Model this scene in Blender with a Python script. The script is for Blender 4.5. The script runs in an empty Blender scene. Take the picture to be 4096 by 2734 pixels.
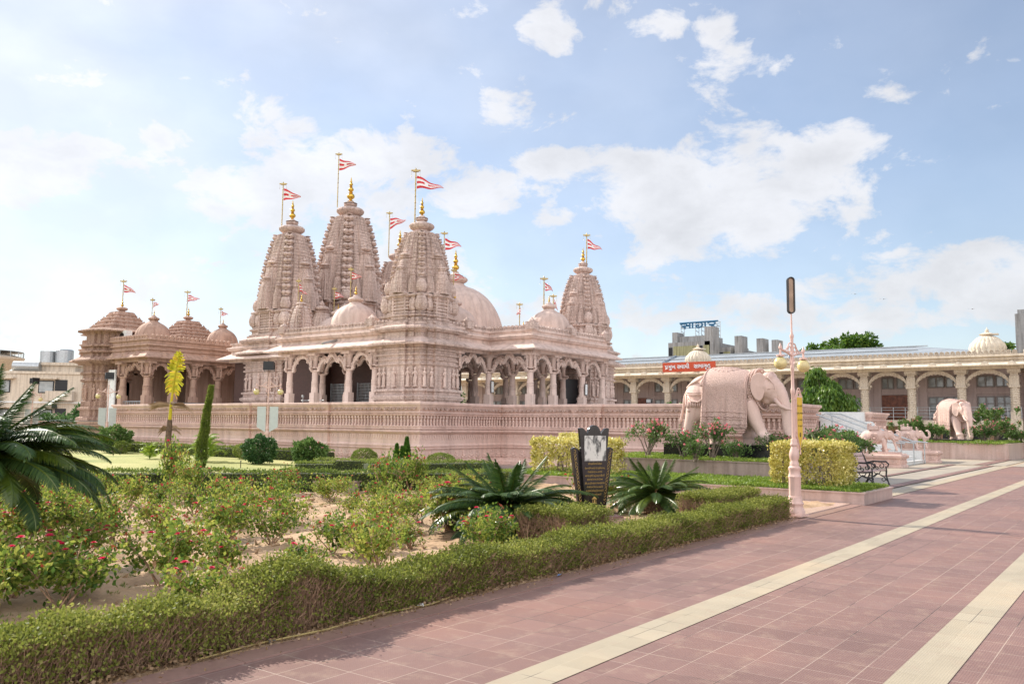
import bpy, math, random
import numpy as np
from mathutils import Vector, Matrix

R = math.radians
random.seed(7)
RNG = np.random.default_rng(11)
SC = bpy.context.scene
COL = SC.collection

# ------------------------------------------------------------------ camera
HEAD, PITCH, ROLL = R(37.0), R(5.5), 0.0105
fw = Vector((math.cos(HEAD) * math.cos(PITCH), math.sin(HEAD) * math.cos(PITCH), math.sin(PITCH)))
r0 = Vector((math.sin(HEAD), -math.cos(HEAD), 0))
u0 = r0.cross(fw)
rt = r0 * math.cos(ROLL) + u0 * math.sin(ROLL)
up = rt.cross(fw)
cam = bpy.data.cameras.new('camera')
cam.sensor_width = 36
cam.lens = 29.88
cam.clip_end = 4000
cam.clip_start = 0.1
camo = bpy.data.objects.new('camera', cam)
COL.objects.link(camo)
camo.matrix_world = Matrix(((rt.x, up.x, -fw.x, 0), (rt.y, up.y, -fw.y, 0), (rt.z, up.z, -fw.z, 1.6), (0, 0, 0, 1)))
SC.camera = camo

# ------------------------------------------------------------------ light
SUN_EL = R(33.5)
SUN_AZ = R(86.0)          # direction towards the sun, measured from +X towards +Y
sd = Vector((math.cos(SUN_AZ) * math.cos(SUN_EL), math.sin(SUN_AZ) * math.cos(SUN_EL), math.sin(SUN_EL)))
sun = bpy.data.lights.new('sun', 'SUN')
sun.energy = 2.95
sun.angle = R(0.5)
sun.color = (1.0, 0.93, 0.82)
suno = bpy.data.objects.new('sun', sun)
COL.objects.link(suno)
suno.rotation_euler = sd.to_track_quat('Z', 'Y').to_euler()

SC.view_settings.view_transform = 'Standard'
SC.view_settings.look = 'None'
SC.view_settings.gamma = 1
SC.view_settings.exposure = 1.4
SC.cycles.max_bounces = 6
SC.cycles.transparent_max_bounces = 6

def cam_ray(px, py):
    """direction of a pixel of the 4096 x 2734 photograph; only used to aim the clouds' compass bearings"""
    d = fw + rt * ((px - 2048) / 3400) + up * (-(py - 1367) / 3400)
    return d.normalized()

W = bpy.data.worlds.new('World')
SC.world = W
W.use_nodes = True
nt = W.node_tree
for n in list(nt.nodes):
    nt.nodes.remove(n)
def wn(t, **kw):
    n = nt.nodes.new(t)
    for k, v in kw.items():
        setattr(n, k, v)
    return n
def lk(a, b):
    nt.links.new(a, b)
sky = wn('ShaderNodeTexSky', sky_type='NISHITA', sun_disc=False)
sky.sun_elevation = SUN_EL
sky.sun_rotation = math.pi / 2 - SUN_AZ
sky.altitude = 100
sky.air_density = 1.0
sky.dust_density = .25
sky.ozone_density = 2.2
bg = wn('ShaderNodeBackground')
bg.inputs['Strength'].default_value = 0.062
out = wn('ShaderNodeOutputWorld')
lk(bg.outputs[0], out.inputs[0])
tc = wn('ShaderNodeTexCoord')
dirv = tc.outputs['Generated']

def wmath(op, a, b=None, c=None, clamp=False):
    n = wn('ShaderNodeMath', operation=op)
    n.use_clamp = clamp
    for i, x in enumerate((a, b, c)):
        if x is None:
            continue
        if isinstance(x, (int, float)):
            n.inputs[i].default_value = x
        else:
            lk(x, n.inputs[i])
    return n.outputs[0]

def cloud_lobe(px, py, w, h, amp):
    """elliptic lobe round a sky direction; w, h are half sizes in tangent units"""
    d = cam_ray(px, py)
    e = Vector((0, 0, 1)).cross(d).normalized()
    n_ = d.cross(e)
    def dot(v):
        n = wn('ShaderNodeVectorMath', operation='DOT_PRODUCT')
        lk(dirv, n.inputs[0])
        n.inputs[1].default_value = v
        return n.outputs['Value']
    a = wmath('DIVIDE', dot(e), w)
    b = wmath('DIVIDE', dot(n_), h)
    r2 = wmath('ADD', wmath('MULTIPLY', a, a), wmath('MULTIPLY', b, b))
    back = wmath('LESS_THAN', dot(d), 0.0)
    r2 = wmath('ADD', r2, wmath('MULTIPLY', back, 50))
    g = wmath('SUBTRACT', 1.0, r2)
    g = wmath('MAXIMUM', g, -1.0)
    return wmath('MULTIPLY', g, amp)

P = 3400.0
LOBES = [  # px, py, half width, half height in photo pixels, strength
    (2850, 790, 600, 230, 1.25), (2500, 690, 330, 120, 1.0), (3150, 650, 380, 150, 1.1), (2700, 930, 400, 120, .7),
    (2150, 690, 130, 90, .75), (3400, 720, 180, 90, .6),
    (2200, 110, 150, 110, .85), (2420, 20, 170, 60, .7), (2640, 90, 130, 70, .8), (2860, 60, 100, 110, .8),
    (2060, 450, 190, 90, .78), (2110, 350, 60, 60, .6),
    (700, 560, 130, 50, .75), (1130, 510, 190, 130, .9), (1620, 500, 60, 60, .7), (1550, 660, 420, 150, .95),
    (1850, 760, 250, 120, .8), (1250, 760, 640, 190, .9), (950, 850, 400, 120, .7),
    (80, 620, 260, 200, .95), (230, 740, 170, 80, .6), (220, 890, 90, 40, .5),
    (3900, 1080, 430, 110, .8), (3950, 1260, 260, 60, .6), (2800, 1240, 420, 90, .55), (3300, 1280, 300, 60, .4),
    (300, 1250, 600, 200, .5), (1400, 1150, 900, 200, .4)]
acc = None
for (px, py, w, h, a) in LOBES:
    g = cloud_lobe(px, py, w / P * 1.12, h / P * 1.2, a)
    acc = g if acc is None else wmath('MAXIMUM', acc, g)
nz = wn('ShaderNodeTexNoise')
nz.inputs['Scale'].default_value = 11.0
nz.inputs['Detail'].default_value = 9.0
nz.inputs['Roughness'].default_value = 0.62
nz.inputs['Distortion'].default_value = 0.25
mp = wn('ShaderNodeMapping')
mp.inputs['Scale'].default_value = (1, 1, 1.7)
lk(dirv, mp.inputs['Vector'])
lk(mp.outputs[0], nz.inputs['Vector'])
# unseen bright cumulus added behind the camera to light the shaded facades
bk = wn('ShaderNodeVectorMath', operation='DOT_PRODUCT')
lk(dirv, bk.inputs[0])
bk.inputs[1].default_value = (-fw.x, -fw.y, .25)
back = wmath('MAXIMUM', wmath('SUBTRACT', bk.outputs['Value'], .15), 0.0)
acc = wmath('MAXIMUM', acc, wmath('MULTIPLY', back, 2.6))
dens = wmath('ADD', acc, wmath('MULTIPLY', wmath('SUBTRACT', nz.outputs['Fac'], 0.5), 4.5))
cr = wn('ShaderNodeMapRange', interpolation_type='SMOOTHSTEP')
lk(dens, cr.inputs['Value'])
cr.inputs['From Min'].default_value = 0.0
cr.inputs['From Max'].default_value = .85
dsun = wn('ShaderNodeVectorMath', operation='DOT_PRODUCT')
lk(dirv, dsun.inputs[0])
dsun.inputs[1].default_value = sd
glow = wmath('MULTIPLY', wmath('MAXIMUM', dsun.outputs['Value'], 0.0), 1.0)
glow = wmath('POWER', glow, 3.0)
# thin veil overall
nz2 = wn('ShaderNodeTexNoise')
nz2.inputs['Scale'].default_value = 4.0
nz2.inputs['Detail'].default_value = 7.0
lk(mp.outputs[0], nz2.inputs['Vector'])
sepz = wn('ShaderNodeSeparateXYZ')
lk(dirv, sepz.inputs[0])
low = wmath('POWER', wmath('SUBTRACT', 1.0, wmath('MAXIMUM', sepz.outputs[2], 0.0), clamp=True), 7.0)
veil = wmath('ADD', wmath('MULTIPLY', wmath('ADD', .16, wmath('MULTIPLY', nz2.outputs['Fac'], .30)), wmath('ADD', 0.60, wmath('MULTIPLY', glow, 1.7))), wmath('MULTIPLY', low, 0.35))
cov = wmath('MAXIMUM', wmath('MULTIPLY', cr.outputs[0], 0.9), veil)
# cloud brightness: whiter towards the sun, greyer in thick cores
core = wn('ShaderNodeMapRange')
lk(dens, core.inputs['Value'])
core.inputs['From Min'].default_value = 0.9
core.inputs['From Max'].default_value = 2.4
core.inputs['To Min'].default_value = 1.0
core.inputs['To Max'].default_value = 0.82
nz3 = wn('ShaderNodeTexNoise')
nz3.inputs['Scale'].default_value = 9.0
nz3.inputs['Detail'].default_value = 8.0
mp3 = wn('ShaderNodeMapping')
mp3.inputs['Location'].default_value = (.035, -.02, .05)
mp3.inputs['Scale'].default_value = (1, 1, 1.7)
lk(dirv, mp3.inputs['Vector']); lk(mp3.outputs[0], nz3.inputs['Vector'])
shd = wn('ShaderNodeMapRange')
lk(nz3.outputs['Fac'], shd.inputs['Value'])
shd.inputs['From Min'].default_value = .36; shd.inputs['From Max'].default_value = .62
shd.inputs['To Min'].default_value = .95; shd.inputs['To Max'].default_value = 1.10
cb = wmath('MULTIPLY', wmath('MULTIPLY', wmath('ADD', wmath('ADD', 5.1, wmath('MULTIPLY', glow, 1.1)), wmath('MULTIPLY', back, 12.0)), core.outputs[0]), shd.outputs[0])  # the back term brightens the added unseen clouds further
cc = wn('ShaderNodeMix', data_type='RGBA', blend_type='MULTIPLY')
cc.inputs[0].default_value = 1.0
cc.inputs[6].default_value = (1.0, 1.0, 1.0, 1)
vv = wn('ShaderNodeCombineXYZ')
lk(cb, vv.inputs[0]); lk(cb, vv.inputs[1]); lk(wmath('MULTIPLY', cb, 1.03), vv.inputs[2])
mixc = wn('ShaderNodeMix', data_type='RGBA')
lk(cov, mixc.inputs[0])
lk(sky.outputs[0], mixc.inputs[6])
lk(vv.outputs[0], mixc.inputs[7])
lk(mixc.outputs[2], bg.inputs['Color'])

# ------------------------------------------------------------------ mesh builder
class MB:
    def __init__(self):
        self.v = []; self.f = {}; self.n = 0
    def add(self, verts, faces, M=None):
        verts = np.asarray(verts, float).reshape(-1, 3)
        if M is not None:
            M = np.array(M)
            verts = verts @ M[:3, :3].T + M[:3, 3]
        if isinstance(faces, dict):
            for k, a in faces.items():
                self.f.setdefault(k, []).append(a + self.n)
        else:
            g = {}
            for q in faces:
                g.setdefault(len(q), []).append(q)
            for k, a in g.items():
                self.f.setdefault(k, []).append(np.asarray(a, int) + self.n)
        self.v.append(verts)
        self.n += len(verts)
        return self
    def merge(self, o, M=None):
        if o.n == 0:
            return self
        V = np.concatenate(o.v)
        return self.add(V, {k: np.concatenate(a) for k, a in o.f.items()}, M)
    def many(self, o, Ms):
        for M in Ms:
            self.merge(o, M)
        return self
    def box(self, x0, x1, y0, y1, z0, z1, M=None):
        v = [(x, y, z) for z in (z0, z1) for y in (y0, y1) for x in (x0, x1)]
        return self.add(v, [(0, 2, 3, 1), (4, 5, 7, 6), (0, 1, 5, 4), (2, 6, 7, 3), (0, 4, 6, 2), (1, 3, 7, 5)], M)
    def cbox(self, cx, cy, z0, sx, sy, sz, M=None):
        return self.box(cx - sx / 2, cx + sx / 2, cy - sy / 2, cy + sy / 2, z0, z0 + sz, M)
    def frustum(self, cx, cy, z0, z1, a0, a1, b0=None, b1=None):
        b0 = a0 if b0 is None else b0; b1 = a1 if b1 is None else b1
        v = [(cx - a0, cy - b0, z0), (cx + a0, cy - b0, z0), (cx + a0, cy + b0, z0), (cx - a0, cy + b0, z0),
             (cx - a1, cy - b1, z1), (cx + a1, cy - b1, z1), (cx + a1, cy + b1, z1), (cx - a1, cy + b1, z1)]
        return self.add(v, [(3, 2, 1, 0), (4, 5, 6, 7), (0, 1, 5, 4), (1, 2, 6, 5), (2, 3, 7, 6), (3, 0, 4, 7)])
    def lathe(self, prof, n=16, c=(0, 0, 0), ribs=0, amp=0.0, rot=0.0, M=None):
        prof = np.asarray(prof, float)
        a = np.arange(n) / n * 2 * math.pi + rot
        rr = np.ones(n)
        if ribs:
            rr = 1 - amp * np.abs(np.sin(a * ribs / 2)) ** 0.5 * -1 - amp
        v = np.zeros((len(prof), n, 3))
        v[:, :, 0] = prof[:, :1] * np.cos(a) * rr + c[0]
        v[:, :, 1] = prof[:, :1] * np.sin(a) * rr + c[1]
        v[:, :, 2] = prof[:, 1:2] + c[2]
        i = np.arange(len(prof) - 1)[:, None] * n
        j = np.arange(n)[None]
        q = np.stack([i + j, i + (j + 1) % n, i + n + (j + 1) % n, i + n + j], -1).reshape(-1, 4)
        F = {4: q, n: np.array([list(range(n))[::-1], [(len(prof) - 1) * n + k for k in range(n)]])} if n != 4 else \
            {4: np.concatenate([q, [[3, 2, 1, 0], [(len(prof) - 1) * 4 + k for k in range(4)]]])}
        return self.add(v.reshape(-1, 3), F, M)
    def tube(self, pts, rad, n=6, M=None, flat=1.0):
        pts = np.asarray(pts, float)
        m = len(pts)
        rad = np.broadcast_to(np.asarray(rad, float), (m,))
        T = np.gradient(pts, axis=0)
        T /= np.linalg.norm(T, axis=1)[:, None] + 1e-12
        ref = np.array([0, 0, 1.0]) if abs(T[0][2]) < .9 else np.array([1.0, 0, 0])
        A = np.zeros((m, 3)); B = np.zeros((m, 3))
        prev = np.cross(T[0], ref)
        for i in range(m):
            p = prev - T[i] * prev.dot(T[i])
            p /= np.linalg.norm(p) + 1e-12
            A[i] = p; B[i] = np.cross(T[i], p); prev = p
        a = np.arange(n) / n * 2 * math.pi
        v = pts[:, None] + rad[:, None, None] * (np.cos(a)[None, :, None] * A[:, None] + flat * np.sin(a)[None, :, None] * B[:, None])
        i = np.arange(m - 1)[:, None] * n
        j = np.arange(n)[None]
        q = np.stack([i + j, i + (j + 1) % n, i + n + (j + 1) % n, i + n + j], -1).reshape(-1, 4)
        F = {4: q}
        cap = np.array([list(range(n))[::-1], [(m - 1) * n + k for k in range(n)]])
        if n == 4:
            F[4] = np.concatenate([q, cap])
        else:
            F[n] = cap
        return self.add(v.reshape(-1, 3), F, M)
    def ball(self, c, r, n=10, m=6, sz=None, M=None):
        rz = r if sz is None else sz
        pr = [(max(1e-4, r * math.sin(math.pi * k / m)), -rz * math.cos(math.pi * k / m)) for k in range(m + 1)]
        return self.lathe(pr, n, c, M=M)
    def mold(self, poly, prof, closed=True, cap=False):
        """sweep an (offset, z) profile round a rectilinear plan (counter-clockwise, outward = right hand)"""
        p = np.asarray(poly, float)
        n = len(p)
        d = np.roll(p, -1, 0) - p
        d /= np.linalg.norm(d, axis=1)[:, None]
        nm = np.stack([d[:, 1], -d[:, 0]], -1)
        mit = np.zeros((n, 2))
        for i in range(n):
            a = nm[i - 1]; b = nm[i]
            if not closed and i == 0:
                a = b
            if not closed and i == n - 1:
                b = a
            mit[i] = (a + b) / (1 + a.dot(b))
        prof = np.asarray(prof, float)
        v = np.zeros((len(prof), n, 3))
        v[:, :, :2] = p[None] + prof[:, :1, None] * mit[None]
        v[:, :, 2] = prof[:, 1:2]
        mseg = n if closed else n - 1
        i = np.arange(len(prof) - 1)[:, None] * n
        j = np.arange(mseg)[None]
        q = np.stack([i + j, i + (j + 1) % n, i + n + (j + 1) % n, i + n + j], -1).reshape(-1, 4)
        self.add(v.reshape(-1, 3), {4: q})
        if cap:
            k = len(prof) - 1
            self.add(v[k], [tuple(range(n))])
            self.add(v[0], [tuple(range(n))[::-1]])
        return self
    def prism(self, poly, z0, z1, M=None):
        n = len(poly)
        v = [(x, y, z0) for x, y in poly] + [(x, y, z1) for x, y in poly]
        f = [tuple(range(n))[::-1], tuple(range(n, 2 * n))] + [(i, (i + 1) % n, n + (i + 1) % n, n + i) for i in range(n)]
        return self.add(v, f, M)
    def mesh(self, name, mat, smooth=False, off=(0, 0, 0)):
        V = np.concatenate(self.v) - np.array(off)
        me = bpy.data.meshes.new(name)
        me.vertices.add(len(V))
        me.vertices.foreach_set('co', V.astype(np.float32).ravel())
        loops = []; starts = []; tot = []; s = 0
        for k, arrs in self.f.items():
            a = np.concatenate(arrs)
            loops.append(a.ravel())
            starts.append(s + np.arange(len(a)) * k)
            tot.append(np.full(len(a), k))
            s += a.size
        loops = np.concatenate(loops); starts = np.concatenate(starts)
        me.loops.add(len(loops))
        me.loops.foreach_set('vertex_index', loops.astype(np.int32))
        me.polygons.add(len(starts))
        me.polygons.foreach_set('loop_start', starts.astype(np.int32))
        me.update(calc_edges=True)
        me.polygons.foreach_set('use_smooth', np.zeros(len(starts), bool))
        if smooth:
            me.polygons.foreach_set('use_smooth', np.ones(len(starts), bool))
            if smooth is not True:
                try:
                    me.set_sharp_from_angle(angle=R(smooth))
                except Exception:
                    pass
        if mat is not None:
            me.materials.append(mat)
        return me
    def build(self, name, mat, parent=None, smooth=False):
        return put(name, self.mesh(name, mat, smooth, base_of(parent)), parent)

WORLD_BUILT = {'temple_podium', 'temple', 'side_temple', 'assembly_hall', 'name_board', 'concrete_building', 'rooftop_sign', 'temple_stairs',
               'side_temple_podium', 'low_planter', 'raised_planter', 'far_planter', 'stone_pedestal'}
def base_of(o):
    """big things are drawn in world coordinates and shifted to their own base here; the rest are drawn round their base"""
    s = Vector((0, 0, 0)); n = ''
    while o is not None:
        s += o.location
        n = o.name.split('.')[0]
        o = o.parent
    return s if n in WORLD_BUILT else Vector((0, 0, 0))

def put(name, me, parent=None, loc=(0, 0, 0), rz=0, sc=None):
    o = bpy.data.objects.new(name, me)
    COL.objects.link(o)
    o.location = loc
    o.rotation_euler = (0, 0, rz)
    if sc is not None:
        o.scale = (sc, sc, sc) if isinstance(sc, (int, float)) else sc
    if parent is not None:
        o.parent = parent
    return o

def tag(o, label=None, cat=None, group=None, kind=None):
    for k, v in (('label', label), ('category', cat), ('group', group), ('kind', kind)):
        if v:
            o[k] = v
    return o

def thing(name, label, cat, loc=(0, 0, 0), rz=0, group=None, sc=None):
    return tag(put(name, None, None, loc, rz, sc), label, cat, group)

def struct(o, label, cat):
    return tag(o, label, cat, None, 'structure')

KIDS = {}
def children(o):
    return [c for c in bpy.data.objects if c.parent == o]

def copy_tree(o, parent=None):
    c = o.copy()
    COL.objects.link(c)
    c.parent = parent
    for ch in o.children:
        copy_tree(ch, c)
    return c

def dup(o, loc, rz=0, label=None, sc=None, group=None):
    c = copy_tree(o)
    c.location = loc
    c.rotation_euler = (0, 0, rz)
    if sc is not None:
        c.scale = (sc, sc, sc) if isinstance(sc, (int, float)) else sc
    if label:
        c['label'] = label
    if group:
        c['group'] = group
    return c

def TR(x=0, y=0, z=0, rz=0, s=1.0):
    m = Matrix.Translation((x, y, z)) @ Matrix.Rotation(rz, 4, 'Z')
    if isinstance(s, (tuple, list)):
        return m @ Matrix.Diagonal((s[0], s[1], s[2], 1))
    return m @ Matrix.Scale(s, 4)

def remeshed(mb, voxel, smooth_it=4, name='m', mat=None):
    """fuse overlapping volumes into one continuous skin"""
    o = put('tmp', mb.mesh('tmp', None))
    m = o.modifiers.new('r', 'REMESH')
    m.mode = 'VOXEL'
    m.voxel_size = voxel
    s = o.modifiers.new('s', 'SMOOTH')
    s.factor = .5
    s.iterations = smooth_it
    dg = bpy.context.evaluated_depsgraph_get()
    dg.update()
    me = bpy.data.meshes.new_from_object(o.evaluated_get(dg))
    bpy.data.objects.remove(o)
    me.name = name
    me.polygons.foreach_set('use_smooth', np.ones(len(me.polygons), bool))
    me.materials.clear()
    if mat:
        me.materials.append(mat)
    return me

# ------------------------------------------------------------------ materials
def mat_new(name):
    m = bpy.data.materials.new(name)
    m.use_nodes = True
    t = m.node_tree
    b = t.nodes['Principled BSDF']
    return m, t, b

def N(t, typ, **kw):
    n = t.nodes.new(typ)
    for k, v in kw.items():
        if k.startswith('i_'):
            n.inputs[k[2:].replace('_', ' ')].default_value = v
        else:
            setattr(n, k, v)
    return n

def ramp(t, fac, stops):
    r = t.nodes.new('ShaderNodeValToRGB')
    while len(r.color_ramp.elements) < len(stops):
        r.color_ramp.elements.new(0.5)
    for e, (p, c) in zip(r.color_ramp.elements, stops):
        e.position = p
        e.color = (*c, 1)
    t.links.new(fac, r.inputs[0])
    return r.outputs[0]

def stone(name, c1, c2, rough=.8, scale=1.5, bump=0.25, bscale=18, streak=0.0, carve=None, spec=.3, c3=None, lines=None):
    """mottled stone: large patches, fine grain, optional vertical rain streaks, carved relief and joint lines"""
    m, t, b = mat_new(name)
    co = t.nodes.new('ShaderNodeTexCoord').outputs['Object']
    n1 = N(t, 'ShaderNodeTexNoise', i_Scale=scale, i_Detail=6.0, i_Roughness=.6)
    t.links.new(co, n1.inputs['Vector'])
    stops = [(.3, c1), (.7, c2)] if c3 is None else [(.28, c1), (.5, c2), (.72, c3)]
    col = ramp(t, n1.outputs['Fac'], stops)
    n2 = N(t, 'ShaderNodeTexNoise', i_Scale=bscale * 2, i_Detail=4.0)
    t.links.new(co, n2.inputs['Vector'])
    mx = N(t, 'ShaderNodeMix', data_type='RGBA', blend_type='MULTIPLY')
    mx.inputs[0].default_value = .35
    g = ramp(t, n2.outputs['Fac'], [(.3, (.72, .72, .72)), (.7, (1.15, 1.12, 1.1))])
    t.links.new(col, mx.inputs[6]); t.links.new(g, mx.inputs[7])
    last = mx.outputs[2]
    if streak:
        mp = N(t, 'ShaderNodeMapping')
        mp.inputs['Scale'].default_value = (3.0, 3.0, .22)
        t.links.new(co, mp.inputs[0])
        n3 = N(t, 'ShaderNodeTexNoise', i_Scale=1.6, i_Detail=5.0)
        t.links.new(mp.outputs[0], n3.inputs['Vector'])
        s = ramp(t, n3.outputs['Fac'], [(.44, (1, 1, 1)), (.68, (.50, .47, .45))])
        m2 = N(t, 'ShaderNodeMix', data_type='RGBA', blend_type='MULTIPLY')
        m2.inputs[0].default_value = streak
        t.links.new(last, m2.inputs[6]); t.links.new(s, m2.inputs[7])
        last = m2.outputs[2]
    if lines:
        sp_ = N(t, 'ShaderNodeSeparateXYZ'); t.links.new(co, sp_.inputs[0])
        fr_ = N(t, 'ShaderNodeMath', operation='FRACT')
        dv = N(t, 'ShaderNodeMath', operation='DIVIDE'); dv.inputs[1].default_value = lines
        t.links.new(sp_.outputs[2], dv.inputs[0]); t.links.new(dv.outputs[0], fr_.inputs[0])
        lt = N(t, 'ShaderNodeMath', operation='LESS_THAN'); lt.inputs[1].default_value = .07
        t.links.new(fr_.outputs[0], lt.inputs[0])
        ml = N(t, 'ShaderNodeMix', data_type='RGBA', blend_type='MULTIPLY')
        t.links.new(lt.outputs[0], ml.inputs[0]); t.links.new(last, ml.inputs[6]); ml.inputs[7].default_value = (.72, .65, .61, 1)
        last = ml.outputs[2]
    h = n2.outputs['Fac']
    if carve:
        vo = N(t, 'ShaderNodeTexVoronoi', i_Scale=carve)
        vo.feature = 'DISTANCE_TO_EDGE'
        t.links.new(co, vo.inputs['Vector'])
        st = N(t, 'ShaderNodeMapRange')
        st.inputs['From Max'].default_value = .16
        t.links.new(vo.outputs['Distance'], st.inputs['Value'])
        wv = N(t, 'ShaderNodeTexVoronoi', i_Scale=carve * 2.3)
        wv.inputs['Randomness'].default_value = .45
        t.links.new(co, wv.inputs['Vector'])
        ad = N(t, 'ShaderNodeMath', operation='ADD')
        t.links.new(st.outputs[0], ad.inputs[0]); t.links.new(wv.outputs['Distance'], ad.inputs[1])
        a2 = N(t, 'ShaderNodeMath', operation='MULTIPLY_ADD')
        t.links.new(ad.outputs[0], a2.inputs[0]); a2.inputs[1].default_value = 2.0
        t.links.new(h, a2.inputs[2])
        h = a2.outputs[0]
        # base colour is darker in the cut lines of the carving
        cd = ramp(t, st.outputs[0], [(0.0, (.62, .56, .54)), (.8, (1, 1, 1))])
        m3 = N(t, 'ShaderNodeMix', data_type='RGBA', blend_type='MULTIPLY')
        m3.inputs[0].default_value = .6
        t.links.new(last, m3.inputs[6]); t.links.new(cd, m3.inputs[7])
        last = m3.outputs[2]
    bp = N(t, 'ShaderNodeBump')
    bp.inputs['Strength'].default_value = bump
    bp.inputs['Distance'].default_value = .03 if carve else .02
    t.links.new(h, bp.inputs['Height'])
    t.links.new(bp.outputs[0], b.inputs['Normal'])
    t.links.new(last, b.inputs['Base Color'])
    b.inputs['Roughness'].default_value = rough
    b.inputs['Specular IOR Level'].default_value = spec
    return m

def plain(name, c, rough=.6, metal=0.0, spec=.5, var=.12, scale=8):
    m, t, b = mat_new(name)
    co = t.nodes.new('ShaderNodeTexCoord').outputs['Object']
    n1 = N(t, 'ShaderNodeTexNoise', i_Scale=float(scale), i_Detail=4.0)
    t.links.new(co, n1.inputs['Vector'])
    lo = tuple(x * (1 - var) for x in c); hi = tuple(min(1, x * (1 + var)) for x in c)
    t.links.new(ramp(t, n1.outputs['Fac'], [(.35, lo), (.65, hi)]), b.inputs['Base Color'])
    b.inputs['Roughness'].default_value = rough
    b.inputs['Metallic'].default_value = metal
    b.inputs['Specular IOR Level'].default_value = spec
    return m

def leafmat(name, cols, rough=.45, trans=.35, scale=1.2, spec=.4):
    """each leaf its own tone, with patches of similar age; light passes through the blade"""
    m, t, b = mat_new(name)
    geo = t.nodes.new('ShaderNodeNewGeometry')
    oi = t.nodes.new('ShaderNodeObjectInfo')
    co = t.nodes.new('ShaderNodeTexCoord').outputs['Object']
    n1 = N(t, 'ShaderNodeTexNoise', i_Scale=float(scale), i_Detail=3.0)
    t.links.new(co, n1.inputs['Vector'])
    a = N(t, 'ShaderNodeMath', operation='MULTIPLY_ADD')
    t.links.new(geo.outputs['Random Per Island'], a.inputs[0])
    a.inputs[1].default_value = .55
    b2 = N(t, 'ShaderNodeMath', operation='MULTIPLY_ADD')
    t.links.new(n1.outputs['Fac'], b2.inputs[0])
    b2.inputs[1].default_value = .9
    b2.inputs[2].default_value = -.3
    t.links.new(b2.outputs[0], a.inputs[2])
    c = N(t, 'ShaderNodeMath', operation='MULTIPLY_ADD')
    t.links.new(oi.outputs['Random'], c.inputs[0])
    c.inputs[1].default_value = .22
    t.links.new(a.outputs[0], c.inputs[2])
    n = len(cols)
    col = ramp(t, c.outputs[0], [(i / max(1, n - 1) * .9 + .05, cols[i]) for i in range(n)])
    t.links.new(col, b.inputs['Base Color'])
    b.inputs['Roughness'].default_value = rough
    b.inputs['Specular IOR Level'].default_value = spec
    tr = N(t, 'ShaderNodeBsdfTranslucent')
    t.links.new(col, tr.inputs['Color'])
    mx = N(t, 'ShaderNodeMixShader')
    mx.inputs[0].default_value = trans
    t.links.new(b.outputs[0], mx.inputs[1]); t.links.new(tr.outputs[0], mx.inputs[2])
    t.links.new(mx.outputs[0], t.nodes['Material Output'].inputs[0])
    return m

PINK = stone('pink_sandstone', (.66, .46, .395), (.77, .57, .495), .82, .7, .3, 16, streak=.35)
PINKC = stone('pink_sandstone_carved', (.60, .42, .36), (.70, .52, .45), .82, .8, .55, 20, streak=.35, carve=9.0)
PINKT = stone('tower_sandstone', (.56, .43, .375), (.71, .565, .50), .85, .6, .35, 20, streak=.6, carve=7.0, lines=.23)
PINKP = stone('tower_sandstone_plain', (.62, .47, .41), (.74, .59, .52), .85, .6, .35, 20, streak=.55)
DOMEM = stone('dome_plaster', (.56, .42, .36), (.64, .50, .44), .75, .5, .15, 10, streak=.4)
REDST = stone('weathered_sandstone', (.42, .275, .21), (.52, .355, .28), .85, .7, .5, 18, streak=.6)
REDSC = stone('weathered_sandstone_carved', (.42, .275, .21), (.52, .355, .28), .85, .7, .6, 18, streak=.6, carve=8.0)
ELEPH = stone('elephant_stone', (.60, .43, .37), (.72, .54, .475), .75, .9, .35, 26, streak=.2)
CLOTH = stone('elephant_cloth_stone', (.58, .405, .35), (.68, .50, .44), .8, .9, .45, 30, carve=20.0)
GRAN = plain('black_granite', (.012, .012, .014), .18, spec=.6)
GOLD = plain('gilded_metal', (.62, .40, .08), .32, 1.0, var=.2)
BRASS = plain('brass_pole', (.42, .32, .14), .45, .8)
MARB = stone('white_marble', (.60, .60, .58), (.74, .74, .72), .35, 1.2, .05, 6, spec=.5)
GREY = plain('galvanised_metal', (.42, .44, .45), .4, .8)
DARK = plain('dark_iron', (.018, .018, .02), .35, .3)
SHADOW = plain('dark_brown', (.07, .035, .028), .6)  # even dark brown for inner walls and one door
CREAM = stone('cream_stone', (.62, .53, .41), (.73, .64, .51), .8, .8, .25, 14, streak=.45)
CREAMC = stone('cream_stone_carved', (.62, .53, .42), (.73, .64, .52), .8, .8, .5, 14, streak=.35, carve=8.0)
HALLW = stone('hall_wall_paint', (.46, .36, .34), (.52, .41, .38), .8, .5, .1, 10, streak=.3)
WOOD = plain('carved_teak', (.16, .05, .025), .45, scale=4, var=.35)
GLASSP = plain('window_pane', (.30, .32, .32), .15, spec=.8, var=.2, scale=2)
FRAMEM = plain('window_frame', (.22, .20, .19), .5)
CONC = stone('raw_concrete', (.27, .27, .27), (.42, .42, .41), .9, .3, .4, 4, streak=.8)
OLIVE = stone('stained_olive_render', (.30, .30, .17), (.42, .41, .24), .9, .3, .2, 4, streak=.9)
BEIGEB = stone('beige_render', (.62, .53, .42), (.70, .61, .50), .9, .2, .1, 3, streak=.5)
WHITEP = plain('white_paint', (.72, .72, .70), .5)
REDP = plain('red_cloth', (.55, .025, .03), .7)
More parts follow.
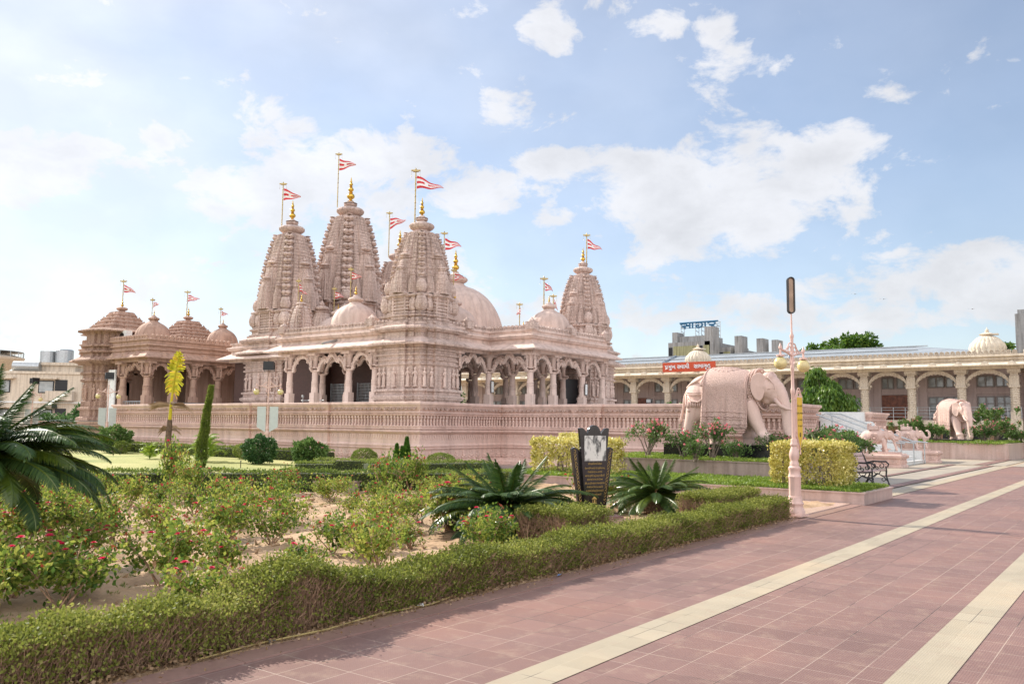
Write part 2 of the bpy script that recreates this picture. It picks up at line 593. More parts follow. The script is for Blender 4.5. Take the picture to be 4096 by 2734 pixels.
# ------------------------------------------------------------------ ground, paving, beds
def tilemat(name, cols, joint_l, joint_d, tile=.325, rough=.5, check=True, off=(0, 0)):
    m, t, b = mat_new(name)
    co = t.nodes.new('ShaderNodeTexCoord').outputs['Object']
    mp = N(t, 'ShaderNodeMapping')
    mp.inputs['Location'].default_value = (off[0], off[1], 0)
    t.links.new(co, mp.inputs[0])
    br = N(t, 'ShaderNodeTexBrick')
    br.offset = 0.0; br.squash = 1.0
    br.inputs['Scale'].default_value = 1.0
    br.inputs['Brick Width'].default_value = tile
    br.inputs['Row Height'].default_value = tile
    br.inputs['Mortar Size'].default_value = .0034
    br.inputs['Mortar Smooth'].default_value = .3
    br.inputs['Bias'].default_value = 0.0
    br.inputs['Color1'].default_value = (*cols[0], 1)
    br.inputs['Color2'].default_value = (*cols[1], 1)
    t.links.new(mp.outputs[0], br.inputs['Vector'])
    nj = N(t, 'ShaderNodeTexNoise', i_Scale=.9, i_Detail=3.0)
    t.links.new(co, nj.inputs['Vector'])
    jc = ramp(t, nj.outputs['Fac'], [(.42, joint_d), (.47, tuple((a + b) / 2 for a, b in zip(cols[0], joint_l))), (.56, joint_l)])
    t.links.new(jc, br.inputs['Mortar'])
    n1 = N(t, 'ShaderNodeTexNoise', i_Scale=.35, i_Detail=7.0, i_Roughness=.65)
    t.links.new(co, n1.inputs['Vector'])
    g = ramp(t, n1.outputs['Fac'], [(.3, (.74, .74, .76)), (.5, (1, 1, 1)), (.7, (1.22, 1.10, 1.0))])
    mx = N(t, 'ShaderNodeMix', data_type='RGBA', blend_type='MULTIPLY')
    mx.inputs[0].default_value = .9
    t.links.new(br.outputs['Color'], mx.inputs[6]); t.links.new(g, mx.inputs[7])
    # fine dust and scuffs
    n2 = N(t, 'ShaderNodeTexNoise', i_Scale=5.0, i_Detail=8.0, i_Roughness=.7)
    t.links.new(co, n2.inputs['Vector'])
    f2 = N(t, 'ShaderNodeMapRange')
    f2.inputs['From Min'].default_value = .52; f2.inputs['From Max'].default_value = .8
    f2.inputs['To Max'].default_value = .65
    t.links.new(n2.outputs['Fac'], f2.inputs['Value'])
    m2 = N(t, 'ShaderNodeMix', data_type='RGBA')
    t.links.new(f2.outputs[0], m2.inputs[0]); t.links.new(mx.outputs[2], m2.inputs[6])
    m2.inputs[7].default_value = (.36, .26, .19, 1)
    t.links.new(m2.outputs[2], b.inputs['Base Color'])
    hh = br.outputs['Fac']
    bp0 = N(t, 'ShaderNodeBump'); bp0.invert = True
    bp0.inputs['Strength'].default_value = .5; bp0.inputs['Distance'].default_value = .004
    t.links.new(hh, bp0.inputs['Height'])
    last = bp0
    if check:
        ck = N(t, 'ShaderNodeTexVoronoi', i_Scale=58.0)
        ck.inputs['Randomness'].default_value = 0.0
        t.links.new(co, ck.inputs['Vector'])
        bp = N(t, 'ShaderNodeBump')
        bp.inputs['Strength'].default_value = .55; bp.inputs['Distance'].default_value = .004
        t.links.new(ck.outputs['Distance'], bp.inputs['Height'])
        t.links.new(bp0.outputs[0], bp.inputs['Normal'])
        last = bp
    t.links.new(last.outputs[0], b.inputs['Normal'])
    b.inputs['Roughness'].default_value = rough
    b.inputs['Specular IOR Level'].default_value = .35
    return m

TILE_R = tilemat('red_chequered_tile', ((.238, .138, .116), (.196, .112, .094)), (.42, .32, .26), (.08, .06, .05))
TILE_B = tilemat('beige_chequered_tile', ((.405, .345, .25), (.355, .30, .215)), (.42, .36, .26), (.12, .10, .08))
TILE_P = tilemat('beige_plaza_tile', ((.40, .35, .275), (.35, .305, .24)), (.40, .34, .25), (.22, .18, .14), check=False)
PAVG = tilemat('grey_stone_paving', ((.30, .27, .25), (.25, .225, .21)), (.35, .3, .25), (.1, .09, .08), tile=.6, check=False, rough=.4)
GROUNDM = stone('dusty_ground', (.30, .22, .15), (.40, .31, .22), .95, .15, .3, 3)

def sheet(name, poly, z, mat, label, cat='ground'):
    mb = MB().add([(x, y, z) for x, y in poly], [tuple(range(len(poly)))])
    return struct(mb.build(name, mat), label, cat)

g = MB().add([(-900, -900, -.02), (1500, -900, -.02), (1500, 1500, -.02), (-900, 1500, -.02)], [(0, 1, 2, 3)])
struct(g.build('ground', GROUNDM), 'dusty ground reaching out around the temple grounds', 'ground')
sheet('paved_path', [(-12, -70), (95, -70), (95, 4.98), (-12, 4.98)], 0.0, TILE_R, 'red chequered tile paving with pale joints', 'paving')
sheet('plaza', [(21.04, 5.3), (95, 5.3), (95, 40), (21.04, 40)], -.004, TILE_P, 'beige tiled plaza beside the temple stairs', 'paving')
sheet('paving_band', [(-12, 3.06), (95, 3.06), (95, 3.38), (-12, 3.38)], .004, TILE_B, 'long beige tile band nearest the hedge', 'paving band')
sheet('paving_band', [(-12, 1.12), (95, 1.12), (95, 1.44), (-12, 1.44)], .004, TILE_B, 'beige tile band at the bottom right of the path', 'paving band')
sheet('paving_band', [(21.04, 5.0), (42.2, 5.0), (42.2, 5.32), (21.04, 5.32)], .004, TILE_B, 'beige tile band passing the bench towards the stairs', 'paving band')
sheet('paving_band', [(-12, -1.0), (95, -1.0), (95, -.68), (-12, -.68)], .004, TILE_B, 'beige tile band outside the right edge', 'paving band')
sheet('cross_band', [(42.2, -70), (42.6, -70), (42.6, 30), (42.2, 30)], .010, TILE_B, 'beige tile band crossing in front of the stairs', 'paving band')
sheet('plaza', [(42.6, -70), (95, -70), (95, 4.98), (42.6, 4.98)], .012, TILE_P, 'beige tiled plaza beyond the crossing band', 'paving')
for (x0, x1, y0, y1, lb) in ((21.04, 42.2, 5.62, 5.95, 'narrow red tile band along the beige plaza'), (30, 42.2, 7.1, 7.35, 'short red tile band before the small elephants'),
                             (42.6, 90, 3.1, 3.45, 'red tile band on the far plaza'), (42.6, 90, 6.0, 6.5, 'red tile band before the far planter')):
    sheet('paving_band', [(x0, y0), (x1, y0), (x1, y1), (x0, y1)], .018, TILE_R, lb, 'paving band')
sheet('stone_paving', [(18.9, 9.0), (30, 9.0), (30, 21), (18.9, 21)], .012, PAVG, 'grey stone paving at the foot of the temple base', 'paving')

# drain channel cover and pink edging slab next to the hedge
EDGE = stone('pink_granite_edging', (.27, .16, .135), (.36, .225, .19), .3, 1.5, .05, 12, spec=.6)
mb = MB()
for i in range(-12, 22):
    mb.box(i * .9, i * .9 + .892, 4.90, 5.12, -.01, .012)
struct(mb.build('kerb', EDGE), 'smooth pink granite edging between path and hedge', 'kerb')

SOIL = stone('sandy_soil', (.26, .16, .09), (.42, .28, .17), .95, 2.2, .9, 9, c3=(.50, .36, .24))
def soilnoise(x, y):
    return (.05 * np.sin(x * 1.7 + 1.3 * np.sin(y * 1.1)) * np.cos(y * 2.1 + x * .6) + .025 * np.sin(x * 5.1 + y * 3.3) * np.sin(y * 6.3 - x * 2.2)
            + .012 * np.sin(x * 13 + y * 9) * np.sin(y * 15 - x * 7))
nx, ny = 260, 200
X, Y = np.meshgrid(np.linspace(-10, 18.5, nx), np.linspace(5.12, 27, ny))
Z = .03 + soilnoise(X, Y) + RNG.normal(0, .006, X.shape)
Z *= np.clip((Y - 5.12) / .5, 0.05, 1)
i = np.arange(ny - 1)[:, None] * nx + np.arange(nx - 1)[None]
q = np.stack([i, i + 1, i + nx + 1, i + nx], -1).reshape(-1, 4)
mb = MB().add(np.stack([X, Y, Z], -1).reshape(-1, 3), {4: q})
struct(mb.build('flower_bed_soil', SOIL, smooth=True), 'bare sandy soil of the rose bed', 'soil')

def soil_z(x, y):
    return float(.03 + soilnoise(x, y))

m, t, b = mat_new('lawn_grass')
co = t.nodes.new('ShaderNodeTexCoord').outputs['Object']
n1 = N(t, 'ShaderNodeTexNoise', i_Scale=.28, i_Detail=6.0, i_Roughness=.6)
t.links.new(co, n1.inputs['Vector'])
c1 = ramp(t, n1.outputs['Fac'], [(.33, (.19, .23, .05)), (.5, (.33, .33, .10)), (.66, (.46, .41, .17))])
n2 = N(t, 'ShaderNodeTexNoise', i_Scale=14.0, i_Detail=6.0, i_Roughness=.8)
t.links.new(co, n2.inputs['Vector'])
c2 = ramp(t, n2.outputs['Fac'], [(.35, (.6, .65, .55)), (.65, (1.2, 1.15, 1.1))])
mx = N(t, 'ShaderNodeMix', data_type='RGBA', blend_type='MULTIPLY'); mx.inputs[0].default_value = .8
t.links.new(c1, mx.inputs[6]); t.links.new(c2, mx.inputs[7])
t.links.new(mx.outputs[2], b.inputs['Base Color'])
b.inputs['Roughness'].default_value = .9
bp = N(t, 'ShaderNodeBump'); bp.inputs['Strength'].default_value = .8; bp.inputs['Distance'].default_value = .03
t.links.new(n2.outputs['Fac'], bp.inputs['Height']); t.links.new(bp.outputs[0], b.inputs['Normal'])
LAWN = m
sheet('lawn', [(-8, 35.5), (9.7, 19.1), (15.6, 13.9), (17.2, 14.75), (18.85, 14.75), (18.85, 21), (21.6, 21), (21.6, 46), (-8, 70)], .15, LAWN, 'mown lawn between the hedges in front of the temple', 'lawn')
# ------------------------------------------------------------------ temple pieces
def edges(poly, closed=True, only=None):
    n = len(poly)
    for i in range(n if closed else n - 1):
        if only is not None and i not in only:
            continue
        a = np.array(poly[i], float); b = np.array(poly[(i + 1) % n], float)
        d = b - a; L = np.linalg.norm(d)
        if L < 1e-6:
            continue
        d /= L
        yield a, b, d, np.array([d[1], -d[0]]), L

def run(poly, spacing, off, z, closed=True, only=None, minlen=.15, tilt=0.0, inset=0.0):
    """frames (matrix: local x along the wall, local -y outward, z up) set out evenly along every edge"""
    out = []
    for a, b, d, nm, L in edges(poly, closed, only):
        L2 = L - 2 * inset
        if L2 < minlen:
            continue
        k = max(1, int(round(L2 / spacing)))
        for i in range(k):
            p = a + d * (inset + (i + .5) * L2 / k) + nm * off
            M = Matrix(((d[0], -nm[0], 0, p[0]), (d[1], -nm[1], 0, p[1]), (0, 0, 1, z), (0, 0, 0, 1)))
            if tilt:
                M = M @ Matrix.Rotation(tilt, 4, 'X')
            out.append(M)
    return out

LAYX = Matrix.Rotation(math.pi / 2, 4, 'X')   # lathe axis -> outward (-y)
rosette = MB().lathe([(.088, 0), (.088, .022), (.066, .022), (.058, .006), (.036, .008), (.03, .026), (.001, .03)], 10, M=LAYX)
for a in range(6):
    rosette.ball((math.cos(a * 1.047) * .047, 0, math.sin(a * 1.047) * .047), .013, 4, 3, M=Matrix.Translation((0, -.012, 0)))
baluster = MB().cbox(0, 0, .0, .085, .07, .035).lathe([(.036, .035), (.044, .07), (.026, .10), (.040, .15), (.030, .21), (.024, .235), (.036, .25), (.036, .27)], 6)
baluster.cbox(0, 0, .27, .10, .08, .03).cbox(0, 0, .30, .08, .07, .06)
dentil = MB().add([(-.02, 0, 0), (.02, 0, 0), (.02, -.025, 0), (-.02, -.025, 0), (0, 0, -.045), (0, -.018, -.045)],
                  [(0, 1, 2, 3), (3, 2, 5), (0, 3, 5, 4), (1, 4, 5, 2), (0, 4, 1)])
pend = MB().add([(-.05, 0, 0), (.05, 0, 0), (.05, -.016, 0), (-.05, -.016, 0), (.05, -.016, -.08), (-.05, -.016, -.08), (0, -.012, -.2), (0, 0, -.2), (-.05, 0, -.08), (.05, 0, -.08)],
                [(0, 1, 2, 3), (3, 2, 4, 5), (5, 4, 6), (8, 5, 6, 7), (4, 9, 7, 6), (0, 3, 5, 8), (2, 1, 9, 4)])
motif = MB().add([(-.15, 0, 0), (.15, 0, 0), (0, 0, .34), (-.13, -.03, .01), (.13, -.03, .01), (0, -.025, .31)],
                 [(0, 1, 4, 3), (3, 4, 5), (0, 3, 5, 2), (1, 2, 5, 4)])
for zz, rr in ((.06, .035), (.14, .03), (.22, .022)):
    for sx in (-1, 1):
        motif.ball((sx * (.15 - zz * .42), -.03, zz), rr, 5, 4)
motif.ball((0, -.035, .1), .045, 6, 4)
crown = MB().cbox(0, 0, 0, .2, .09, .07)
crown.lathe([(.09, -.035), (.085, .045), (.001, .05)], 12, M=Matrix.Translation((0, 0, .13)) @ LAYX)
crown.ball((0, -.05, .13), .04, 6, 4)

# ---- podium
def podium(poly, only, name, label, mat, matc, floor_z=1.5, low=False):
    base = thing(name, label, 'temple base', (poly[0][0], poly[0][1], 0))
    w = MB()
    w.mold(poly, [(.22, -.05), (.22, .06), (.16, .08), (.16, .14), (.07, .22), (.07, .27), (.0, .30), (.0, .66), (.05, .69), (.05, .725), (.015, .735),
                  (.015, .75), (.045, .765), (.045, .80), (.0, .86), (.0, 1.2), (.04, 1.225), (.10, 1.27), (.12, 1.30), (.12, 1.34), (.02, 1.352), (.02, 1.372), (.09, 1.385),
                  (.09, 1.42), (.07, 1.43), (.07, 1.46), (.085, 1.47), (.085, 1.50), (-.09, 1.50)])
    w.build('base_wall', mat, base)
    MB().prism(poly, floor_z - .12, floor_z).build('floor_slab', MARB, base)
    if low:
        d = MB().many(dentil, run(poly, .1, .115, 1.2, True, only)).many(motif, run(poly, .5, .0, .31, True, only))
        d.build('carved_frieze', mat, base)
        return base
    p = MB()
    p.mold(poly, [(-.09, 1.5), (-.09, 1.86), (.03, 1.86), (.06, 1.875), (.06, 1.905), (.02, 1.915), (.02, 1.94), (.075, 1.95), (.075, 1.985), (-.01, 1.995), (-.01, 2.02), (.115, 2.24), (.15, 2.25), (.15, 2.33), (.13, 2.345), (-.25, 2.345), (-.25, 1.5)])
    p.build('parapet', mat, base)
    MB().many(baluster, run(poly, .168, -.015, 1.5, True, only)).build('balustrade', mat, base)
    tilt = -math.atan2(.125, .22)
    r = MB().many(rosette, run(poly, .205, .055, 2.13, True, only, .3, tilt, inset=.1))
    r.build('rosette_band', matc, base)
    d = MB().many(dentil, run(poly, .06, .115, 1.295, True, only))
    d.many(dentil, [M @ Matrix.Scale(.7, 4) for M in run(poly, .055, .06, 1.91, True, only)])
    d.many(dentil, [M @ Matrix.Scale(.7, 4) for M in run(poly, .055, .085, 1.47, True, only)])
    d.many(dentil, [M @ Matrix.Scale(.8, 4) for M in run(poly, .07, .05, .69, True, only)])
    d.many(pend, run(poly, .125, .0, 1.19, True, only))
    d.many(motif, run(poly, .42, .0, .31, True, only))
    d.many(motif, [M @ Matrix.Diagonal((.55, .8, .28, 1)) for M in run(poly, .42, .0, .765, True, only)])
    d.build('carved_frieze', mat, base)
    return base

J = .11
PL = [(21.9 + J, 41.2), (21.9 + J, 39.85)]
for (ya, yb) in ((37.2, 36.2), (31.4, 30.2), (26.4, 25.3), (22.3, 20.5)):
    PL += [(21.9 + J, ya), (21.9, ya), (21.9, yb)] + ([(21.9 + J, yb)] if yb > 20.6 else [])
PL += [(23.4, 20.5), (23.4, 20.5 + J), (26.7, 20.5 + J), (26.7, 17.2), (26.7 - J, 17.2), (26.7 - J, 16.0), (26.7, 16.0), (26.7, 12.2), (26.7 - J, 12.2), (26.7 - J, 9.2),
       (29.5, 9.2), (29.5, 12.2), (37.4, 12.2), (37.4, 13.4), (43.55, 13.4), (43.55, 11.0), (46.6, 11.0), (46.6, 41.2)]
PL = [p for i, p in enumerate(PL) if i == 0 or p != PL[i - 1]]
only = [i for i in range(len(PL) - 2)]
# the left stretch has no upper band: the staircase lands there
podium(PL, only, 'temple_podium', 'long pink carved stone base with baluster relief and rosette parapet under the temple', PINK, PINKC)

podium([(22.7, 52.0), (22.7, 46.4), (22.2, 46.4), (22.2, 41.35), (36.0, 41.35), (36.0, 52.0)], [0, 1, 2, 3], 'side_temple_podium', 'lower moulded stone base under the weathered left temple', REDST, REDSC, 1.5, True)

# ---- carved standing figure (one skin), height 1
def figure_mesh(mat, arm=0.0, female=True, name='carved_figure'):
    b = MB()
    hip = .035
    b.tube([(-.05, 0, 0.02), (-.055, -.01, .26), (-.045, 0, .5)], [.035, .05, .07], 8)
    b.tube([(.06, -.01, 0.02), (.06, -.035, .26), (.04, 0, .5)], [.035, .05, .07], 8)
    b.tube([(0, 0, .46), (hip * .3, 0, .55), (0, 0, .63), (-.01, 0, .72), (-.01, 0, .79), (-.01, 0, .83)], [.10, .085, .06, .085, .075, .03], 10, flat=.7)
    b.tube([(-.01, 0, .80), (-.01, -.005, .87)], [.03, .03], 6)
    b.ball((-.01, -.01, .91), .055, 10, 8, .065)
    b.lathe([(.05, .0), (.045, .05), (.02, .09), (.002, .10)], 8, (-.01, 0, .94))
    b.ball((-.01, -.065, .905), .012, 5, 4)
    b.tube([(-.09, 0, .785), (-.15, -.01, .66), (-.12 - arm * .05, -.07, .58 + arm * .1)], [.032, .028, .02], 6)
    b.tube([(.07, 0, .785), (.14, -.01, .68), (.15 + arm * .02, -.05, .80 - arm * .25)], [.032, .028, .02], 6)
    if female:
        b.tube([(-.05, 0, .04), (0, 0, .12), (0, 0, .5)], [.10, .095, .09], 10, flat=.75)
    b.cbox(0, 0, 0, .26, .18, .035)
    b.tube([(-.17, -.03, .03), (-.17, -.03, .95)], [.012, .012], 5) if arm > .5 else None
    return remeshed(b, .017, 2, name, mat)

FIG = [figure_mesh(PINKP, 0.0, True), figure_mesh(PINKP, 1.0, False), figure_mesh(PINKP, .4, True), figure_mesh(PINKP, -.6, False)]
FIGR = [figure_mesh(REDST, 0.0, True), figure_mesh(REDST, .8, False)]

def place_fig(parent, M, s, k=0, lib=None):
    lib = lib or FIG
    o = put('carved_figure', lib[k % len(lib)], parent)
    L = M.copy()
    b = base_of(parent)
    L.translation = M.translation - b
    o.matrix_local = L @ Matrix.Scale(s, 4)
    return o

# ---- column, height 3.25
def column_mb(h=3.25, w=.30):
    c = MB()
    c.cbox(0, 0, 0, w * 1.25, w * 1.25, .12)
    c.cbox(0, 0, .12, w * 1.08, w * 1.08, h * .40)
    c.lathe([(w * .56, .12 + h * .40), (w * .54, h * .52)], 8, rot=math.pi / 8)
    for i in range(4):
        z = h * .52 + i * .07
        c.lathe([(w * .50, z), (w * .55, z + .02), (w * .55, z + .045), (w * .50, z + .065)], 14)
    c.lathe([(w * .47, h * .52 + .27), (w * .46, h * .73)], 14)
    z = h * .73
    c.lathe([(w * .46, z), (w * .62, z + .05), (w * .62, z + .09), (w * .5, z + .12)], 14)
    for a in range(4):
        M = Matrix.Rotation(a * math.pi / 2, 4, 'Z')
        c.tube([(.0, -.12, z + .06), (0, -.24, z + .09), (0, -.31, z + .16), (0, -.27, z + .22)], [.05, .055, .05, .03], 6, M=M)
    c.cbox(0, 0, z + .17, w * 1.35, w * 1.35, .07)
    c.lathe([(w * .42, z + .24), (w * .40, z + .5), (w * .5, h - .22), (w * .75, h - .12)], 12)
    c.cbox(0, 0, h - .12, w * 1.9, w * 1.9, .12)
    return c

COLM = column_mb().mesh('column', PINKP, 35)
COLR = column_mb(3.25, .36).mesh('column', REDST, 35)

def arch_mb(L, z0=2.42, z1=3.12):
    """cusped torana between two columns: looping bands and knobs, local x from 0 to L"""
    b = MB()
    n = 3 if L > 2.1 else 1
    u = np.linspace(0, 1, 41 if n > 1 else 25)
    e = .2
    x = e + u * (L - 2 * e)
    if n == 1:
        z = z0 + (z1 - z0) * np.sin(np.pi * u) ** .55
    else:
        z = z0 + (z1 - z0) * (.62 * np.sin(np.pi * u) ** .8 + .40 * np.abs(np.sin(3 * np.pi * u)) ** .8 * (.6 + .4 * np.sin(np.pi * u)))
    P_ = np.stack([x, np.zeros_like(x), z], -1)
    b.tube(P_, .085, 6, flat=1.0)
    P2 = P_.copy(); P2[:, 2] += .13
    b.tube(P2[2:-2], .055, 5)
    for i in range(1, len(x) - 1, 2):
        b.ball((x[i], -.06, z[i] + .03), .06, 6, 4)
    for s in (.25, .75):
        i = int(s * (len(x) - 1))
        b.tube([(x[i], 0, z[i]), (x[i], -.03, z[i] - .16), (x[i] + .05, -.03, z[i] - .2)], [.06, .05, .02], 6)
    return b

# ---- towers
def star(h, a=.08, b=.2, p=.72, q=.42):
    s = [(-h, -h), (-p * h, -h), (-p * h, -h - a), (-q * h, -h - a), (-q * h, -h - b), (q * h, -h - b), (q * h, -h - a), (p * h, -h - a), (p * h, -h)]
    out = []
    for k in range(4):
        c, sn = [(1, 0), (0, 1), (-1, 0), (0, -1)][k]
        out += [(x * c - y * sn, x * sn + y * c) for x, y in s]
    return out

def curve_w(t):
    xs = [0, .2, .4, .6, .8, .92, 1.0]
    ys = [1, .97, .905, .81, .68, .575, .49]
    return float(np.interp(t, xs, ys))

def amalaka(b, z, r, n=28):
    b.lathe([(r * .62, z - r * .28), (r * .8, z - r * .2), (r * .98, z - r * .05), (r, z + r * .1), (r * .9, z + r * .22), (r * .6, z + r * .32), (r * .5, z + r * .36)], n, ribs=n // 2, amp=.07)
    return z + r * .36

def spire_mb(w0, L, beads=True, courses=None, detail=True):
    b = MB()
    nc = courses or max(8, int(L / .17))
    base = np.array(star(1.0, .12, .26, .66, .32))
    rings = []
    for k in range(nc):
        t0, t1 = k / nc, (k + 1) / nc
        wa, wb = curve_w(t0) * w0, curve_w(t1) * w0
        rings += [(wa * 1.012, t0 * L), (wb * 1.005, (t1 - .10 / nc) * L), (wb * .975, (t1 - .08 / nc) * L), (wb * .975, (t1 - .01 / nc) * L)]
    v = np.concatenate([np.concatenate([base * w, np.full((len(base), 1), z)], 1) for w, z in rings])
    n = len(base); m = len(rings)
    i = np.arange(m - 1)[:, None] * n; j = np.arange(n)[None]
    q = np.stack([i + j, i + (j + 1) % n, i + n + (j + 1) % n, i + n + j], -1).reshape(-1, 4)
    b.add(v, {4: q}); b.add(v[-n:], [tuple(range(n))])
    if detail and beads == 'pair':
        pl_ = MB().cbox(0, -.012, 0, 1, .024, 1)
        for k in range(nc):
            w = curve_w((k + .4) / nc) * w0
            hz = L / nc
            for a in range(4):
                Mr = Matrix.Rotation(a * math.pi / 2, 4, 'Z')
                for (xc, ww, yo) in ((-.57, .11, .12), (.57, .11, .12), (-.20, .12, .26), (.20, .12, .26), (0, .12, .26), (-.44, .10, .12), (.44, .10, .12), (-.84, .12, 0), (.84, .12, 0)):
                    b.merge(pl_, Mr @ Matrix.Translation((xc * w * 1.0, -w * (1 + yo), (k + .12) * hz)) @ Matrix.Diagonal((ww * w * 1.35, 1, hz * .62, 1)))
    if beads:
        nb = 12 if beads == 'pair' else 6
        pit = L / nb
        for k in range(nb):
            t = (k + .5) / nb
            w = curve_w(t) * w0
            r = pit * .46
            for c in range(4):
                a = math.pi / 4 + c * math.pi / 2
                x, y = w * .985 * math.sqrt(2) * math.cos(a), w * .985 * math.sqrt(2) * math.sin(a)
                if beads == 'pair':
                    for sgn in (-1, 1):
                        ex, ey = -math.sin(a) * sgn * r * .62, math.cos(a) * sgn * r * .62
                        b.lathe([(r * .3, -r * .75), (r * .8, -r * .4), (r, 0), (r * .8, r * .4), (r * .3, r * .75)], 15, (x + ex, y + ey, t * L), ribs=5, amp=.16)
                else:
                    b.ball((x, y, t * L), r, 8, 5, r * .8)
                b.lathe([(r * .9, -.014), (r * .9, .014)], 8, (x, y, (t + .5 / nb) * L))
    return b

def barrel(b, x, y, z, r, h, n=16):
    b.lathe([(r * .55, 0), (r * .82, h * .1), (r, h * .34), (r * .95, h * .55), (r * .76, h * .78), (r * .45, h * .92), (r * .55, h * .95), (r * .3, h)], 24, (x, y, z), ribs=12, amp=.10)

def mini_mb(w, h):
    """small attached spire with its disc and bud"""
    b = spire_mb(w, h * .8, False, max(8, int(h / .11)))
    zt = amalaka(b, h * .86, w * .80, 16)
    b.lathe([(w * .2, 0), (w * .3, w * .2), (w * .12, w * .45), (.002, w * .7)], 8, (0, 0, zt))
    b.lathe([(w * .7, 0), (w * .85, .02), (w * .85, .05)], 12, (0, 0, h * .785))
    return b

def tower(parent, cx, cy, hw, w0, zl, L, name='tower', full=True, kal=1.0, mat=PINKT, figs=True, base_z=1.5):
    """whole tower: moulded wall, figure band, spire base with bays and barrels, spire, disc, gilded pot stack"""
    W_ = MB()
    st = [(x + cx, y + cy) for x, y in star(hw)]
    s = (zl - 1.5) / 5.58
    z = lambda q: 1.5 + (q - 1.5) * s
    if full:
        pr = [(.24, 1.5), (.24, 1.66), (.14, 1.72), (.2, 1.82), (.2, 1.9), (.08, 1.96), (.08, 2.2), (.18, 2.24), (.18, 2.32), (.06, 2.36), (.06, 2.52), (.16, 2.58), (.2, 2.66), (.2, 2.72),
              (.07, 2.78), (.07, 2.88), (.15, 2.92), (.15, 3.0), (.0, 3.05), (.0, 3.98), (.1, 4.02), (.1, 4.08), (.02, 4.11), (.02, 4.2), (.09, 4.23), (.09, 4.29), (.02, 4.32), (.02, 4.4), (.12, 4.44), (.12, 4.5),
              (.03, 4.53), (.03, 4.62), (.11, 4.65), (.11, 4.72), (.05, 4.75), (.05, 4.88), (.46, 4.86), (.48, 4.93), (.1, 5.14), (.06, 5.2), (.06, 5.4), (.2, 5.44), (.22, 5.5), (.3, 5.52), (.3, 5.6), (.02, 5.72), (.02, 5.82)]
        W_.mold(st, [(o, z(q)) for o, q in pr])
        st2 = [(x + cx, y + cy) for x, y in star(hw * .86)]
        pr2 = [(.16, 5.8), (.16, 5.88), (.05, 5.92), (.05, 6.04), (.14, 6.08), (.14, 6.16)] + sum([[(.0, 6.2 + i * .14), (.05, 6.22 + i * .14), (.05, 6.28 + i * .14), (.0, 6.3 + i * .14)] for i in range(5)], []) + [(.12, 6.95), (.12, 7.02), (.0, 7.08), (-.4, 7.08)]
        W_.mold(st2, [(o, z(q)) for o, q in pr2])
        dd = run(st, .09, .45, z(4.875), True, None, .1)
        W_.many(dentil, dd)
        W_.many(dentil, run(st, .07, .3, z(5.52), True, None, .1))
        W_.many(dentil, run(st, .07, .16, z(2.58), True, None, .1))
    tw = W_.build(name, mat, parent)
    S = MB()
    S.merge(spire_mb(w0, L, 'pair'))
    for a in range(4):
        Mr = Matrix.Rotation(a * math.pi / 2, 4, 'Z')
        S.merge(mini_mb(w0 * .37, L * .70), Mr @ Matrix.Translation((0, -w0 * .97, 0)))
        S.merge(mini_mb(w0 * .30, L * .46), Mr @ Matrix.Translation((0, -w0 * 1.27, 0)))
        for sx in (-1, 1):
            S.merge(mini_mb(w0 * .16, L * .34), Mr @ Matrix.Translation((sx * w0 * .58, -w0 * 1.12, 0)))
        if full:
            # projecting bay: balcony, posts, pediment
            y0 = -w0 * 1.2
            bw = w0 * .42
            zb = -1.12 * s
            B = MB()
            B.box(-bw, bw, y0 - .22, y0 + .3, zb, zb + .09)
            B.box(-bw * .9, bw * .9, y0 - .08, y0 + .3, zb + .09, -.02)
            for sx in (-1, 1):
                B.lathe([(.05, zb + .09), (.035, zb + .3), (.05, zb + .5), (.035, zb + .7), (.06, -.12)], 8, (sx * bw * .88, y0 - .17, 0))
                B.tube([(sx * bw * .75, y0 + .2, zb - .28), (sx * bw * .75, y0 - .02, zb - .2), (sx * bw * .75, y0 - .15, zb - .02)], [.09, .07, .05], 6)
            B.box(-bw * 1.15, bw * 1.15, y0 - .3, y0 + .3, -.12, -.04)
            B.add([(-bw * 1.05, y0 - .26, -.04), (bw * 1.05, y0 - .26, -.04), (bw * .55, y0 - .26, .24), (0, y0 - .26, .42), (-bw * .55, y0 - .26, .24),
                   (-bw * 1.05, y0 + .2, -.04), (bw * 1.05, y0 + .2, -.04), (bw * .55, y0 + .2, .3), (0, y0 + .2, .5), (-bw * .55, y0 + .2, .3)],
                  [(0, 1, 2, 3, 4), (1, 6, 7, 2), (2, 7, 8, 3), (3, 8, 9, 4), (4, 9, 5, 0)])
            S.merge(B, Mr)
        c, sn = math.cos(a * math.pi / 2), math.sin(a * math.pi / 2)
        k = w0 * 1.0
        for (x, y, zz, r, h) in ((k, -k, .02, .24, .62), (k * 1.08, -k * 1.08, -.78 * s, .27, .76), (k * 1.13, -k * .66, -.78 * s, .21, .66), (k * .66, -k * 1.13, -.78 * s, .21, .66),
                                 (k * 1.02, -k * .72, .0, .11, .4), (k * .72, -k * 1.02, .0, .11, .4)):
            barrel(S, x * c - y * sn, x * sn + y * c, zz, r * max(1, w0), h)
    T = Matrix.Translation((cx, cy, zl))
    sp = MB().merge(S, T)
    so = put('spire', sp.mesh('spire', mat, 30, base_of(tw)), tw)
    # pierced edge curls along the four corners are part of the spire mesh (bead pairs above)
    A = MB()
    zt = L
    A.lathe([(w0 * .5, 0), (w0 * .48, .05), (w0 * .38, .08), (w0 * .38, .16)], 20, (0, 0, zt - .02))
    z2 = amalaka(A, zt + .13 + w0 * .16, w0 * .60, 40)
    A.lathe([(w0 * .36, 0), (w0 * .3, .04), (w0 * .2, .08), (w0 * .18, .12)], 20, (0, 0, z2 - .03))
    z3 = amalaka(A, z2 + .12, w0 * .29, 24)
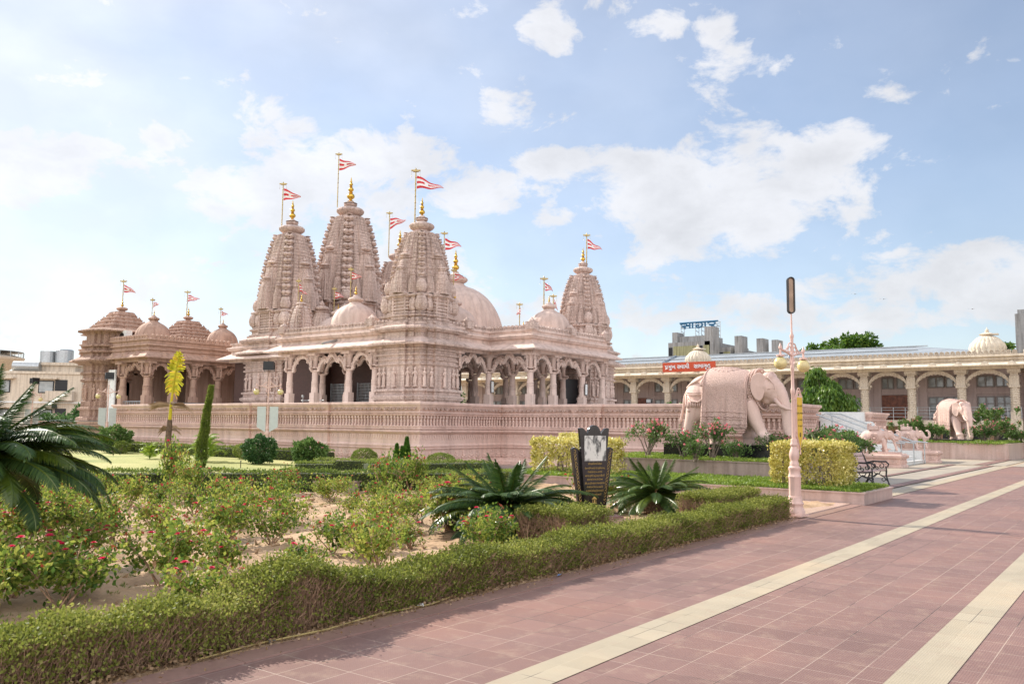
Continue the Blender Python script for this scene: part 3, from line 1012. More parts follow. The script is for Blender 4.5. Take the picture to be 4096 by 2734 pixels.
    A.lathe([(w0 * .3, 0), (w0 * .16, .07), (w0 * .12, .12)], 16, (0, 0, z3 - .02))
    put('spire_disc', MB().merge(A, T).mesh('spire_disc', mat, 40, base_of(tw)), tw)
    kalash_on(tw, cx, cy, zl + z3 + .06, kal)
    if figs and full:
        kk = 0
        for a, b, d, nm, Ln in edges(st, True):
            if Ln < .3 or (nm[0] > .5) or nm[1] > .5:
                continue
            pos = [.5] if Ln < .75 * hw * 1.1 else [.5]
            for f in pos:
                p = a + (b - a) * f + nm * .1
                M = Matrix(((d[0], -nm[0], 0, p[0]), (d[1], -nm[1], 0, p[1]), (0, 0, 1, z(3.1)), (0, 0, 0, 1)))
                place_fig(tw, M, .8 * s, kk)
                kk += 1
    return tw

def kalash_on(parent, x, y, z, s=1.0, mat=None):
    k = MB()
    k.lathe([(.10, 0), (.13, .03), (.05, .08), (.06, .11), (.135, .17), (.155, .23), (.13, .30), (.05, .35), (.09, .37), (.05, .40), (.095, .46), (.11, .50), (.09, .55), (.04, .59), (.07, .61),
             (.035, .64), (.07, .68), (.075, .71), (.05, .76), (.03, .78), (.045, .82), (.02, .87), (.025, .9), (.003, 1.0)], 16)
    k2 = MB().merge(k, TR(x, y, z, 0, s))
    return put('kalash', k2.mesh('kalash', mat or GOLD, 50, base_of(parent)), parent)

def dome(parent, x, y, z0, r, h, ztip, mat=DOMEM, ribs=16, kal=True, fin=None):
    d = MB()
    pr = [(r * 1.02, -.25), (r * 1.02, 0)] + [(r * math.cos(a) ** .9, h * math.sin(a)) for a in np.linspace(0.0, 1.42, 14)]
    d.lathe(pr, ribs * 6, (x, y, z0), ribs=ribs, amp=.03)
    d.lathe([(r * 1.1, -.3), (r * 1.1, -.1), (r * 1.04, -.05)], 32, (x, y, z0))
    o = d.build('dome', mat, parent, smooth=40)
    c = MB()
    zc = z0 + h * .97
    q = r * .26 if r < 2 else r * .2
    c.lathe([(q * 1.5, -q * .35), (q * 1.45, -.02), (q * 1.0, q * .2), (q * .9, q * .45)], 20, (x, y, zc))
    za = amalaka(c, zc + q * .75, q * 1.3, 24)
    c.lathe([(q * .8, 0), (q * .4, q * .25), (q * .3, q * .4)], 12, (x, y, 0)) if False else None
    cc = MB()
    cc.lathe([(q * 1.5, zc - q * .35), (q * 1.45, zc - .02), (q * 1.0, zc + q * .2), (q * .85, zc + q * .4)], 20, (x, y, 0))
    a2 = MB(); amalaka(a2, zc + q * .75, q * 1.25, 24)
    cc.merge(a2, TR(x, y, 0))
    cc.lathe([(q * .8, za - .02), (q * .45, za + q * .15), (q * .3, za + q * .35)], 12, (x, y, 0))
    put('dome_cap', cc.mesh('dome_cap', mat, 40, base_of(o)), o)
    zk = za + q * .3
    kalash_on(o, x, y, zk, max(.3, ztip - zk), None if kal else mat)
    return o

# ------------------------------------------------------------------ main temple
TB = thing('temple', 'large pink sandstone temple with tall curved towers, ribbed domes and open pillared porches', 'temple', (33.6, 30.0, 1.5))
RP = [(25.9, 33.2), (25.9, 24.3), (30.5, 24.3), (30.5, 21.9), (36.7, 21.9), (36.7, 24.3), (41.3, 24.3), (41.3, 33.2), (40.2, 33.2), (40.2, 40.0), (27.9, 40.0), (27.9, 33.2)]
vis = [0, 1, 2, 3, 4, 5, 11]
e = MB()
e.mold(RP, [(-.2, 4.98), (-.2, 4.74), (.2, 4.74), (.2, 4.90), (.68, 4.84), (.71, 4.90), (.14, 5.22), (.12, 5.34), (.2, 5.37), (.26, 5.40), (.26, 5.46), (.32, 5.48), (.32, 5.54), (.12, 5.60), (.12, 5.70), (.18, 5.72), (.18, 5.80), (.06, 5.80), (-.1, 5.8), (-.1, 5.3)])
e.many(dentil, run(RP, .075, .29, 5.48, True, vis))
e.build('eaves', PINKP, TB)
MB().prism(RP, 4.97, 5.32).build('roof', PINKP, TB)
MB().many(crown, run(RP, .225, .1, 5.8, True, vis)).build('roof_crest', PINKT, TB)
# corner blocks of the crest
for x, y in ((25.85, 33.2), (25.85, 27.15), (28.8, 24.2), (30.45, 21.85), (36.75, 21.85), (33.6, 21.85)):
    cb = MB().cbox(x, y, 5.78, .42, .42, .34)
    cb.lathe([(.2, 6.12), (.15, 6.2), (.06, 6.26), (.003, 6.36)], 8, (x, y, 0))
    cb.build('crest_block', PINKT, TB)

cols_out = [(25.9, 32.7), (25.9, 30.9), (25.9, 28.6), (25.9, 26.95), (28.15, 24.3), (30.5, 24.3), (30.5, 21.95), (32.3, 21.95), (34.8, 21.95), (36.65, 21.95), (39.2, 24.3)]
cols_in = [(27.9, 32.7), (27.9, 30.9), (27.9, 28.6), (27.9, 26.9), (28.15, 26.6), (30.5, 26.6), (32.3, 24.3), (34.8, 24.3), (36.65, 24.3), (32.3, 26.6), (34.8, 26.6), (37.4, 26.6), (30.5, 30.6), (36.8, 30.6), (30.5, 33.0), (36.8, 33.0)]
for x, y in cols_out + cols_in:
    put('column', COLM, TB, (x - 33.6, y - 30, 0))
fk = 0
for (x, y, nx_, ny_) in ((25.9, 32.7, -1, 0), (25.9, 30.9, -1, 0), (25.9, 28.6, -1, 0), (25.9, 26.95, -1, 0), (28.15, 24.3, 0, -1), (30.5, 21.95, -1, 0), (30.5, 21.95, 0, -1), (32.3, 21.95, 0, -1), (34.8, 21.95, 0, -1), (36.65, 21.95, 0, -1)):
    px, py = x + nx_ * .26, y + ny_ * .26
    M = Matrix(((-ny_, -nx_, 0, px), (nx_, -ny_, 0, py), (0, 0, 1, 1.5 + 2.57), (0, 0, 0, 1)))
    place_fig(TB, M, .66, fk); fk += 1
def arch(ax, ay, bx, by, z=1.5, mat=PINKP, parent=None, **kw):
    L = math.hypot(bx - ax, by - ay)
    a = math.atan2(by - ay, bx - ax)
    MB().merge(arch_mb(L, **kw), TR(ax, ay, z, a)).build('arch', mat, parent or TB, smooth=50)
for (a, b) in ((0, 1), (1, 2), (2, 3), (4, 5), (5, 6), (6, 7), (7, 8), (8, 9)):
    arch(*cols_out[a], *cols_out[b])
for (a, b) in (((30.5, 24.3), (32.3, 24.3)), ((32.3, 24.3), (34.8, 24.3)), ((34.8, 24.3), (36.65, 24.3)), ((27.9, 28.6), (27.9, 30.9)), ((27.9, 30.9), (27.9, 32.7)), ((28.15, 26.6), (30.5, 26.6)), ((30.5, 26.6), (32.3, 26.6)), ((32.3, 26.6), (34.8, 26.6)),
               ((32.3, 24.3), (32.3, 26.6)), ((30.5, 24.3), (30.5, 26.6)), ((34.8, 24.3), (34.8, 26.6))):
    arch(*a, *b)
# inner sanctum walls, dark timber doors, lattice gates
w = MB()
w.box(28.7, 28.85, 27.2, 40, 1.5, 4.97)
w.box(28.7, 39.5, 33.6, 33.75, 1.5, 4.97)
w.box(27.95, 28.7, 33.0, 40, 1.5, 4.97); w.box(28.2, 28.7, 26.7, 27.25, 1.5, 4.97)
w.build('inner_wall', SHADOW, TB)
dr = MB(); dr.box(37.0, 38.6, 24.62, 24.7, 1.5, 4.0); dr.build('door', DARK, TB)
lat = MB()
for (ya, yb) in ((27.3, 28.4), (28.9, 30.6), (31.1, 32.5)):
    n = int((yb - ya) / .09)
    for i in range(n + 1):
        y = ya + (yb - ya) * i / n
        lat.box(28.28, 28.31, y - .008, y + .008, 1.5, 3.45)
    for i in range(15):
        z = 1.5 + i * .139
        lat.box(28.275, 28.315, ya, yb, z - .008, z + .008)
    for y in (ya, yb):
        lat.box(28.26, 28.33, y - .025, y + .025, 1.5, 3.5)
lat.build('lattice_gate', GREY, TB)
rl = MB()
for y in (31.2, 32.2):
    rl.tube([(26.3, y, 1.5), (26.3, y, 2.75)], .025, 6); rl.ball((26.3, y, 2.8), .07, 8, 5)
rl.tube([(26.3, 30.7, 2.6), (26.3, 32.3, 2.6)], .025, 6); rl.tube([(26.3, 30.7, 2.45), (26.3, 32.3, 2.45)], .018, 6)
rl.build('railing', GREY, TB)
pipe = MB().tube([(26.0, 29.35, 5.34), (24.95, 29.35, 5.05)], .055, 10)
pipe.build('drain_pipe', GREY, TB)

# mirrored pairs of towers and the taller row behind
tower(TB, 27.0, 25.4, 1.22, .94, 7.08, 2.82, kal=.86)
tower(TB, 40.0, 25.2, 1.22, .93, 7.08, 2.82, kal=.86)
tower(TB, 29.4, 37.4, 1.52, 1.17, 7.5, 4.25, kal=1.14)
tower(TB, 33.6, 37.4, 1.6, 1.35, 8.45, 5.15, kal=1.52, figs=False)
tower(TB, 37.8, 37.4, 1.5, 1.17, 7.5, 4.1, kal=1.22, figs=False)
# domes
dome(TB, 33.6, 29.1, 5.75, 2.62, 3.05, 10.75, ribs=26)
dome(TB, 27.0, 29.5, 6.0, 1.12, 1.08, 7.95)
dome(TB, 29.2, 33.2, 5.9, 1.1, 1.05, 7.55)
dome(TB, 30.0, 26.0, 5.95, 1.1, 1.05, 7.8)
dome(TB, 33.6, 23.1, 6.0, 1.08, 1.05, 7.8)
dome(TB, 40.4, 29.6, 5.9, 1.0, .95, 7.7)
dome(TB, 38.4, 26.0, 5.9, .8, .7, 7.7)
# little spire on the corner of the left porch
sp = MB()
s0 = spire_mb(.42, 1.15, True)
sp.merge(s0, TR(26.55, 32.85, 6.05))
sp.cbox(26.55, 32.85, 5.8, 1.0, 1.0, .25)
q = MB(); zz = amalaka(q, 1.22, .27, 20)
sp.merge(q, TR(26.55, 32.85, 6.05))
so = sp.build('small_spire', PINKT, TB, smooth=35)
kalash_on(so, 26.55, 32.85, 6.05 + zz - .02, .42)
for (x, y, s) in ((30.0, 35.4, .5), (36.6, 35.4, .5), (31.5, 35.3, .5)):
    sp = MB().merge(mini_mb(s, 2.6), TR(x, y, 5.4))
    sp.build('small_spire', PINKT, TB, smooth=35)

# notices fixed to two columns
for (x, y) in ((30.5, 24.1), (34.8, 21.75)):
    f = MB().box(x - .11, x + .11, y - .03, y, 3.0, 3.55); fo = f.build('notice_frame', DARK, TB)
    MB().box(x - .085, x + .085, y - .034, y - .03, 3.03, 3.52).build('notice_sheet', WHITEP, fo)

# ------------------------------------------------------------------ left temple
LB = thing('side_temple', 'lower weathered red sandstone temple on the left with stepped pyramid roofs and ribbed domes', 'temple', (26, 44, 0))
LP = [(24.6, 50.0), (24.6, 42.9), (34.5, 42.9), (34.5, 50.0)]
e = MB()
e.mold(LP, [(-.2, 5.0), (-.2, 4.74), (.2, 4.74), (.2, 4.95), (.55, 4.90), (.58, 4.96), (.14, 5.25), (.12, 5.34), (.2, 5.37), (.2, 5.43), (.1, 5.46), (.1, 5.56), (.22, 5.6), (.22, 5.68), (.1, 5.72), (.1, 5.86), (.2, 5.9), (.2, 5.96), (.05, 6.0), (-.1, 6.0), (-.1, 5.3)])
for M in run(LP, 1.25, .42, 5.0, True, [0, 1]):
    e.add([(-.22, -.08, .02), (.22, -.08, .02), (0, -.06, .26), (-.22, .3, .02), (.22, .3, .02), (0, .25, .28)], [(0, 1, 2), (3, 0, 2, 5), (1, 4, 5, 2)], M)
e.build('eaves', REDST, LB)
MB().prism(LP, 4.98, 5.6).build('roof', REDST, LB)
MB().many(crown, [M @ Matrix.Scale(1.1, 4) for M in run(LP, .26, .1, 5.98, True, [0, 1])]).build('roof_crest', REDST, LB)
lcols = [(24.6, 45.4), (24.6, 43.0), (26.1, 42.95), (27.35, 42.95), (28.9, 42.95), (31.0, 42.95), (33, 42.95)]
for x, y in lcols + [(26.2, 45.4), (28.9, 45.4), (31, 45.4), (26.2, 47.6)]:
    put('column', COLR, LB, (x - 26, y - 44, 1.5))
for i in range(6):
    arch(*lcols[i], *lcols[i + 1], mat=REDST, parent=LB)
for (x, y, nx_, ny_) in ((24.6, 43.0, -1, 0), (24.6, 43.0, 0, -1), (28.9, 42.95, 0, -1), (24.6, 45.4, -1, 0), (24.6, 45.4, 0, -1), (27.35, 42.95, 0, -1)):
    M = Matrix(((-ny_, -nx_, 0, x + nx_ * .3), (nx_, -ny_, 0, y + ny_ * .3), (0, 0, 1, 4.05), (0, 0, 0, 1)))
    place_fig(LB, M, .72, 0, FIGR)
w = MB()
w.box(24.95, 25.1, 46.2, 50, 1.5, 4.98); w.box(25, 34.2, 46.6, 46.8, 1.5, 4.98)
w.box(28.0, 34, 44.6, 44.75, 1.5, 4.98)
w.build('inner_wall', REDST, LB)
MB().box(31.2, 33.4, 44.4, 44.55, 1.5, 4.0).build('door', SHADOW, LB)
MB().box(24.30, 24.38, 45.75, 46.45, 1.45, 4.35).build('white_door', WHITEP, LB)
rl = MB()
for i in range(9):
    y = 43.3 + i * .24
    rl.tube([(24.55, y, 1.5), (24.55, y, 2.6)], .018, 5)
rl.tube([(24.55, 43.2, 2.6), (24.55, 45.3, 2.6)], .03, 6)
rl.tube([(24.9, 42.7, 2.55), (28.7, 42.7, 2.55)], .03, 6)
rl.build('railing', GREY, LB)
# outdoor air conditioner unit on the roof edge
ac = MB().box(24.9, 25.25, 45.9, 46.9, 6.0, 6.6)
aco = ac.build('air_conditioner', WHITEP, LB)
MB().lathe([(.2, 0), (.2, .03), (.02, .03)], 16, M=TR(24.9, 46.35, 6.3) @ Matrix.Rotation(-math.pi / 2, 4, 'Y')).build('fan_grille', DARK, aco)
# corner tower of the left temple
tw = MB()
st = [(25.2 + x, 47.9 + y) for x, y in star(1.02, .12, .28)]
pr = [(.3, 0), (.3, .5), (.15, .6), (.15, .9), (.3, 1.0), (.3, 1.2), (.12, 1.3), (.12, 1.5), (.25, 1.55), (.25, 1.7), (.1, 1.76), (.1, 2.1), (.22, 2.15), (.22, 2.25), (.08, 2.3), (.08, 2.6), (.0, 2.65), (.0, 3.7), (.14, 3.75), (.14, 3.85), (.04, 3.9),
      (.04, 4.1), (.16, 4.15), (.16, 4.25), (.05, 4.3), (.05, 4.6), (.15, 4.7), (.5, 4.85), (.5, 4.93), (.12, 5.15), (.12, 5.3), (.25, 5.36), (.25, 5.45), (.05, 5.5), (.05, 5.65), (.2, 5.7), (.2, 5.8), (.0, 5.85), (.0, 6.4), (.1, 6.5), (.35, 6.56), (.35, 6.63), (.0, 6.75)]
tw.mold(st, pr)
tw.many(dentil, run(st, .1, .47, 4.86, True, None, .1)); tw.many(dentil, run(st, .1, .3, 6.56, True, None, .1))
two = tw.build('corner_tower', REDSC, LB)
k = 0
for a, b, d, nm, Ln in edges(st, True):
    if Ln < .3 or nm[0] > .5 or nm[1] > .5:
        continue
    p = (a + b) / 2 + nm * .1
    M = Matrix(((d[0], -nm[0], 0, p[0]), (d[1], -nm[1], 0, p[1]), (0, 0, 1, 2.7), (0, 0, 0, 1)))
    place_fig(two, M, .85, k, FIGR); k += 1

def pyramid(parent, cx, cy, z0, hw, z1, ztip, n=6):
    b = MB()
    h = (z1 - z0) / n
    for i in range(n):
        s = hw * (1 - .80 * (i / n) ** 1.15)
        s2 = hw * (1 - .80 * ((i + .55) / n) ** 1.15)
        pl = [(cx + x, cy + y) for x, y in star(s, .03, .08)]
        b.mold(pl, [(-.3, z0 + i * h), (.1, z0 + i * h), (.12, z0 + i * h + .06), (.0, z0 + i * h + h * .35), (-(s - s2) * .6, z0 + i * h + h * .55), (-(s - s2), z0 + (i + 1) * h)])
        for M in run(pl, .19, .03, z0 + i * h + .04, True, None, .1):
            b.ball((0, 0, .05), .07, 6, 4, M=M)
        for c in range(4):
            a = math.pi / 4 + c * math.pi / 2
            b.lathe([(.1, 0), (.13, .05), (.06, .13), (.02, .2)], 8, (cx + s * 1.35 * math.cos(a), cy + s * 1.35 * math.sin(a), z0 + i * h + .04))
    s = hw * .2
    b.cbox(cx, cy, z1 - h * .6, s * 3.2, s * 3.2, h * .7)
    o = b.build('pyramid_roof', REDST, parent)
    q = MB(); za = amalaka(q, .22, hw * .22, 24)
    q.lathe([(hw * .14, -.1), (hw * .12, .1)], 12)
    put('roof_disc', MB().merge(q, TR(cx, cy, z1)).mesh('roof_disc', REDST, 40, base_of(o)), o)
    kalash_on(o, cx, cy, z1 + za - .02, ztip - z1 - za)
    return o
pyramid(LB, 26.4, 49.3, 6.55, 1.5, 8.0, 8.95)
pyramid(LB, 30.0, 48.0, 6.4, 1.4, 7.75, 8.7)
dome(LB, 26.1, 45.2, 6.2, .98, .95, 7.85, mat=REDST)
dome(LB, 30.2, 44.6, 6.15, .92, .95, 7.75, mat=REDST)
dome(LB, 33.2, 44.6, 6.15, .8, .85, 7.6, mat=REDST)

# ------------------------------------------------------------------ flagpoles
WHITEC = plain('white_cloth', (.74, .72, .70), .7)
def flag_mesh(h, L, droop, phase, amp=.06):
    nu, nv = 14, 10
    vs = []; fs = []; mi = []
    for i in range(nu + 1):
        u = i / nu
        for j in range(nv + 1):
            v = j / nv
            hh = h * (1 - .93 * u)
            x = L * u
            z = -droop * u ** 1.2 * h - (1 - v) * hh - .15 * h * u * (v - .5) * 0
            y = amp * math.sin(u * 9 + phase) * (.3 + u) + .03 * math.sin(v * 5 + phase)
            z += .05 * h * math.sin(u * 8 + phase * 2)
            vs.append((x, y, z))
    for i in range(nu):
        for j in range(nv):
            a = i * (nv + 1) + j
            fs.append((a, a + nv + 1, a + nv + 2, a + 1))
            mi.append(0 if (j // 2) % 2 == 0 else 1)
            if j // 2 == 2 and i in (4, 5):
                mi[-1] = 1
    me = bpy.data.meshes.new('flag')
    me.from_pydata(vs, [], fs)
    me.materials.append(REDP); me.materials.append(WHITEC)
    me.polygons.foreach_set('material_index', mi)
    me.polygons.foreach_set('use_smooth', [True] * len(fs))
    me.update()
    return me
def flagpole(x, y, right, zb, zt, fh, label, droop=.45, ph=0.0, plat=True, fl=1.35, rot=None):
    x += r0.x * right; y += r0.y * right
    t = thing('flagpole', label, 'flagpole', (x, y, zb), 0, 'striped temple flags on brass poles')
    H = zt - zb
    p = MB().tube([(0, 0, -.25), (0, 0, H)], .028 if fh > .4 else .018, 8)
    for i in range(int(H / .28)):
        p.lathe([(.03, -.02), (.045 if fh > .4 else .032, 0), (.03, .02)], 8, (0, 0, .1 + i * .28))
    put('pole', p.mesh('pole', BRASS, 40), t)
    s = .2 if fh > .4 else .13
    c = MB().box(-s, s, -.05, .05, H, H + .05).box(-s * .6, s * .6, -.07, .07, H - .035, H)
    c.lathe([(.03, 0), (.035, .04), (.004, .1)], 8, (0, 0, H + .05))
    for sx in (-1, 1):
        c.tube([(sx * s * .9, 0, H), (sx * s * .95, 0, H - .22)], .004, 4)
        c.ball((sx * s * .95, 0, H - .24), .018, 6, 4)
    put('pole_top', c.mesh('pole_top', BRASS), t, rz=math.atan2(r0.y, r0.x))
    f = put('flag', flag_mesh(fh, fh * fl, droop, ph), t, (r0.x * .05, r0.y * .05, H - .22 * (fh / .58)), (math.atan2(r0.y, r0.x) + .25) if rot is None else rot)
    return t
flagpole(29.4, 37.4, -.57, 12.3, 14.65, .68, 'brass flagpole with striped flag on the tall left tower', .55, 0.3)
flagpole(33.6, 37.4, -.78, 14.5, 17.45, .72, 'tallest brass flagpole with striped flag, on the central tower', .3, 1.2)
flagpole(37.8, 37.4, -.7, 12.2, 14.75, .72, 'brass flagpole with striped flag on the half hidden rear tower', .1, 2.2)
flagpole(27.0, 25.4, -.31, 10.35, 12.72, .60, 'brass flagpole with a long pointed flag on the front corner tower', .75, 3.4, fl=2.0)
flagpole(33.6, 29.1, -.63, 9.1, 11.6, .66, 'brass flagpole with striped flag beside the big ribbed dome', .5, 4.4)
flagpole(30.0, 26.0, -.07, 7.0, 8.76, .34, 'small flagpole on the dome tucked behind the corner tower', .45, 5.0)
flagpole(27.0, 29.5, -.26, 6.9, 8.7, .34, 'small flagpole on the smooth dome of the left porch', .5, .8)
flagpole(29.2, 33.2, -.22, 6.6, 8.4, .34, 'small flagpole between the porch dome and the central tower', .7, 1.7)
flagpole(26.55, 32.85, -.17, 6.9, 8.4, .36, 'small flagpole on the little spire of the left porch', 1.2, 2.9, rot=math.atan2(r0.y, r0.x) + 1.0)
flagpole(40.0, 25.2, .20, 10.3, 12.2, .58, 'brass flagpole with a drooping flag on the far right tower', .9, 3.7, fl=1.5)
flagpole(33.6, 23.1, -.25, 6.9, 8.6, .42, 'flagpole on the dome above the right porch', .9, 4.9, fl=1.0)
flagpole(40.4, 29.6, -.24, 6.7, 8.65, .42, 'thin flagpole with a limp flag behind the right porch roof', 1.0, 5.7, rot=math.atan2(-r0.y, -r0.x), fl=.6)
flagpole(38.4, 26.0, -.1, 6.5, 8.6, .42, 'flagpole partly hidden between the right porch dome and the far right tower', 1.4, .5, fl=.5)
flagpole(26.4, 49.3, .0, 7.9, 9.9, .48, 'flagpole on the leftmost pyramid roof', .9, 1.4, fl=1.4)
flagpole(26.1, 45.2, -.13, 7.0, 8.4, .3, 'small flagpole on the leftmost ribbed dome', .2, 2.4, fl=1.1)
flagpole(30.0, 48.0, -.12, 7.7, 9.6, .44, 'flagpole with a wide flag on the second pyramid roof', .5, 3.3, fl=1.6)
flagpole(30.2, 44.6, -.17, 6.9, 8.3, .3, 'small flagpole on the ribbed dome beside the tall left tower', .6, 4.2, fl=1.3)
flagpole(33.2, 44.6, -.2, 6.7, 8.2, .3, 'distant little flagpole just left of the tall left tower', .5, 5.2)
# ------------------------------------------------------------------ assembly hall on the right
HX = 70.0
HB = thing('assembly_hall', 'long cream hall with arched verandah, pink walls and metal sheet roof', 'hall', (HX, 18, 0))
Y0, Y1 = 7.45, 62.0
bay = 3.4
cy0 = 7.79
colsY = [cy0 + i * bay for i in range(16)]
b = MB()
HPOLY = [(HX - .5, Y1), (HX - .5, Y0), (HX + 14, Y0), (HX + 14, Y1)]
b.mold(HPOLY, [(-.3, 6.3), (-.3, 5.9), (.3, 5.9), (.3, 6.12), (1.15, 6.05), (1.18, 6.13), (.3, 6.42), (.3, 6.5), (.45, 6.54), (.45, 6.6), (.35, 6.63), (.35, 6.7), (.58, 6.75), (.58, 6.82), (.4, 6.86), (.4, 6.92), (.2, 6.92), (.2, 6.3)])
for M in run(HPOLY, 1.7, .75, 6.35, True, [1]):
    pass
for y in colsY:
    for yy in (y, y + bay / 2):
        x = HX - 1.62
        b.add([(x, yy - .3, 6.12), (x, yy + .3, 6.12), (x + .05, yy, 6.40), (x + .9, yy - .3, 6.38), (x + .9, yy + .3, 6.38), (x + .9, yy, 6.5)], [(0, 2, 1), (0, 3, 5, 2), (1, 2, 5, 4)])
b.build('eaves', CREAM, HB)
cr = MB()
ring = MB().lathe([(.19, -.05), (.19, .07), (.13, .07), (.12, .02), (.05, .03), (.001, .09)], 14, M=Matrix.Translation((0, 0, .2)) @ LAYX)
ring.cbox(0, 0, 0, .40, .12, .12)
cr.many(ring, [M @ Matrix.Scale(.85, 4) for M in run(HPOLY, .36, .35, 6.9, True, [0, 1])])
cr.build('roof_crest', CREAMC, HB)
rf = MB()
rf.add([(HX - .4, Y0 + 6, 6.9), (HX - .4, Y1, 6.9), (HX + 11, Y1, 8.75), (HX + 11, Y0 + 9, 8.75)], [(0, 3, 2, 1)])
rf.add([(HX - .4, Y0 + 1, 6.9), (HX - .4, Y0 + 6, 6.9), (HX + 11, Y0 + 9, 8.75), (HX + 11, Y0 + 2, 8.0)], [(0, 3, 2, 1)])
m, t, bs = mat_new('corrugated_metal')
co = t.nodes.new('ShaderNodeTexCoord').outputs['Object']
wv = N(t, 'ShaderNodeTexWave', i_Scale=3.2, i_Distortion=0.0); wv.bands_direction = 'Y'
t.links.new(co, wv.inputs['Vector'])
nn = N(t, 'ShaderNodeTexNoise', i_Scale=.5, i_Detail=5.0); t.links.new(co, nn.inputs['Vector'])
cc_ = ramp(t, nn.outputs['Fac'], [(.3, (.30, .33, .35)), (.7, (.46, .49, .51))])
t.links.new(cc_, bs.inputs['Base Color'])
bpn = N(t, 'ShaderNodeBump'); bpn.inputs['Distance'].default_value = .04; bpn.inputs['Strength'].default_value = .6
t.links.new(wv.outputs['Fac'], bpn.inputs['Height']); t.links.new(bpn.outputs[0], bs.inputs['Normal'])
bs.inputs['Roughness'].default_value = .45; bs.inputs['Metallic'].default_value = .3
METAL = m
ro = rf.build('metal_roof', METAL, HB)
rr = MB()
for f in (.30, .62, .97):
    x = HX - .4 + 11.4 * f; z = 6.9 + 1.85 * f
    rr.box(x - .1, x + .1, Y0 + 8, Y1, z + .02, z + .1)
rr.tube([(HX - .2, 24, 7.0), (HX + 10.8, 27.5, 8.82)], .09, 4)
rr.tube([(HX - .2, 36, 7.0), (HX + 10.8, 39.5, 8.82)], .09, 4)
rr.build('roof_flashing', GREY, HB)
# columns
cm = MB()
cm.cbox(0, 0, 0, 1.0, 1.0, 1.15); cm.cbox(0, 0, 1.15, .85, .85, 1.05); cm.cbox(0, 0, 2.2, .78, .78, .12)
cm.cbox(0, 0, 2.32, .6, .6, .5); cm.lathe([(.36, 2.82), (.3, 2.95), (.29, 4.5), (.36, 4.56)], 8, rot=math.pi / 8)
for i in range(9):
    cm.lathe([(.29, 3.0 + i * .17), (.325, 3.04 + i * .17), (.325, 3.11 + i * .17), (.29, 3.15 + i * .17)], 8, rot=math.pi / 8)
cm.cbox(0, 0, 4.56, .72, .72, .14); cm.cbox(0, 0, 4.7, .6, .6, .7); cm.cbox(0, 0, 5.35, .5, .5, .25); cm.cbox(0, 0, 5.58, .8, .8, .1); cm.cbox(0, 0, 5.68, 1.1, .8, .23)
CM = cm.mesh('column', CREAMC, 35)
for y in colsY:
    put('column', CM, HB, (-.1, y - 18, 0))
# scalloped arches
ab = MB()
L = bay
n = 61
u = np.linspace(0, 1, n)
x = .28 + u * (L - .56)
zb = 4.70 + .95 * np.sin(np.pi * u) ** .55
sc_ = np.abs(np.sin(u * np.pi * 11)) * .07
vv_ = []
for i in range(n):
    for (yy, dz) in ((-.1, 0), (-.1, .26), (.1, .26), (.1, 0)):
        vv_.append((x[i], yy, zb[i] + (dz if dz else -sc_[i])))
fc = []
for i in range(n - 1):
    for k in range(4):
        fc.append((i * 4 + k, i * 4 + (k + 1) % 4, (i + 1) * 4 + (k + 1) % 4, (i + 1) * 4 + k))
ab.add(vv_, fc)
ab.ball((.4, -.12, 4.8), .13, 8, 5); ab.ball((L - .4, -.12, 4.8), .13, 8, 5)
AM = ab.mesh('arch', CREAMC, None)
for y in colsY[:-1]:
    put('arch', AM, HB, (-.1, y - 18, 0), math.pi / 2)
# verandah floor, cream fascia, wall, windows, door
fl = MB().box(HX - .3, HX + 3, Y0, Y1, 1.75, 2.2); fl.build('verandah_floor', CREAMC, HB)
bw = MB().box(HX + .6, HX + .8, Y0 - .5, Y1, 0, 1.76)
bw.build('basement_wall', stone('ochre_wall', (.34, .20, .13), (.42, .26, .17), .9, .5, .1), HB)
for y in colsY[:7]:
    for k in (.55, 1.95):
        MB().box(HX + .55, HX + .61, y + k, y + k + .95, .35, 1.35).build('basement_opening', DARK, HB)
w = MB().box(HX + 3, HX + 3.3, Y0 - .5, Y1, 0, 6.25)
w.box(HX + 2.9, HX + 3.0, Y0 - .4, Y1, 4.25, 4.4)
for y in colsY:
    w.box(HX + 2.93, HX + 3.0, y + .15, y + .5, 2.2, 6.3); w.box(HX + 2.93, HX + 3.0, y + 2.9, y + 3.2, 2.2, 6.3)
w.box(HX - .4, HX + 3, Y0 - .7, Y0 - .5, 0, 5.9)
w.build('hall_wall', HALLW, HB)
def window(parent, y, z0, z1, wd):
    f = MB()
    x = HX + 2.86
    for (a, b_, c, d) in ((y - wd / 2, y - wd / 2 + .09, z0, z1), (y + wd / 2 - .09, y + wd / 2, z0, z1), (y - .06, y + .06, z0, z1)):
        f.box(x, x + .1, a, b_, c, d)
    for z in (z0, z1 - .09) + ((z0 + (z1 - z0) * .36, z0 + (z1 - z0) * .66) if z1 - z0 > 1.2 else ()):
        f.box(x + .01, x + .09, y - wd / 2, y + wd / 2, z, z + .08)
    fo = f.build('window_frame', FRAMEM, parent)
    MB().box(x + .05, x + .07, y - wd / 2 + .05, y + wd / 2 - .05, z0 + .05, z1 - .05).build('pane', GLASSP, fo)
for i, y in enumerate(colsY[:-1]):
    if i == 2:
        window(HB, y + 1.2, 4.7, 5.6, 1.1); window(HB, y + 2.4, 4.7, 5.6, .9)
        continue
    for (yy, wd) in ((y + 1.05, 1.05), (y + 2.25, 1.15)):
        if i in (7, 9) and yy < y + 1.5:
            continue
        window(HB, yy, 2.3, 4.05, wd)
        window(HB, yy, 4.75, 5.6, wd)
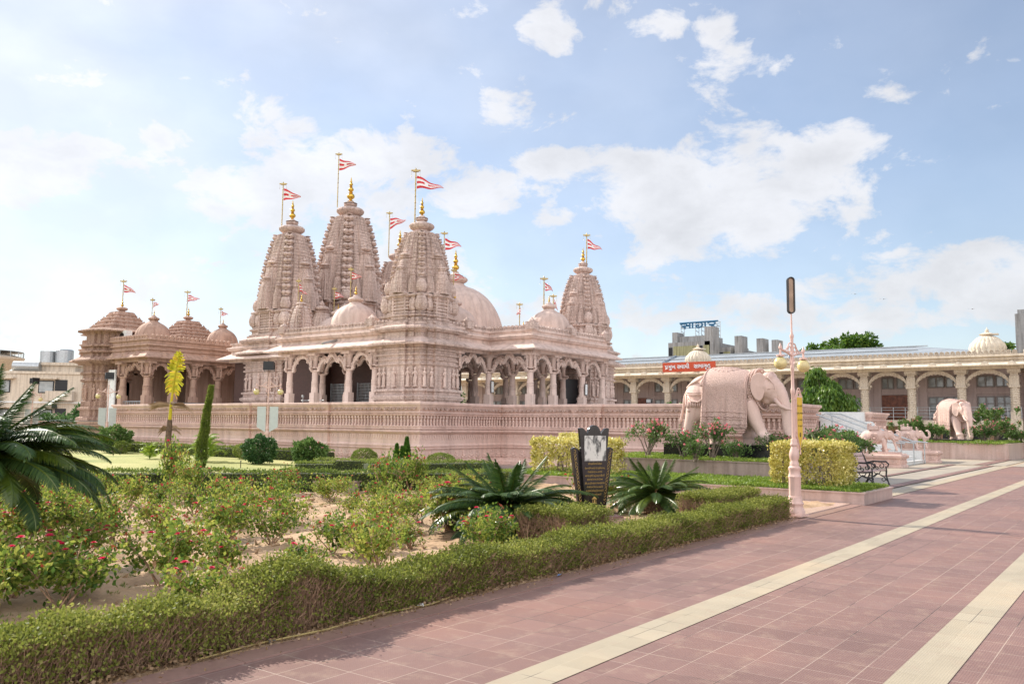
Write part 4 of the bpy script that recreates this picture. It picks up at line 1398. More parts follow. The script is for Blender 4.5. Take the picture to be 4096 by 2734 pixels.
for y in (colsY[2] + .55, colsY[7] + .3, colsY[9] + .3, colsY[10] + .3):
    wd = 2.3 if y < 20 else 1.2
    d = MB().box(HX + 2.8, HX + 2.92, y, y + wd, 2.2, 4.2)
    for k in range(4):
        yy = y + .1 + k * (wd - .15) / 4
        for zz in (2.35, 3.0, 3.6):
            d.box(HX + 2.76, HX + 2.8, yy, yy + (wd - .4) / 4, zz, zz + .48)
    d.build('carved_door', WOOD, HB)
rl = MB()
for z in (2.45, 2.7, 2.95, 3.15):
    rl.tube([(HX - .1, Y0, z), (HX - .1, Y1, z)], .022, 5)
for i in range(0, 64):
    rl.tube([(HX - .1, Y0 + i * .85, 2.2), (HX - .1, Y0 + i * .85, 3.15)], .025, 5)
rl.build('railing', GREY, HB)
def hall_dome(y, r):
    d = MB()
    d.lathe([(r * 1.0, -.3), (r * 1.0, 0)] + [(r * (1.06 if .15 < a < .6 else 1.0) * math.cos(a) ** .85, r * 1.02 * math.sin(a)) for a in np.linspace(0, 1.4, 14)], 88, (HX + 1.4, y, 7.25), ribs=22, amp=.07)
    o = d.build('dome', CREAM, HB, smooth=50)
    c = MB()
    z = 7.25 + r * .93
    c.lathe([(r * .32, -.06), (r * .24, .03), (r * .2, .08), (r * .40, .14), (r * .44, .20), (r * .3, .27), (r * .12, .33), (r * .13, .38), (r * .08, .43), (r * .12, .5), (r * .04, .6), (.004, .75)], 20, (HX + 1.4, y, z))
    c.box(HX + 1.0, HX + 1.5, y - r * .62, y, z + .11, z + .22)
    put('dome_finial', c.mesh('dome_finial', CREAM, 40, base_of(o)), o)
hall_dome(32.7, 1.15); hall_dome(9.6, 1.22)
# signboard on the eaves; letters are real raised letters
SIGNR = plain('orange_red_board', (.52, .07, .022), .5)
sx = HX - 1.75
SB = thing('name_board', 'orange red signboard with white Gujarati letters above the hall verandah', 'sign', (sx, 31.2, 6.9))
ys0, ys1 = 29.7, 34.65
MB().box(sx, sx + .12, ys0, ys1, 6.30, 7.12).build('board', SIGNR, SB)
SILV = plain('silver_letter', (.72, .72, .74), .35, .2)
def text_mesh(body, size, mat, ext=.02, bold=.0, align='LEFT'):
    c = bpy.data.curves.new('t', 'FONT')
    c.body = body; c.size = size; c.extrude = ext; c.offset = bold; c.align_x = align
    c.resolution_u = 3
    o = put('tmp', c)
    dg = bpy.context.evaluated_depsgraph_get(); dg.update()
    me = bpy.data.meshes.new_from_object(o.evaluated_get(dg))
    bpy.data.objects.remove(o)
    me.materials.clear(); me.materials.append(mat)
    return me
def face_text(name, body, size, mat, parent, world, facing, bold=0.0, sc=(1, 1, 1), ext=.02, align='LEFT', label=None):
    """upright lettering; facing = heading of the outward normal"""
    me = text_mesh(body, size, mat, ext, bold, align)
    me.name = name
    o = put(name, me, parent, Vector(world) - base_of(parent) if parent else world)
    o.rotation_euler = (math.pi / 2, 0, facing + math.pi / 2)
    o.scale = sc
    return o
F_ = math.pi   # facing -X
x0 = sx - .03
def gj(body, y, z=6.58, s=.50, sx_=1.0, nm='lettering'):
    return face_text(nm, body, s, SILV, SB, (x0, y, z), F_, .012, (sx_, 1, 1), .03)
gj('પ', 34.4); gj('મુખ', 34.06)
MB().tube([(x0 - .01, 34.36, 6.53), (x0 - .01, 34.18, 6.63)], .026, 4).build('lettering', SILV, SB)
gj('સ', 33.22, sx_=.85); gj('વામી', 32.93); gj('સભાગૃહ', 31.65)

# ------------------------------------------------------------------ concrete block with the rooftop sign, far behind the hall
def FR(px, d, z=0):
    """world point d metres ahead of the camera along the bearing of a photo column"""
    t_ = (px - 2048) / 3400
    return (d * (math.cos(HEAD) + t_ * math.sin(HEAD)), d * (math.sin(HEAD) - t_ * math.cos(HEAD)), z)
D = 120.0
def zz_(py, d, px=2700):
    return 1.6 + (1691 + .0105 * (px - 1669) - py) * d / 3400
bx, by, _ = FR(2676, D)
CBs = thing('concrete_building', 'unfinished grey concrete block with olive stained walls rising behind the hall', 'building', (bx, by, 0))
# its long face runs away to the right, parallel to the hall
def cbx(y0, y1, z0, z1, x0=0.0, x1=8.0):
    return MB().box(bx + x0, bx + x1, by + y0, by + y1, z0, z1)
zt = zz_(1372, D)
cw = MB().box(bx, bx + 14, by - 6.3, by, -.02, zt)
cw.box(bx + 3, bx + 14, by - 8.0, by - 6.3, -.02, zt - .7); cw.box(bx + 3.5, bx + 14, by - 10.8, by - 8.0, -.02, zt - 1.7)
cw.box(bx + 4, bx + 14, by - 13.8, by - 10.8, -.02, zt - 2.3)
cw.box(bx + 1, bx + 6, by - 5.6, by - .6, zt, zt + .9)
cw.build('concrete_frame', CONC, CBs)
pn = MB()
pn.box(bx - .06, bx, by - 4.5, by - .8, 2, zt - .55); pn.box(bx - .06, bx, by - 6.2, by - 5.35, 2, zt - .55)
pn.box(bx + 2.94, bx + 3, by - 7.95, by - 7.0, 2, zt - 1.3); pn.box(bx + 3.44, bx + 3.5, by - 9.7, by - 8.1, 2, zt - 2.2)
pn.build('wall_panel', OLIVE, CBs)
for (a, b_, xo, zo) in ((-.1, -.65, 0, .6), (-4.6, -5.2, 0, .5), (-6.4, -6.9, 3, 1.3), (-9.8, -10.5, 3.5, 2.3), (-11.2, -12.0, 4, 2.9)):
    MB().box(bx + xo - .08, bx + xo, by + b_, by + a, 2, zt - zo - .1).build('opening', DARK, CBs)
for (yy, wd, h, xo) in ((-.75, .75, 1.5, .5), (-6.1, 1.2, 2.0, 0), (-9.1, 1.0, 1.5, 3), (-11.8, .9, 1.1, 4), (-13.5, .8, .9, 5)):
    base = zt if yy > -6.3 else zt - .7
    MB().box(bx + xo, bx + xo + 2.2, by + yy - wd / 2, by + yy + wd / 2, base - 2.0, base + h).build('stair_head', CONC, CBs)
BLUE = plain('blue_enamel', (.012, .11, .22), .4)
# rooftop sign: strokes of the Hindi word, letter by letter, on lattice masts
sgx = bx + 2.0
s_y0 = FR(2706, D)[1]
def stroke_letters():
    H = []
    def bez(p0, p1, p2, p3, n=8):
        t_ = np.linspace(0, 1, n)[:, None]
        p0, p1, p2, p3 = map(np.array, (p0, p1, p2, p3))
        return (1 - t_) ** 3 * p0 + 3 * (1 - t_) ** 2 * t_ * p1 + 3 * (1 - t_) * t_ ** 2 * p2 + t_ ** 3 * p3
    # photo zoom coordinates (1 unit = 1/6.53 photo pixel)
    H.append([(500, 188), (1520, 185)])
    H.append(bez((520, 225), (590, 190), (680, 200), (690, 240)))
    H.append(bez((690, 240), (690, 285), (620, 280), (560, 268)))
    H.append([(560, 268), (610, 290), (660, 335)])
    H.append([(690, 262), (760, 262)])
    H.append([(772, 190), (772, 338)])
    H.append([(848, 190), (848, 338)])
    H.append(bez((945, 205), (1010, 185), (1110, 190), (1110, 260)))
    H.append(bez((1110, 260), (1100, 340), (940, 345), (938, 290)))
    H.append(bez((938, 290), (940, 260), (990, 255), (1015, 280)))
    H.append([(1185, 190), (1185, 338)])
    H.append(bez((1250, 225), (1300, 185), (1440, 190), (1448, 235)))
    H.append(bez((1448, 235), (1440, 285), (1360, 280), (1290, 268)))
    H.append([(1290, 268), (1350, 292), (1425, 332)])
    return H
RS = thing('rooftop_sign', 'blue Hindi letters on thin masts on the concrete roof', 'sign', (sgx, s_y0, zt))
sm = MB()
ks = D / 3400 / 6.53
for st_ in stroke_letters():
    st_ = np.asarray(st_, float)
    pts = np.stack([np.full(len(st_), sgx), s_y0 - (st_[:, 0] - 500) * ks * 1.05, zz_(1260, D) - (st_[:, 1]) * ks], -1)
    sm.tube(pts, ks * 24, 4, flat=1.0) if len(pts) == 2 and st_[0][1] == st_[1][1] or len(pts) == 2 and st_[0][0] == st_[1][0] else sm.tube(pts, ks * 23, 6)
sm.build('lettering', BLUE, RS)
ms = MB()
for u_ in (545, 940, 1100, 1505):
    y = s_y0 - (u_ - 500) * ks * 1.05
    for dy in (-.25, .25):
        ms.tube([(sgx + .4, y + dy, zt + .5), (sgx + .4, y + dy, zz_(1260, D) - 190 * ks)], .05, 4)
    for k in range(12):
        z = zt + .9 + k * .62
        if z < zz_(1260, D) - 200 * ks:
            ms.tube([(sgx + .4, y - .25, z), (sgx + .4, y + .25, z + .3)], .04, 4)
for v_ in (250, 320):
    ms.tube([(sgx + .3, s_y0, zz_(1260, D) - v_ * ks), (sgx + .3, s_y0 - 1040 * ks * 1.05, zz_(1260, D) - v_ * ks)], .04, 4)
ms.build('mast', GREY, RS)

# concrete pillar at the far right corner of the hall
cp = MB().box(HX + 1, HX + 3.6, 6.9, 7.72, 6.2, 9.95).box(HX + 1.5, HX + 3.6, 6.95, 7.6, 9.95, 10.3)
tag(cp.build('concrete_fin', CONC), 'weathered concrete fin wall rising at the right end of the hall', 'wall')
sd_ = MB().box(HX + 1.2, HX + 6, Y0 - 8, Y0 - 1.5, 0, 6.2)
tag(sd_.build('side_building', HALLW), 'plain wall at the far right edge beyond the hall', 'building')

# ------------------------------------------------------------------ far left: flats and water tower
def flats(px, d, w, dep, h, name, label, ofs=0):
    x, y, _ = FR(px, d)
    a = math.atan2(r0.y, r0.x) + .18
    t_ = thing(name, label, 'apartment block', (x, y, 0), a)
    MB().box(0, w, 0, dep, -.02, h).build('wall', BEIGEB, t_)
    MB().box(-.15, w + .15, -.15, dep, h, h + .25).build('roof', BEIGEB, t_)
    fm = MB()
    nfl = int(h / 3.0)
    for f in range(nfl):
        z = h - 2.9 - f * 3.0
        nb = max(1, int(w / 4.2))
        for k in range(nb):
            xx = 1.0 + k * 4.2
            wdw = MB().box(xx, xx + 1.5, -.06, 0, z + .9, z + 2.2)
            wo = wdw.build('window', DARK, t_)
            MB().box(xx + .1, xx + 1.4, -.09, -.06, z + 1.0, z + 2.1).build('pane', GLASSP, wo)
            MB().box(xx - .25, xx + 1.95, -.7, 0, z + 2.35, z + 2.5).build('sun_shade', BEIGEB, t_)
        MB().box(-.05, w + .05, -.12, 0, z - .15, z).build('floor_band', WHITEP, t_)
        MB().box(w - 3.2, w - .6, -1.0, 0, z + .1, z + 1.1).build('balcony', BEIGEB, t_)
        MB().box(w - 2.6, w - 1.4, -.05, 0, z + 1.15, z + 2.3).build('opening', DARK, t_)
    return t_
FA = flats(-60, 88, 9.4, 9, 6.3, 'apartment_block', 'beige apartment block with sun shades and roof tanks at the left edge')
tk = MB().lathe([(.9, 0), (.9, 1.4), (.8, 1.5), (.01, 1.55)], 20, (6.6, 3, 7.6)).lathe([(.8, 0), (.8, 1.3), (.01, 1.4)], 18, (4.9, 3.2, 7.6))
tk.build('roof_tank', GREY, FA)
MB().box(4.2, 8.2, 1.5, 5, 6.5, 7.3).box(3.9, 8.5, 1.2, 5.3, 7.3, 7.6).build('stair_head', BEIGEB, FA)
MB().lathe([(.01, 0), (.55, .02), (.55, 2.6), (.01, 2.62)], 16, M=TR(2.3, 1.0, 7.1) @ Matrix.Rotation(math.pi / 2, 4, 'Y')).build('water_heater', GREY, FA)
flats(215, 93, 4.6, 8, 6.0, 'apartment_block', 'pale end of the apartment block just left of the side temple')
x, y, _ = FR(-65, 130)
WT = thing('water_tower', 'concrete water tower with a flared bowl at the left edge', 'water tower', (x, y, 0))
MB().lathe([(1.9, 0), (1.9, 7.8), (2.2, 8.1), (5.3, 10.6), (5.4, 10.9), (3.4, 11.5), (1.0, 11.8), (1.0, 12.9), (1.4, 12.95), (.01, 13.2)], 28).build('tower_shell', BEIGEB, WT)
rl = MB()
for k in range(20):
    a = k * math.pi / 10
    rl.tube([(5.2 * math.cos(a), 5.2 * math.sin(a), 10.9), (5.2 * math.cos(a), 5.2 * math.sin(a), 11.8)], .05, 4)
rl.lathe([(5.17, 11.75), (5.23, 11.8), (5.17, 11.85)], 20)
rl.build('railing', GREY, WT)

# ------------------------------------------------------------------ temple stairs
ST = thing('temple_stairs', 'white marble steps with steel handrails climbing to the temple terrace', 'stairs', (40.5, 10, 0))
ns = 9
for i in range(ns):
    y0 = 8.6 + i * .42
    MB().box(38.15, 43.2, y0, 13.4, i * .155, (i + 1) * .155 - .03).box(38.1, 43.25, y0 - .03, 13.4, (i + 1) * .155 - .03, (i + 1) * .155).build('step', MARB, ST)
sw = MB()
sw.add([(43.25, 8.7, 0), (43.25, 13.3, 0), (43.25, 13.3, 1.9), (43.25, 10.9, 1.9), (43.25, 9.6, .55), (43.25, 8.7, .55), (43.5, 8.7, 0), (43.5, 13.3, 0), (43.5, 13.3, 1.9), (43.5, 10.9, 1.9), (43.5, 9.6, .55), (43.5, 8.7, .55)],
       [(0, 5, 4, 3, 2, 1), (6, 7, 8, 9, 10, 11), (0, 6, 11, 5), (5, 11, 10, 4), (4, 10, 9, 3), (3, 9, 8, 2)])
sw.build('side_wall', MARB, ST)
MB().box(43.25, 43.5, 11.2, 15.5, 1.905, 2.35).build('parapet_wall', MARB, ST)
MB().box(37.45, 38.1, 10.2, 12.1, 0, .9).build('side_wall', MARB, ST)
hr = MB()
for x in (38.4, 42.9):
    P_ = [(x, 8.35, .95), (x, 9.0, 1.0), (x, 12.2, 2.25), (x, 12.9, 2.3), (x, 13.1, 2.2)]
    hr = MB().tube(P_, .032, 8)
    for p in ((x, 8.5, .96), (x, 10.7, 1.66), (x, 12.6, 2.27)):
        hr.tube([(p[0], p[1], 0), p], .026, 8)
    hr.build('handrail', GREY, ST)
x = 40.7
hr = MB().tube([(x, 8.4, .95), (x, 9.0, 1.0), (x, 12.2, 2.25)], .032, 8)
for p in ((x, 8.5, .96), (x, 12.0, 2.15)):
    hr.tube([(p[0], p[1], 0), p], .026, 8)
hr.build('handrail', GREY, ST)

PADM = stone('pink_marble_pad', (.50, .34, .28), (.60, .44, .37), .25, 1.2, .05, 10, spec=.5)
struct(MB().box(14.98, 18.58, 5.13, 6.1, -.01, .03).build('marble_pad', PADM), 'polished pink marble pad around the foot of the near lamp post', 'paving')
# ------------------------------------------------------------------ planters
PLM = stone('planter_marble', (.42, .29, .25), (.52, .385, .34), .3, .6, .05, 8, streak=.5, spec=.5, c3=(.50, .33, .27))
PLM2 = stone('planter_marble_dark', (.30, .22, .19), (.40, .30, .265), .3, .8, .05, 8, streak=.7, spec=.5, c3=(.34, .24, .2))
def planter(poly, z0, z1, mat, name, label, soil=.04, slab=1.2, capz=.03):
    t_ = thing(name, label, 'planter', (poly[0][0], poly[0][1], z0))
    b = MB().mold(poly, [(0, z0), (0, z1 - capz), (.025, z1 - capz), (.025, z1), (-.14, z1), (-.14, z1 - .05)])
    for M in run(poly, slab, 0, z0, True, None, .5):
        pass
    b.build('planter_wall', mat, t_)
    j = MB()
    for a, b_, d, nm, L in edges(poly):
        k = max(1, int(L / slab))
        for i in range(1, k):
            p = a + d * (i * L / k) + nm * .001
            j.add([(p[0] - d[0] * .004, p[1] - d[1] * .004, z0), (p[0] + d[0] * .004, p[1] + d[1] * .004, z0), (p[0] + d[0] * .004, p[1] + d[1] * .004, z1 - capz), (p[0] - d[0] * .004, p[1] - d[1] * .004, z1 - capz)], [(0, 1, 2, 3)])
    if j.n:
        j.build('joint_line', PLM2, t_)
    f = MB().mold(poly, [(-.12, z0 + .01), (-.12, z1 - soil), (-.13, z1 - soil)], cap=True)
    q = []
    f.build('planter_soil', SOIL, t_)
    return t_
PA = planter([(18.6, 14.7), (18.6, 4.87), (21.0, 4.87), (21.0, 7.6), (25.4, 7.6), (25.4, 14.7)], 0, .26, PLM, 'low_planter', 'low pink marble planter wall behind the lamp post')
PB = planter([(21.62, 13.6), (21.62, 7.7), (25.35, 7.7), (25.35, 13.6)], .22, .68, PLM2, 'raised_planter', 'raised brown marble planter carrying the big elephant')
PCx = planter([(12.9, 14.72), (18.5, 14.72), (18.5, 15.3), (12.9, 15.3)], 0, .26, PLM, 'low_planter', 'low pink marble kerb wall beside the lawn hedges')
# second elephant's planter
PD = planter([(50.0, 12.8), (50.0, 8.6), (50.6, 6.05), (58.6, 5.6), (58.6, 12.8)], 0, .85, PLM, 'far_planter', 'long pink marble planter under the second elephant', slab=2.0)
# ------------------------------------------------------------------ elephants
def elephant(parent, mat, small=False, voxel=.03, stride=1.0, name='elephant_body'):
    """one continuous skin, 2.25 m tall, heading +x"""
    b = MB()
    def ell(c, r):
        m_ = Matrix.Translation(c) @ Matrix.Diagonal((r[0], r[1], r[2], 1))
        b.ball((0, 0, 0), 1, 20, 12, M=m_)
    ell((-.55, 0, 1.42), (.62, .50, .62))
    ell((-.1, 0, 1.45), (.85, .56, .68))
    ell((.45, 0, 1.50), (.75, .53, .70))
    ell((.15, 0, 1.78), (.7, .40, .43))
    ell((.95, 0, 1.50), (.42, .42, .55))
    b.tube([(.8, 0, 1.55), (1.25, 0, 1.62), (1.6, 0, 1.66)], [.52, .40, .34], 14)
    # head: twin domes, brow, cheeks
    ell((1.62, 0, 1.62), (.34, .30, .38))
    ell((1.58, .13, 1.92), (.19, .17, .16)); ell((1.58, -.13, 1.92), (.19, .17, .16))
    ell((1.75, 0, 1.42), (.24, .23, .25))
    ell((1.50, 0, 1.34), (.20, .17, .2))
    # legs
    def leg(x, y, zt, dx, r, bend=0.0):
        b.tube([(x, y, zt), (x + dx * .35, y, zt * .62), (x + dx * .7 + bend, y, zt * .33), (x + dx, y, .10), (x + dx, y, 0.0)], [r * 1.35, r * 1.1, r * .82, r * .88, r * .98], 14)
        for k in (-1, 0, 1):
            b.ball((x + dx + r * .72, y + k * r * .45, .045), .05, 6, 4)
    s = stride
    leg(-.72, -.27, 1.25, -.38 * s, .215)
    leg(-.62, .27, 1.25, .30 * s, .215)
    leg(.98, .26, 1.2, -.20 * s, .20)
    leg(1.0, -.26, 1.2, .55 * s, .20)
    ell((-.62, -.25, 1.1), (.36, .24, .45)); ell((-.58, .25, 1.1), (.36, .24, .45))
    ell((.98, -.24, 1.15), (.28, .22, .42)); ell((.98, .24, 1.15), (.28, .22, .42))
    # trunk
    if small:
        b.tube([(1.82, 0, 1.5), (2.02, 0, 1.28), (2.28, 0, 1.24), (2.48, 0, 1.45), (2.46, 0, 1.85), (2.28, 0, 2.08), (2.1, 0, 2.02)], [.22, .18, .15, .14, .13, .12, .09], 12)
        b.tube([(1.85, .0, 1.2), (2.05, 0, .6), (2.15, 0, .1)], [.14, .12, .12], 8)
    else:
        b.tube([(1.78, 0, 1.66), (1.93, 0, 1.42), (2.04, 0, 1.12), (2.08, 0, .82), (2.10, 0, .5), (2.14, 0, .30), (2.20, 0, .14), (2.26, 0, .1)], [.22, .20, .165, .145, .13, .12, .105, .07], 14)
    # tail
    b.tube([(-1.13, 0, 1.62), (-1.26, 0, 1.4), (-1.33, 0, 1.0), (-1.40, 0, .68), (-1.42, 0, .62)], [.06, .05, .04, .055, .02], 8)
    # anklets and brow ornaments
    for (x, y) in ((-1.08, -.27), (-.34, .27), (.79, .26), (1.5, -.26)):
        for z in (.22, .27, .32):
            b.lathe([(.195, z - .012), (.215, z), (.195, z + .012)], 18, (x, y, 0))
    me = remeshed(b, voxel, 3, name, mat)
    body = put(name, me, parent)
    # tusks
    for sy in (-1, 1):
        t_ = MB().tube([(1.80, sy * .18, 1.30), (1.98, sy * .22, 1.12), (2.18, sy * .23, 1.03), (2.36, sy * .2, 1.0)], [.065, .055, .04, .012], 10)
        t_.build('tusk', mat, parent, smooth=True)
    # ears: curved sheets with folded rim
    for sy in (-1, 1):
        out_ = [(0, .05), (.02, .34), (-.12, .46), (-.32, .40), (-.42, .15), (-.38, -.12), (-.26, -.36), (-.12, -.40), (-.03, -.2)]
        nr = 6
        V = []; F = []
        cx_, cz_ = -.15, .03
        for k in range(nr + 1):
            f = k / nr
            for (ox, oz) in out_:
                px, pz = cx_ + (ox - cx_) * f, cz_ + (oz - cz_) * f
                yy = .30 + .50 * max(0, -px) ** .9 + .035 * math.sin(f * 3 + oz * 9) * f
                V.append((1.56 + px * 1.0, sy * yy, 1.62 + pz))
        m = len(out_)
        nV = len(V)
        V += [(x, y - sy * .035, z) for x, y, z in V]
        for k in range(nr):
            for i in range(m):
                j = (i + 1) % m
                q = (k * m + i, k * m + j, (k + 1) * m + j, (k + 1) * m + i)
                F.append(q); F.append(tuple(nV + a for a in q[::-1]))
        for i in range(m):
            j = (i + 1) % m
            F.append((nr * m + i, nr * m + j, nV + nr * m + j, nV + nr * m + i))
        e_ = MB().add(V, F)
        eo = put('ear', e_.mesh('ear', mat, True), parent)
        sub = eo.modifiers.new('s', 'SUBSURF'); sub.levels = 1; sub.render_levels = 1
    # eyes
    for sy in (-1, 1):
        MB().ball((1.80, sy * .225, 1.60), .035, 8, 6).build('eye', mat, parent, smooth=True)
    return body

def saddle_cloth(parent, mat, x0=-.36, x1=1.06):
    """draped cloth: follows the back, hangs to knee height in folds"""
    nu, nv = 60, 56
    V = []; F = []
    for i in range(nu + 1):
        u = i / nu
        x = x0 + (x1 - x0) * u
        back = 2.235 - .16 * ((x - .12) / .85) ** 2
        hw = .60 - .04 * ((x - .2) / .8) ** 2
        for j in range(nv + 1):
            v = j / nv * 2 - 1
            s = abs(v)
            if s < .45:
                a = s / .45 * math.pi / 2
                y = hw * math.sin(a); z = back - (hw * 1.05) * (1 - math.cos(a))
            else:
                q = (s - .45) / .55
                fold = .040 * math.sin(u * 44) * q * (.55 + .45 * math.sin(u * 13 + 1)) + .03 * math.sin(u * 19 + 2) * q
                y = hw + .05 * q + fold
                z = back - hw * 1.05 - q * (back - hw * 1.05 - .50) + .015 * math.sin(u * 44) * q
            V.append((x + (.05 * s * (u - .5)), math.copysign(y, v) if v else 0, z + .02))
    w = nv + 1
    for i in range(nu):
        for j in range(nv):
            a = i * w + j
            F.append((a, a + 1, a + w + 1, a + w))
    b = MB().add(V, F)
    o = put('saddle_cloth', b.mesh('saddle_cloth', mat, True), parent)
    so = o.modifiers.new('t', 'SOLIDIFY'); so.thickness = .04; so.offset = 0
    # borders, beads, round medallion
    t_ = MB()
    def P_(u, v, off=.03):
        i = int(round(u * nu)); j = int(round((v + 1) / 2 * nv))
        p = np.array(V[i * w + j]); n_ = np.array((0, p[1], max(0, p[2] - 1.6) * 1.0)); n_ /= np.linalg.norm(n_) + 1e-9
        return p + n_ * off
    for side in (-1, 1):
        for vv in (.965, .90, .80):
            t_.tube([P_(u, side * vv) for u in np.linspace(0, 1, 61)], .014, 5)
        for k in range(60):
            t_.ball(P_(k / 59, side * .985), .022, 5, 4); 
            if k % 2 == 0:
                t_.ball(P_(k / 59, side * .85), .024, 5, 4)
            t_.tube([P_(k / 59, side * 1.0), P_(k / 59, side * 1.0) - np.array((0, 0, .06))], .016, 4)
        for uu in (.03, .97):
            t_.tube([P_(uu, side * q) for q in np.linspace(.05, .97, 25)], .018, 5)
    for r_ in (.12, .17, .23, .32, .36):
        pts = []
        for k in range(41):
            a = k / 40 * 2 * math.pi
            x = .25 + r_ * 1.35 * math.cos(a); y = r_ * 1.15 * math.sin(a)
            z = 2.27 - .16 * ((x - .12) / .85) ** 2 - .63 * (1 - math.sqrt(max(0, 1 - (y / .6) ** 2)))
            pts.append((x, y, z))
        t_.tube(pts, .014, 5)
        if r_ > .2:
            for p in pts[::2]:
                t_.ball(p, .028, 5, 4)
    t_.build('cloth_trim', mat, parent, smooth=True)
    return o

def harness(parent, mat):
    t_ = MB()
    # neck garlands
    for (x, r, zc) in ((1.12, .47, 1.62), (1.2, .44, 1.64), (1.29, .41, 1.66)):
        pts = [(x + .30 * math.cos(a) * .3 + (.12 if math.sin(a) < 0 else 0) * -math.sin(a), r * math.cos(a), zc + (.52 if math.sin(a) > 0 else .66) * math.sin(a)) for a in np.linspace(0, 2 * math.pi, 49)]
        t_.tube(pts, .018, 5)
        for p in pts[::1]:
            t_.ball(p, .034, 5, 4)
    # rump strap, tail strap and forehead band
    for z in (1.50, 1.44):
        for sy in (-1, 1):
            t_.tube([(-.34, sy * .58, z), (-.7, sy * .53, z), (-1.0, sy * .36, z + .02), (-1.15, sy * .1, z + .04)], .018, 5)
    for sy in (-1, 1):
        t_.tube([(-1.02, sy * .38, 1.46), (-.98, sy * .47, 1.2), (-.86, sy * .53, 1.02)], .03, 6)
        t_.ball((-.86, sy * .53, .98), .05, 8, 6)
        t_.tube([(-.9, sy * .50, 1.42), (-.75, sy * .57, 1.25), (-.5, sy * .60, 1.22), (-.36, sy * .61, 1.3)], .028, 6)
        for k in range(6):
            t_.tube([(-.85 + k * .08, sy * .56, 1.24), (-.85 + k * .08, sy * .56, 1.08)], .03, 5)
        t_.tube([(-.36, sy * .42, 2.0), (-.6, sy * .44, 1.86), (-.85, sy * .34, 1.78), (-1.08, sy * .15, 1.66)], .045, 6)
        t_.tube([(-.36, sy * .5, 1.9), (-.42, sy * .53, 1.78), (-.37, sy * .57, 1.7)], .05, 6)
        t_.tube([(1.62, sy * .30, 1.95), (1.80, sy * .24, 1.72), (1.82, sy * .235, 1.62), (1.62, sy * .30, 1.58)], .02, 5)
    for k in range(9):
        a = k / 8 * math.pi
        t_.ball((1.66, .26 * math.cos(a), 1.92 + .14 * math.sin(a)), .04, 6, 4)
    for k in range(8):
        t_.ball((1.72 + k * .035, 0, 1.98 - k * .07 + .0), .035, 6, 4)
    t_.build('garland', mat, parent, smooth=True)

GR = 'big walking stone elephants'
EL = thing('elephant_statue', 'large pink stone elephant in an ornate saddle cloth walking right on a black plinth', 'elephant statue', (23.85, 10.2, 1.07), -math.pi / 2, GR, (.93, 1, 1))
elephant(EL, ELEPH, voxel=.028)
saddle_cloth(EL, CLOTH)
harness(EL, ELEPH)
EL2 = dup(EL, (53.6, 9.2, 1.0), -math.pi / 2 - R(52), 'second large stone elephant, seen from its front beside the stairs', group=GR)
for (x, y, rz, z0, z1, lb, lx) in ((23.85, 10.15, -math.pi / 2, .64, 1.08, 'black granite plinth under the near elephant', 3.25), (53.5, 9.4, -math.pi / 2 - R(52), .8, 1.0, 'low dark plinth under the second elephant', 3.2)):
    p = MB().box(-lx / 2, lx / 2, -.62, .62, 0, z1 - z0 - .03).box(-lx / 2 - .03, lx / 2 + .03, -.65, .65, z1 - z0 - .03, z1 - z0)
    o = put('granite_plinth', p.mesh('granite_plinth', GRAN), None, (x, y, z0), rz)
    tag(o, lb, 'plinth')

# small elephants with riders on their pedestals
def small_elephant(label, loc):
    t_ = thing('small_elephant_statue', label, 'elephant statue', loc, -math.pi / 2, 'small stone elephants flanking the steps', .42)
    elephant(t_, ELEPH, True, .034, .45)
    c = MB()
    for sy in (-1, 1):
        c.tube([(.25 + .42 * math.cos(a), sy * .60, 1.3 + .46 * math.sin(a)) for a in np.linspace(0, 2 * math.pi, 25)], .03, 5)
        c.tube([(.25 + .28 * math.cos(a), sy * .60, 1.3 + .30 * math.sin(a)) for a in np.linspace(0, 2 * math.pi, 19)], .04, 5)
        c.ball((.25, sy * .60, 1.3), .12, 8, 6)
        c.box(-.4, .95, sy * .59 - .04, sy * .59 + .04, .72, .80)
    c.build('saddle_relief', ELEPH, t_, smooth=30)
    h = MB().box(-.45, .65, -.38, .38, 2.12, 2.2).box(-.45, .65, -.38, -.33, 2.2, 2.5).box(-.45, .65, .33, .38, 2.2, 2.5).box(-.45, -.4, -.38, .38, 2.2, 2.72)
    h.box(.6, .65, -.38, .38, 2.2, 2.45)
    h.build('howdah', ELEPH, t_)
    for (x, z, s) in ((-.2, 2.2, .72), (.25, 2.2, .72), (1.15, 1.85, .72)):
        r_ = MB()
        r_.tube([(0, 0, 0), (0, 0, .3), (0, 0, .5)], [.17, .14, .15], 8); r_.ball((0, 0, .68), .11, 8, 6); r_.tube([(0, .14, .48), (.12, .16, .3)], [.05, .04], 6); r_.tube([(0, -.14, .48), (.12, -.16, .3)], [.05, .04], 6)
        r_.lathe([(.12, .72), (.13, .78), (.05, .86)], 8)
        put('rider_figure', remeshed(r_, .04, 1, 'rider_figure', ELEPH), t_, (x, 0, z), 0, s)
    MB().box(-1.3, 2.5, -.5, .5, -.16, 0).build('base_slab', ELEPH, t_)
    return t_
SE = small_elephant('small stone elephant with howdah and riders on the pedestal nearest the bench', (37.4, 9.35, .62))
SE2 = dup(SE, (43.9, 9.5, .62), -math.pi / 2, 'small stone elephant with howdah on the far side of the marble steps')
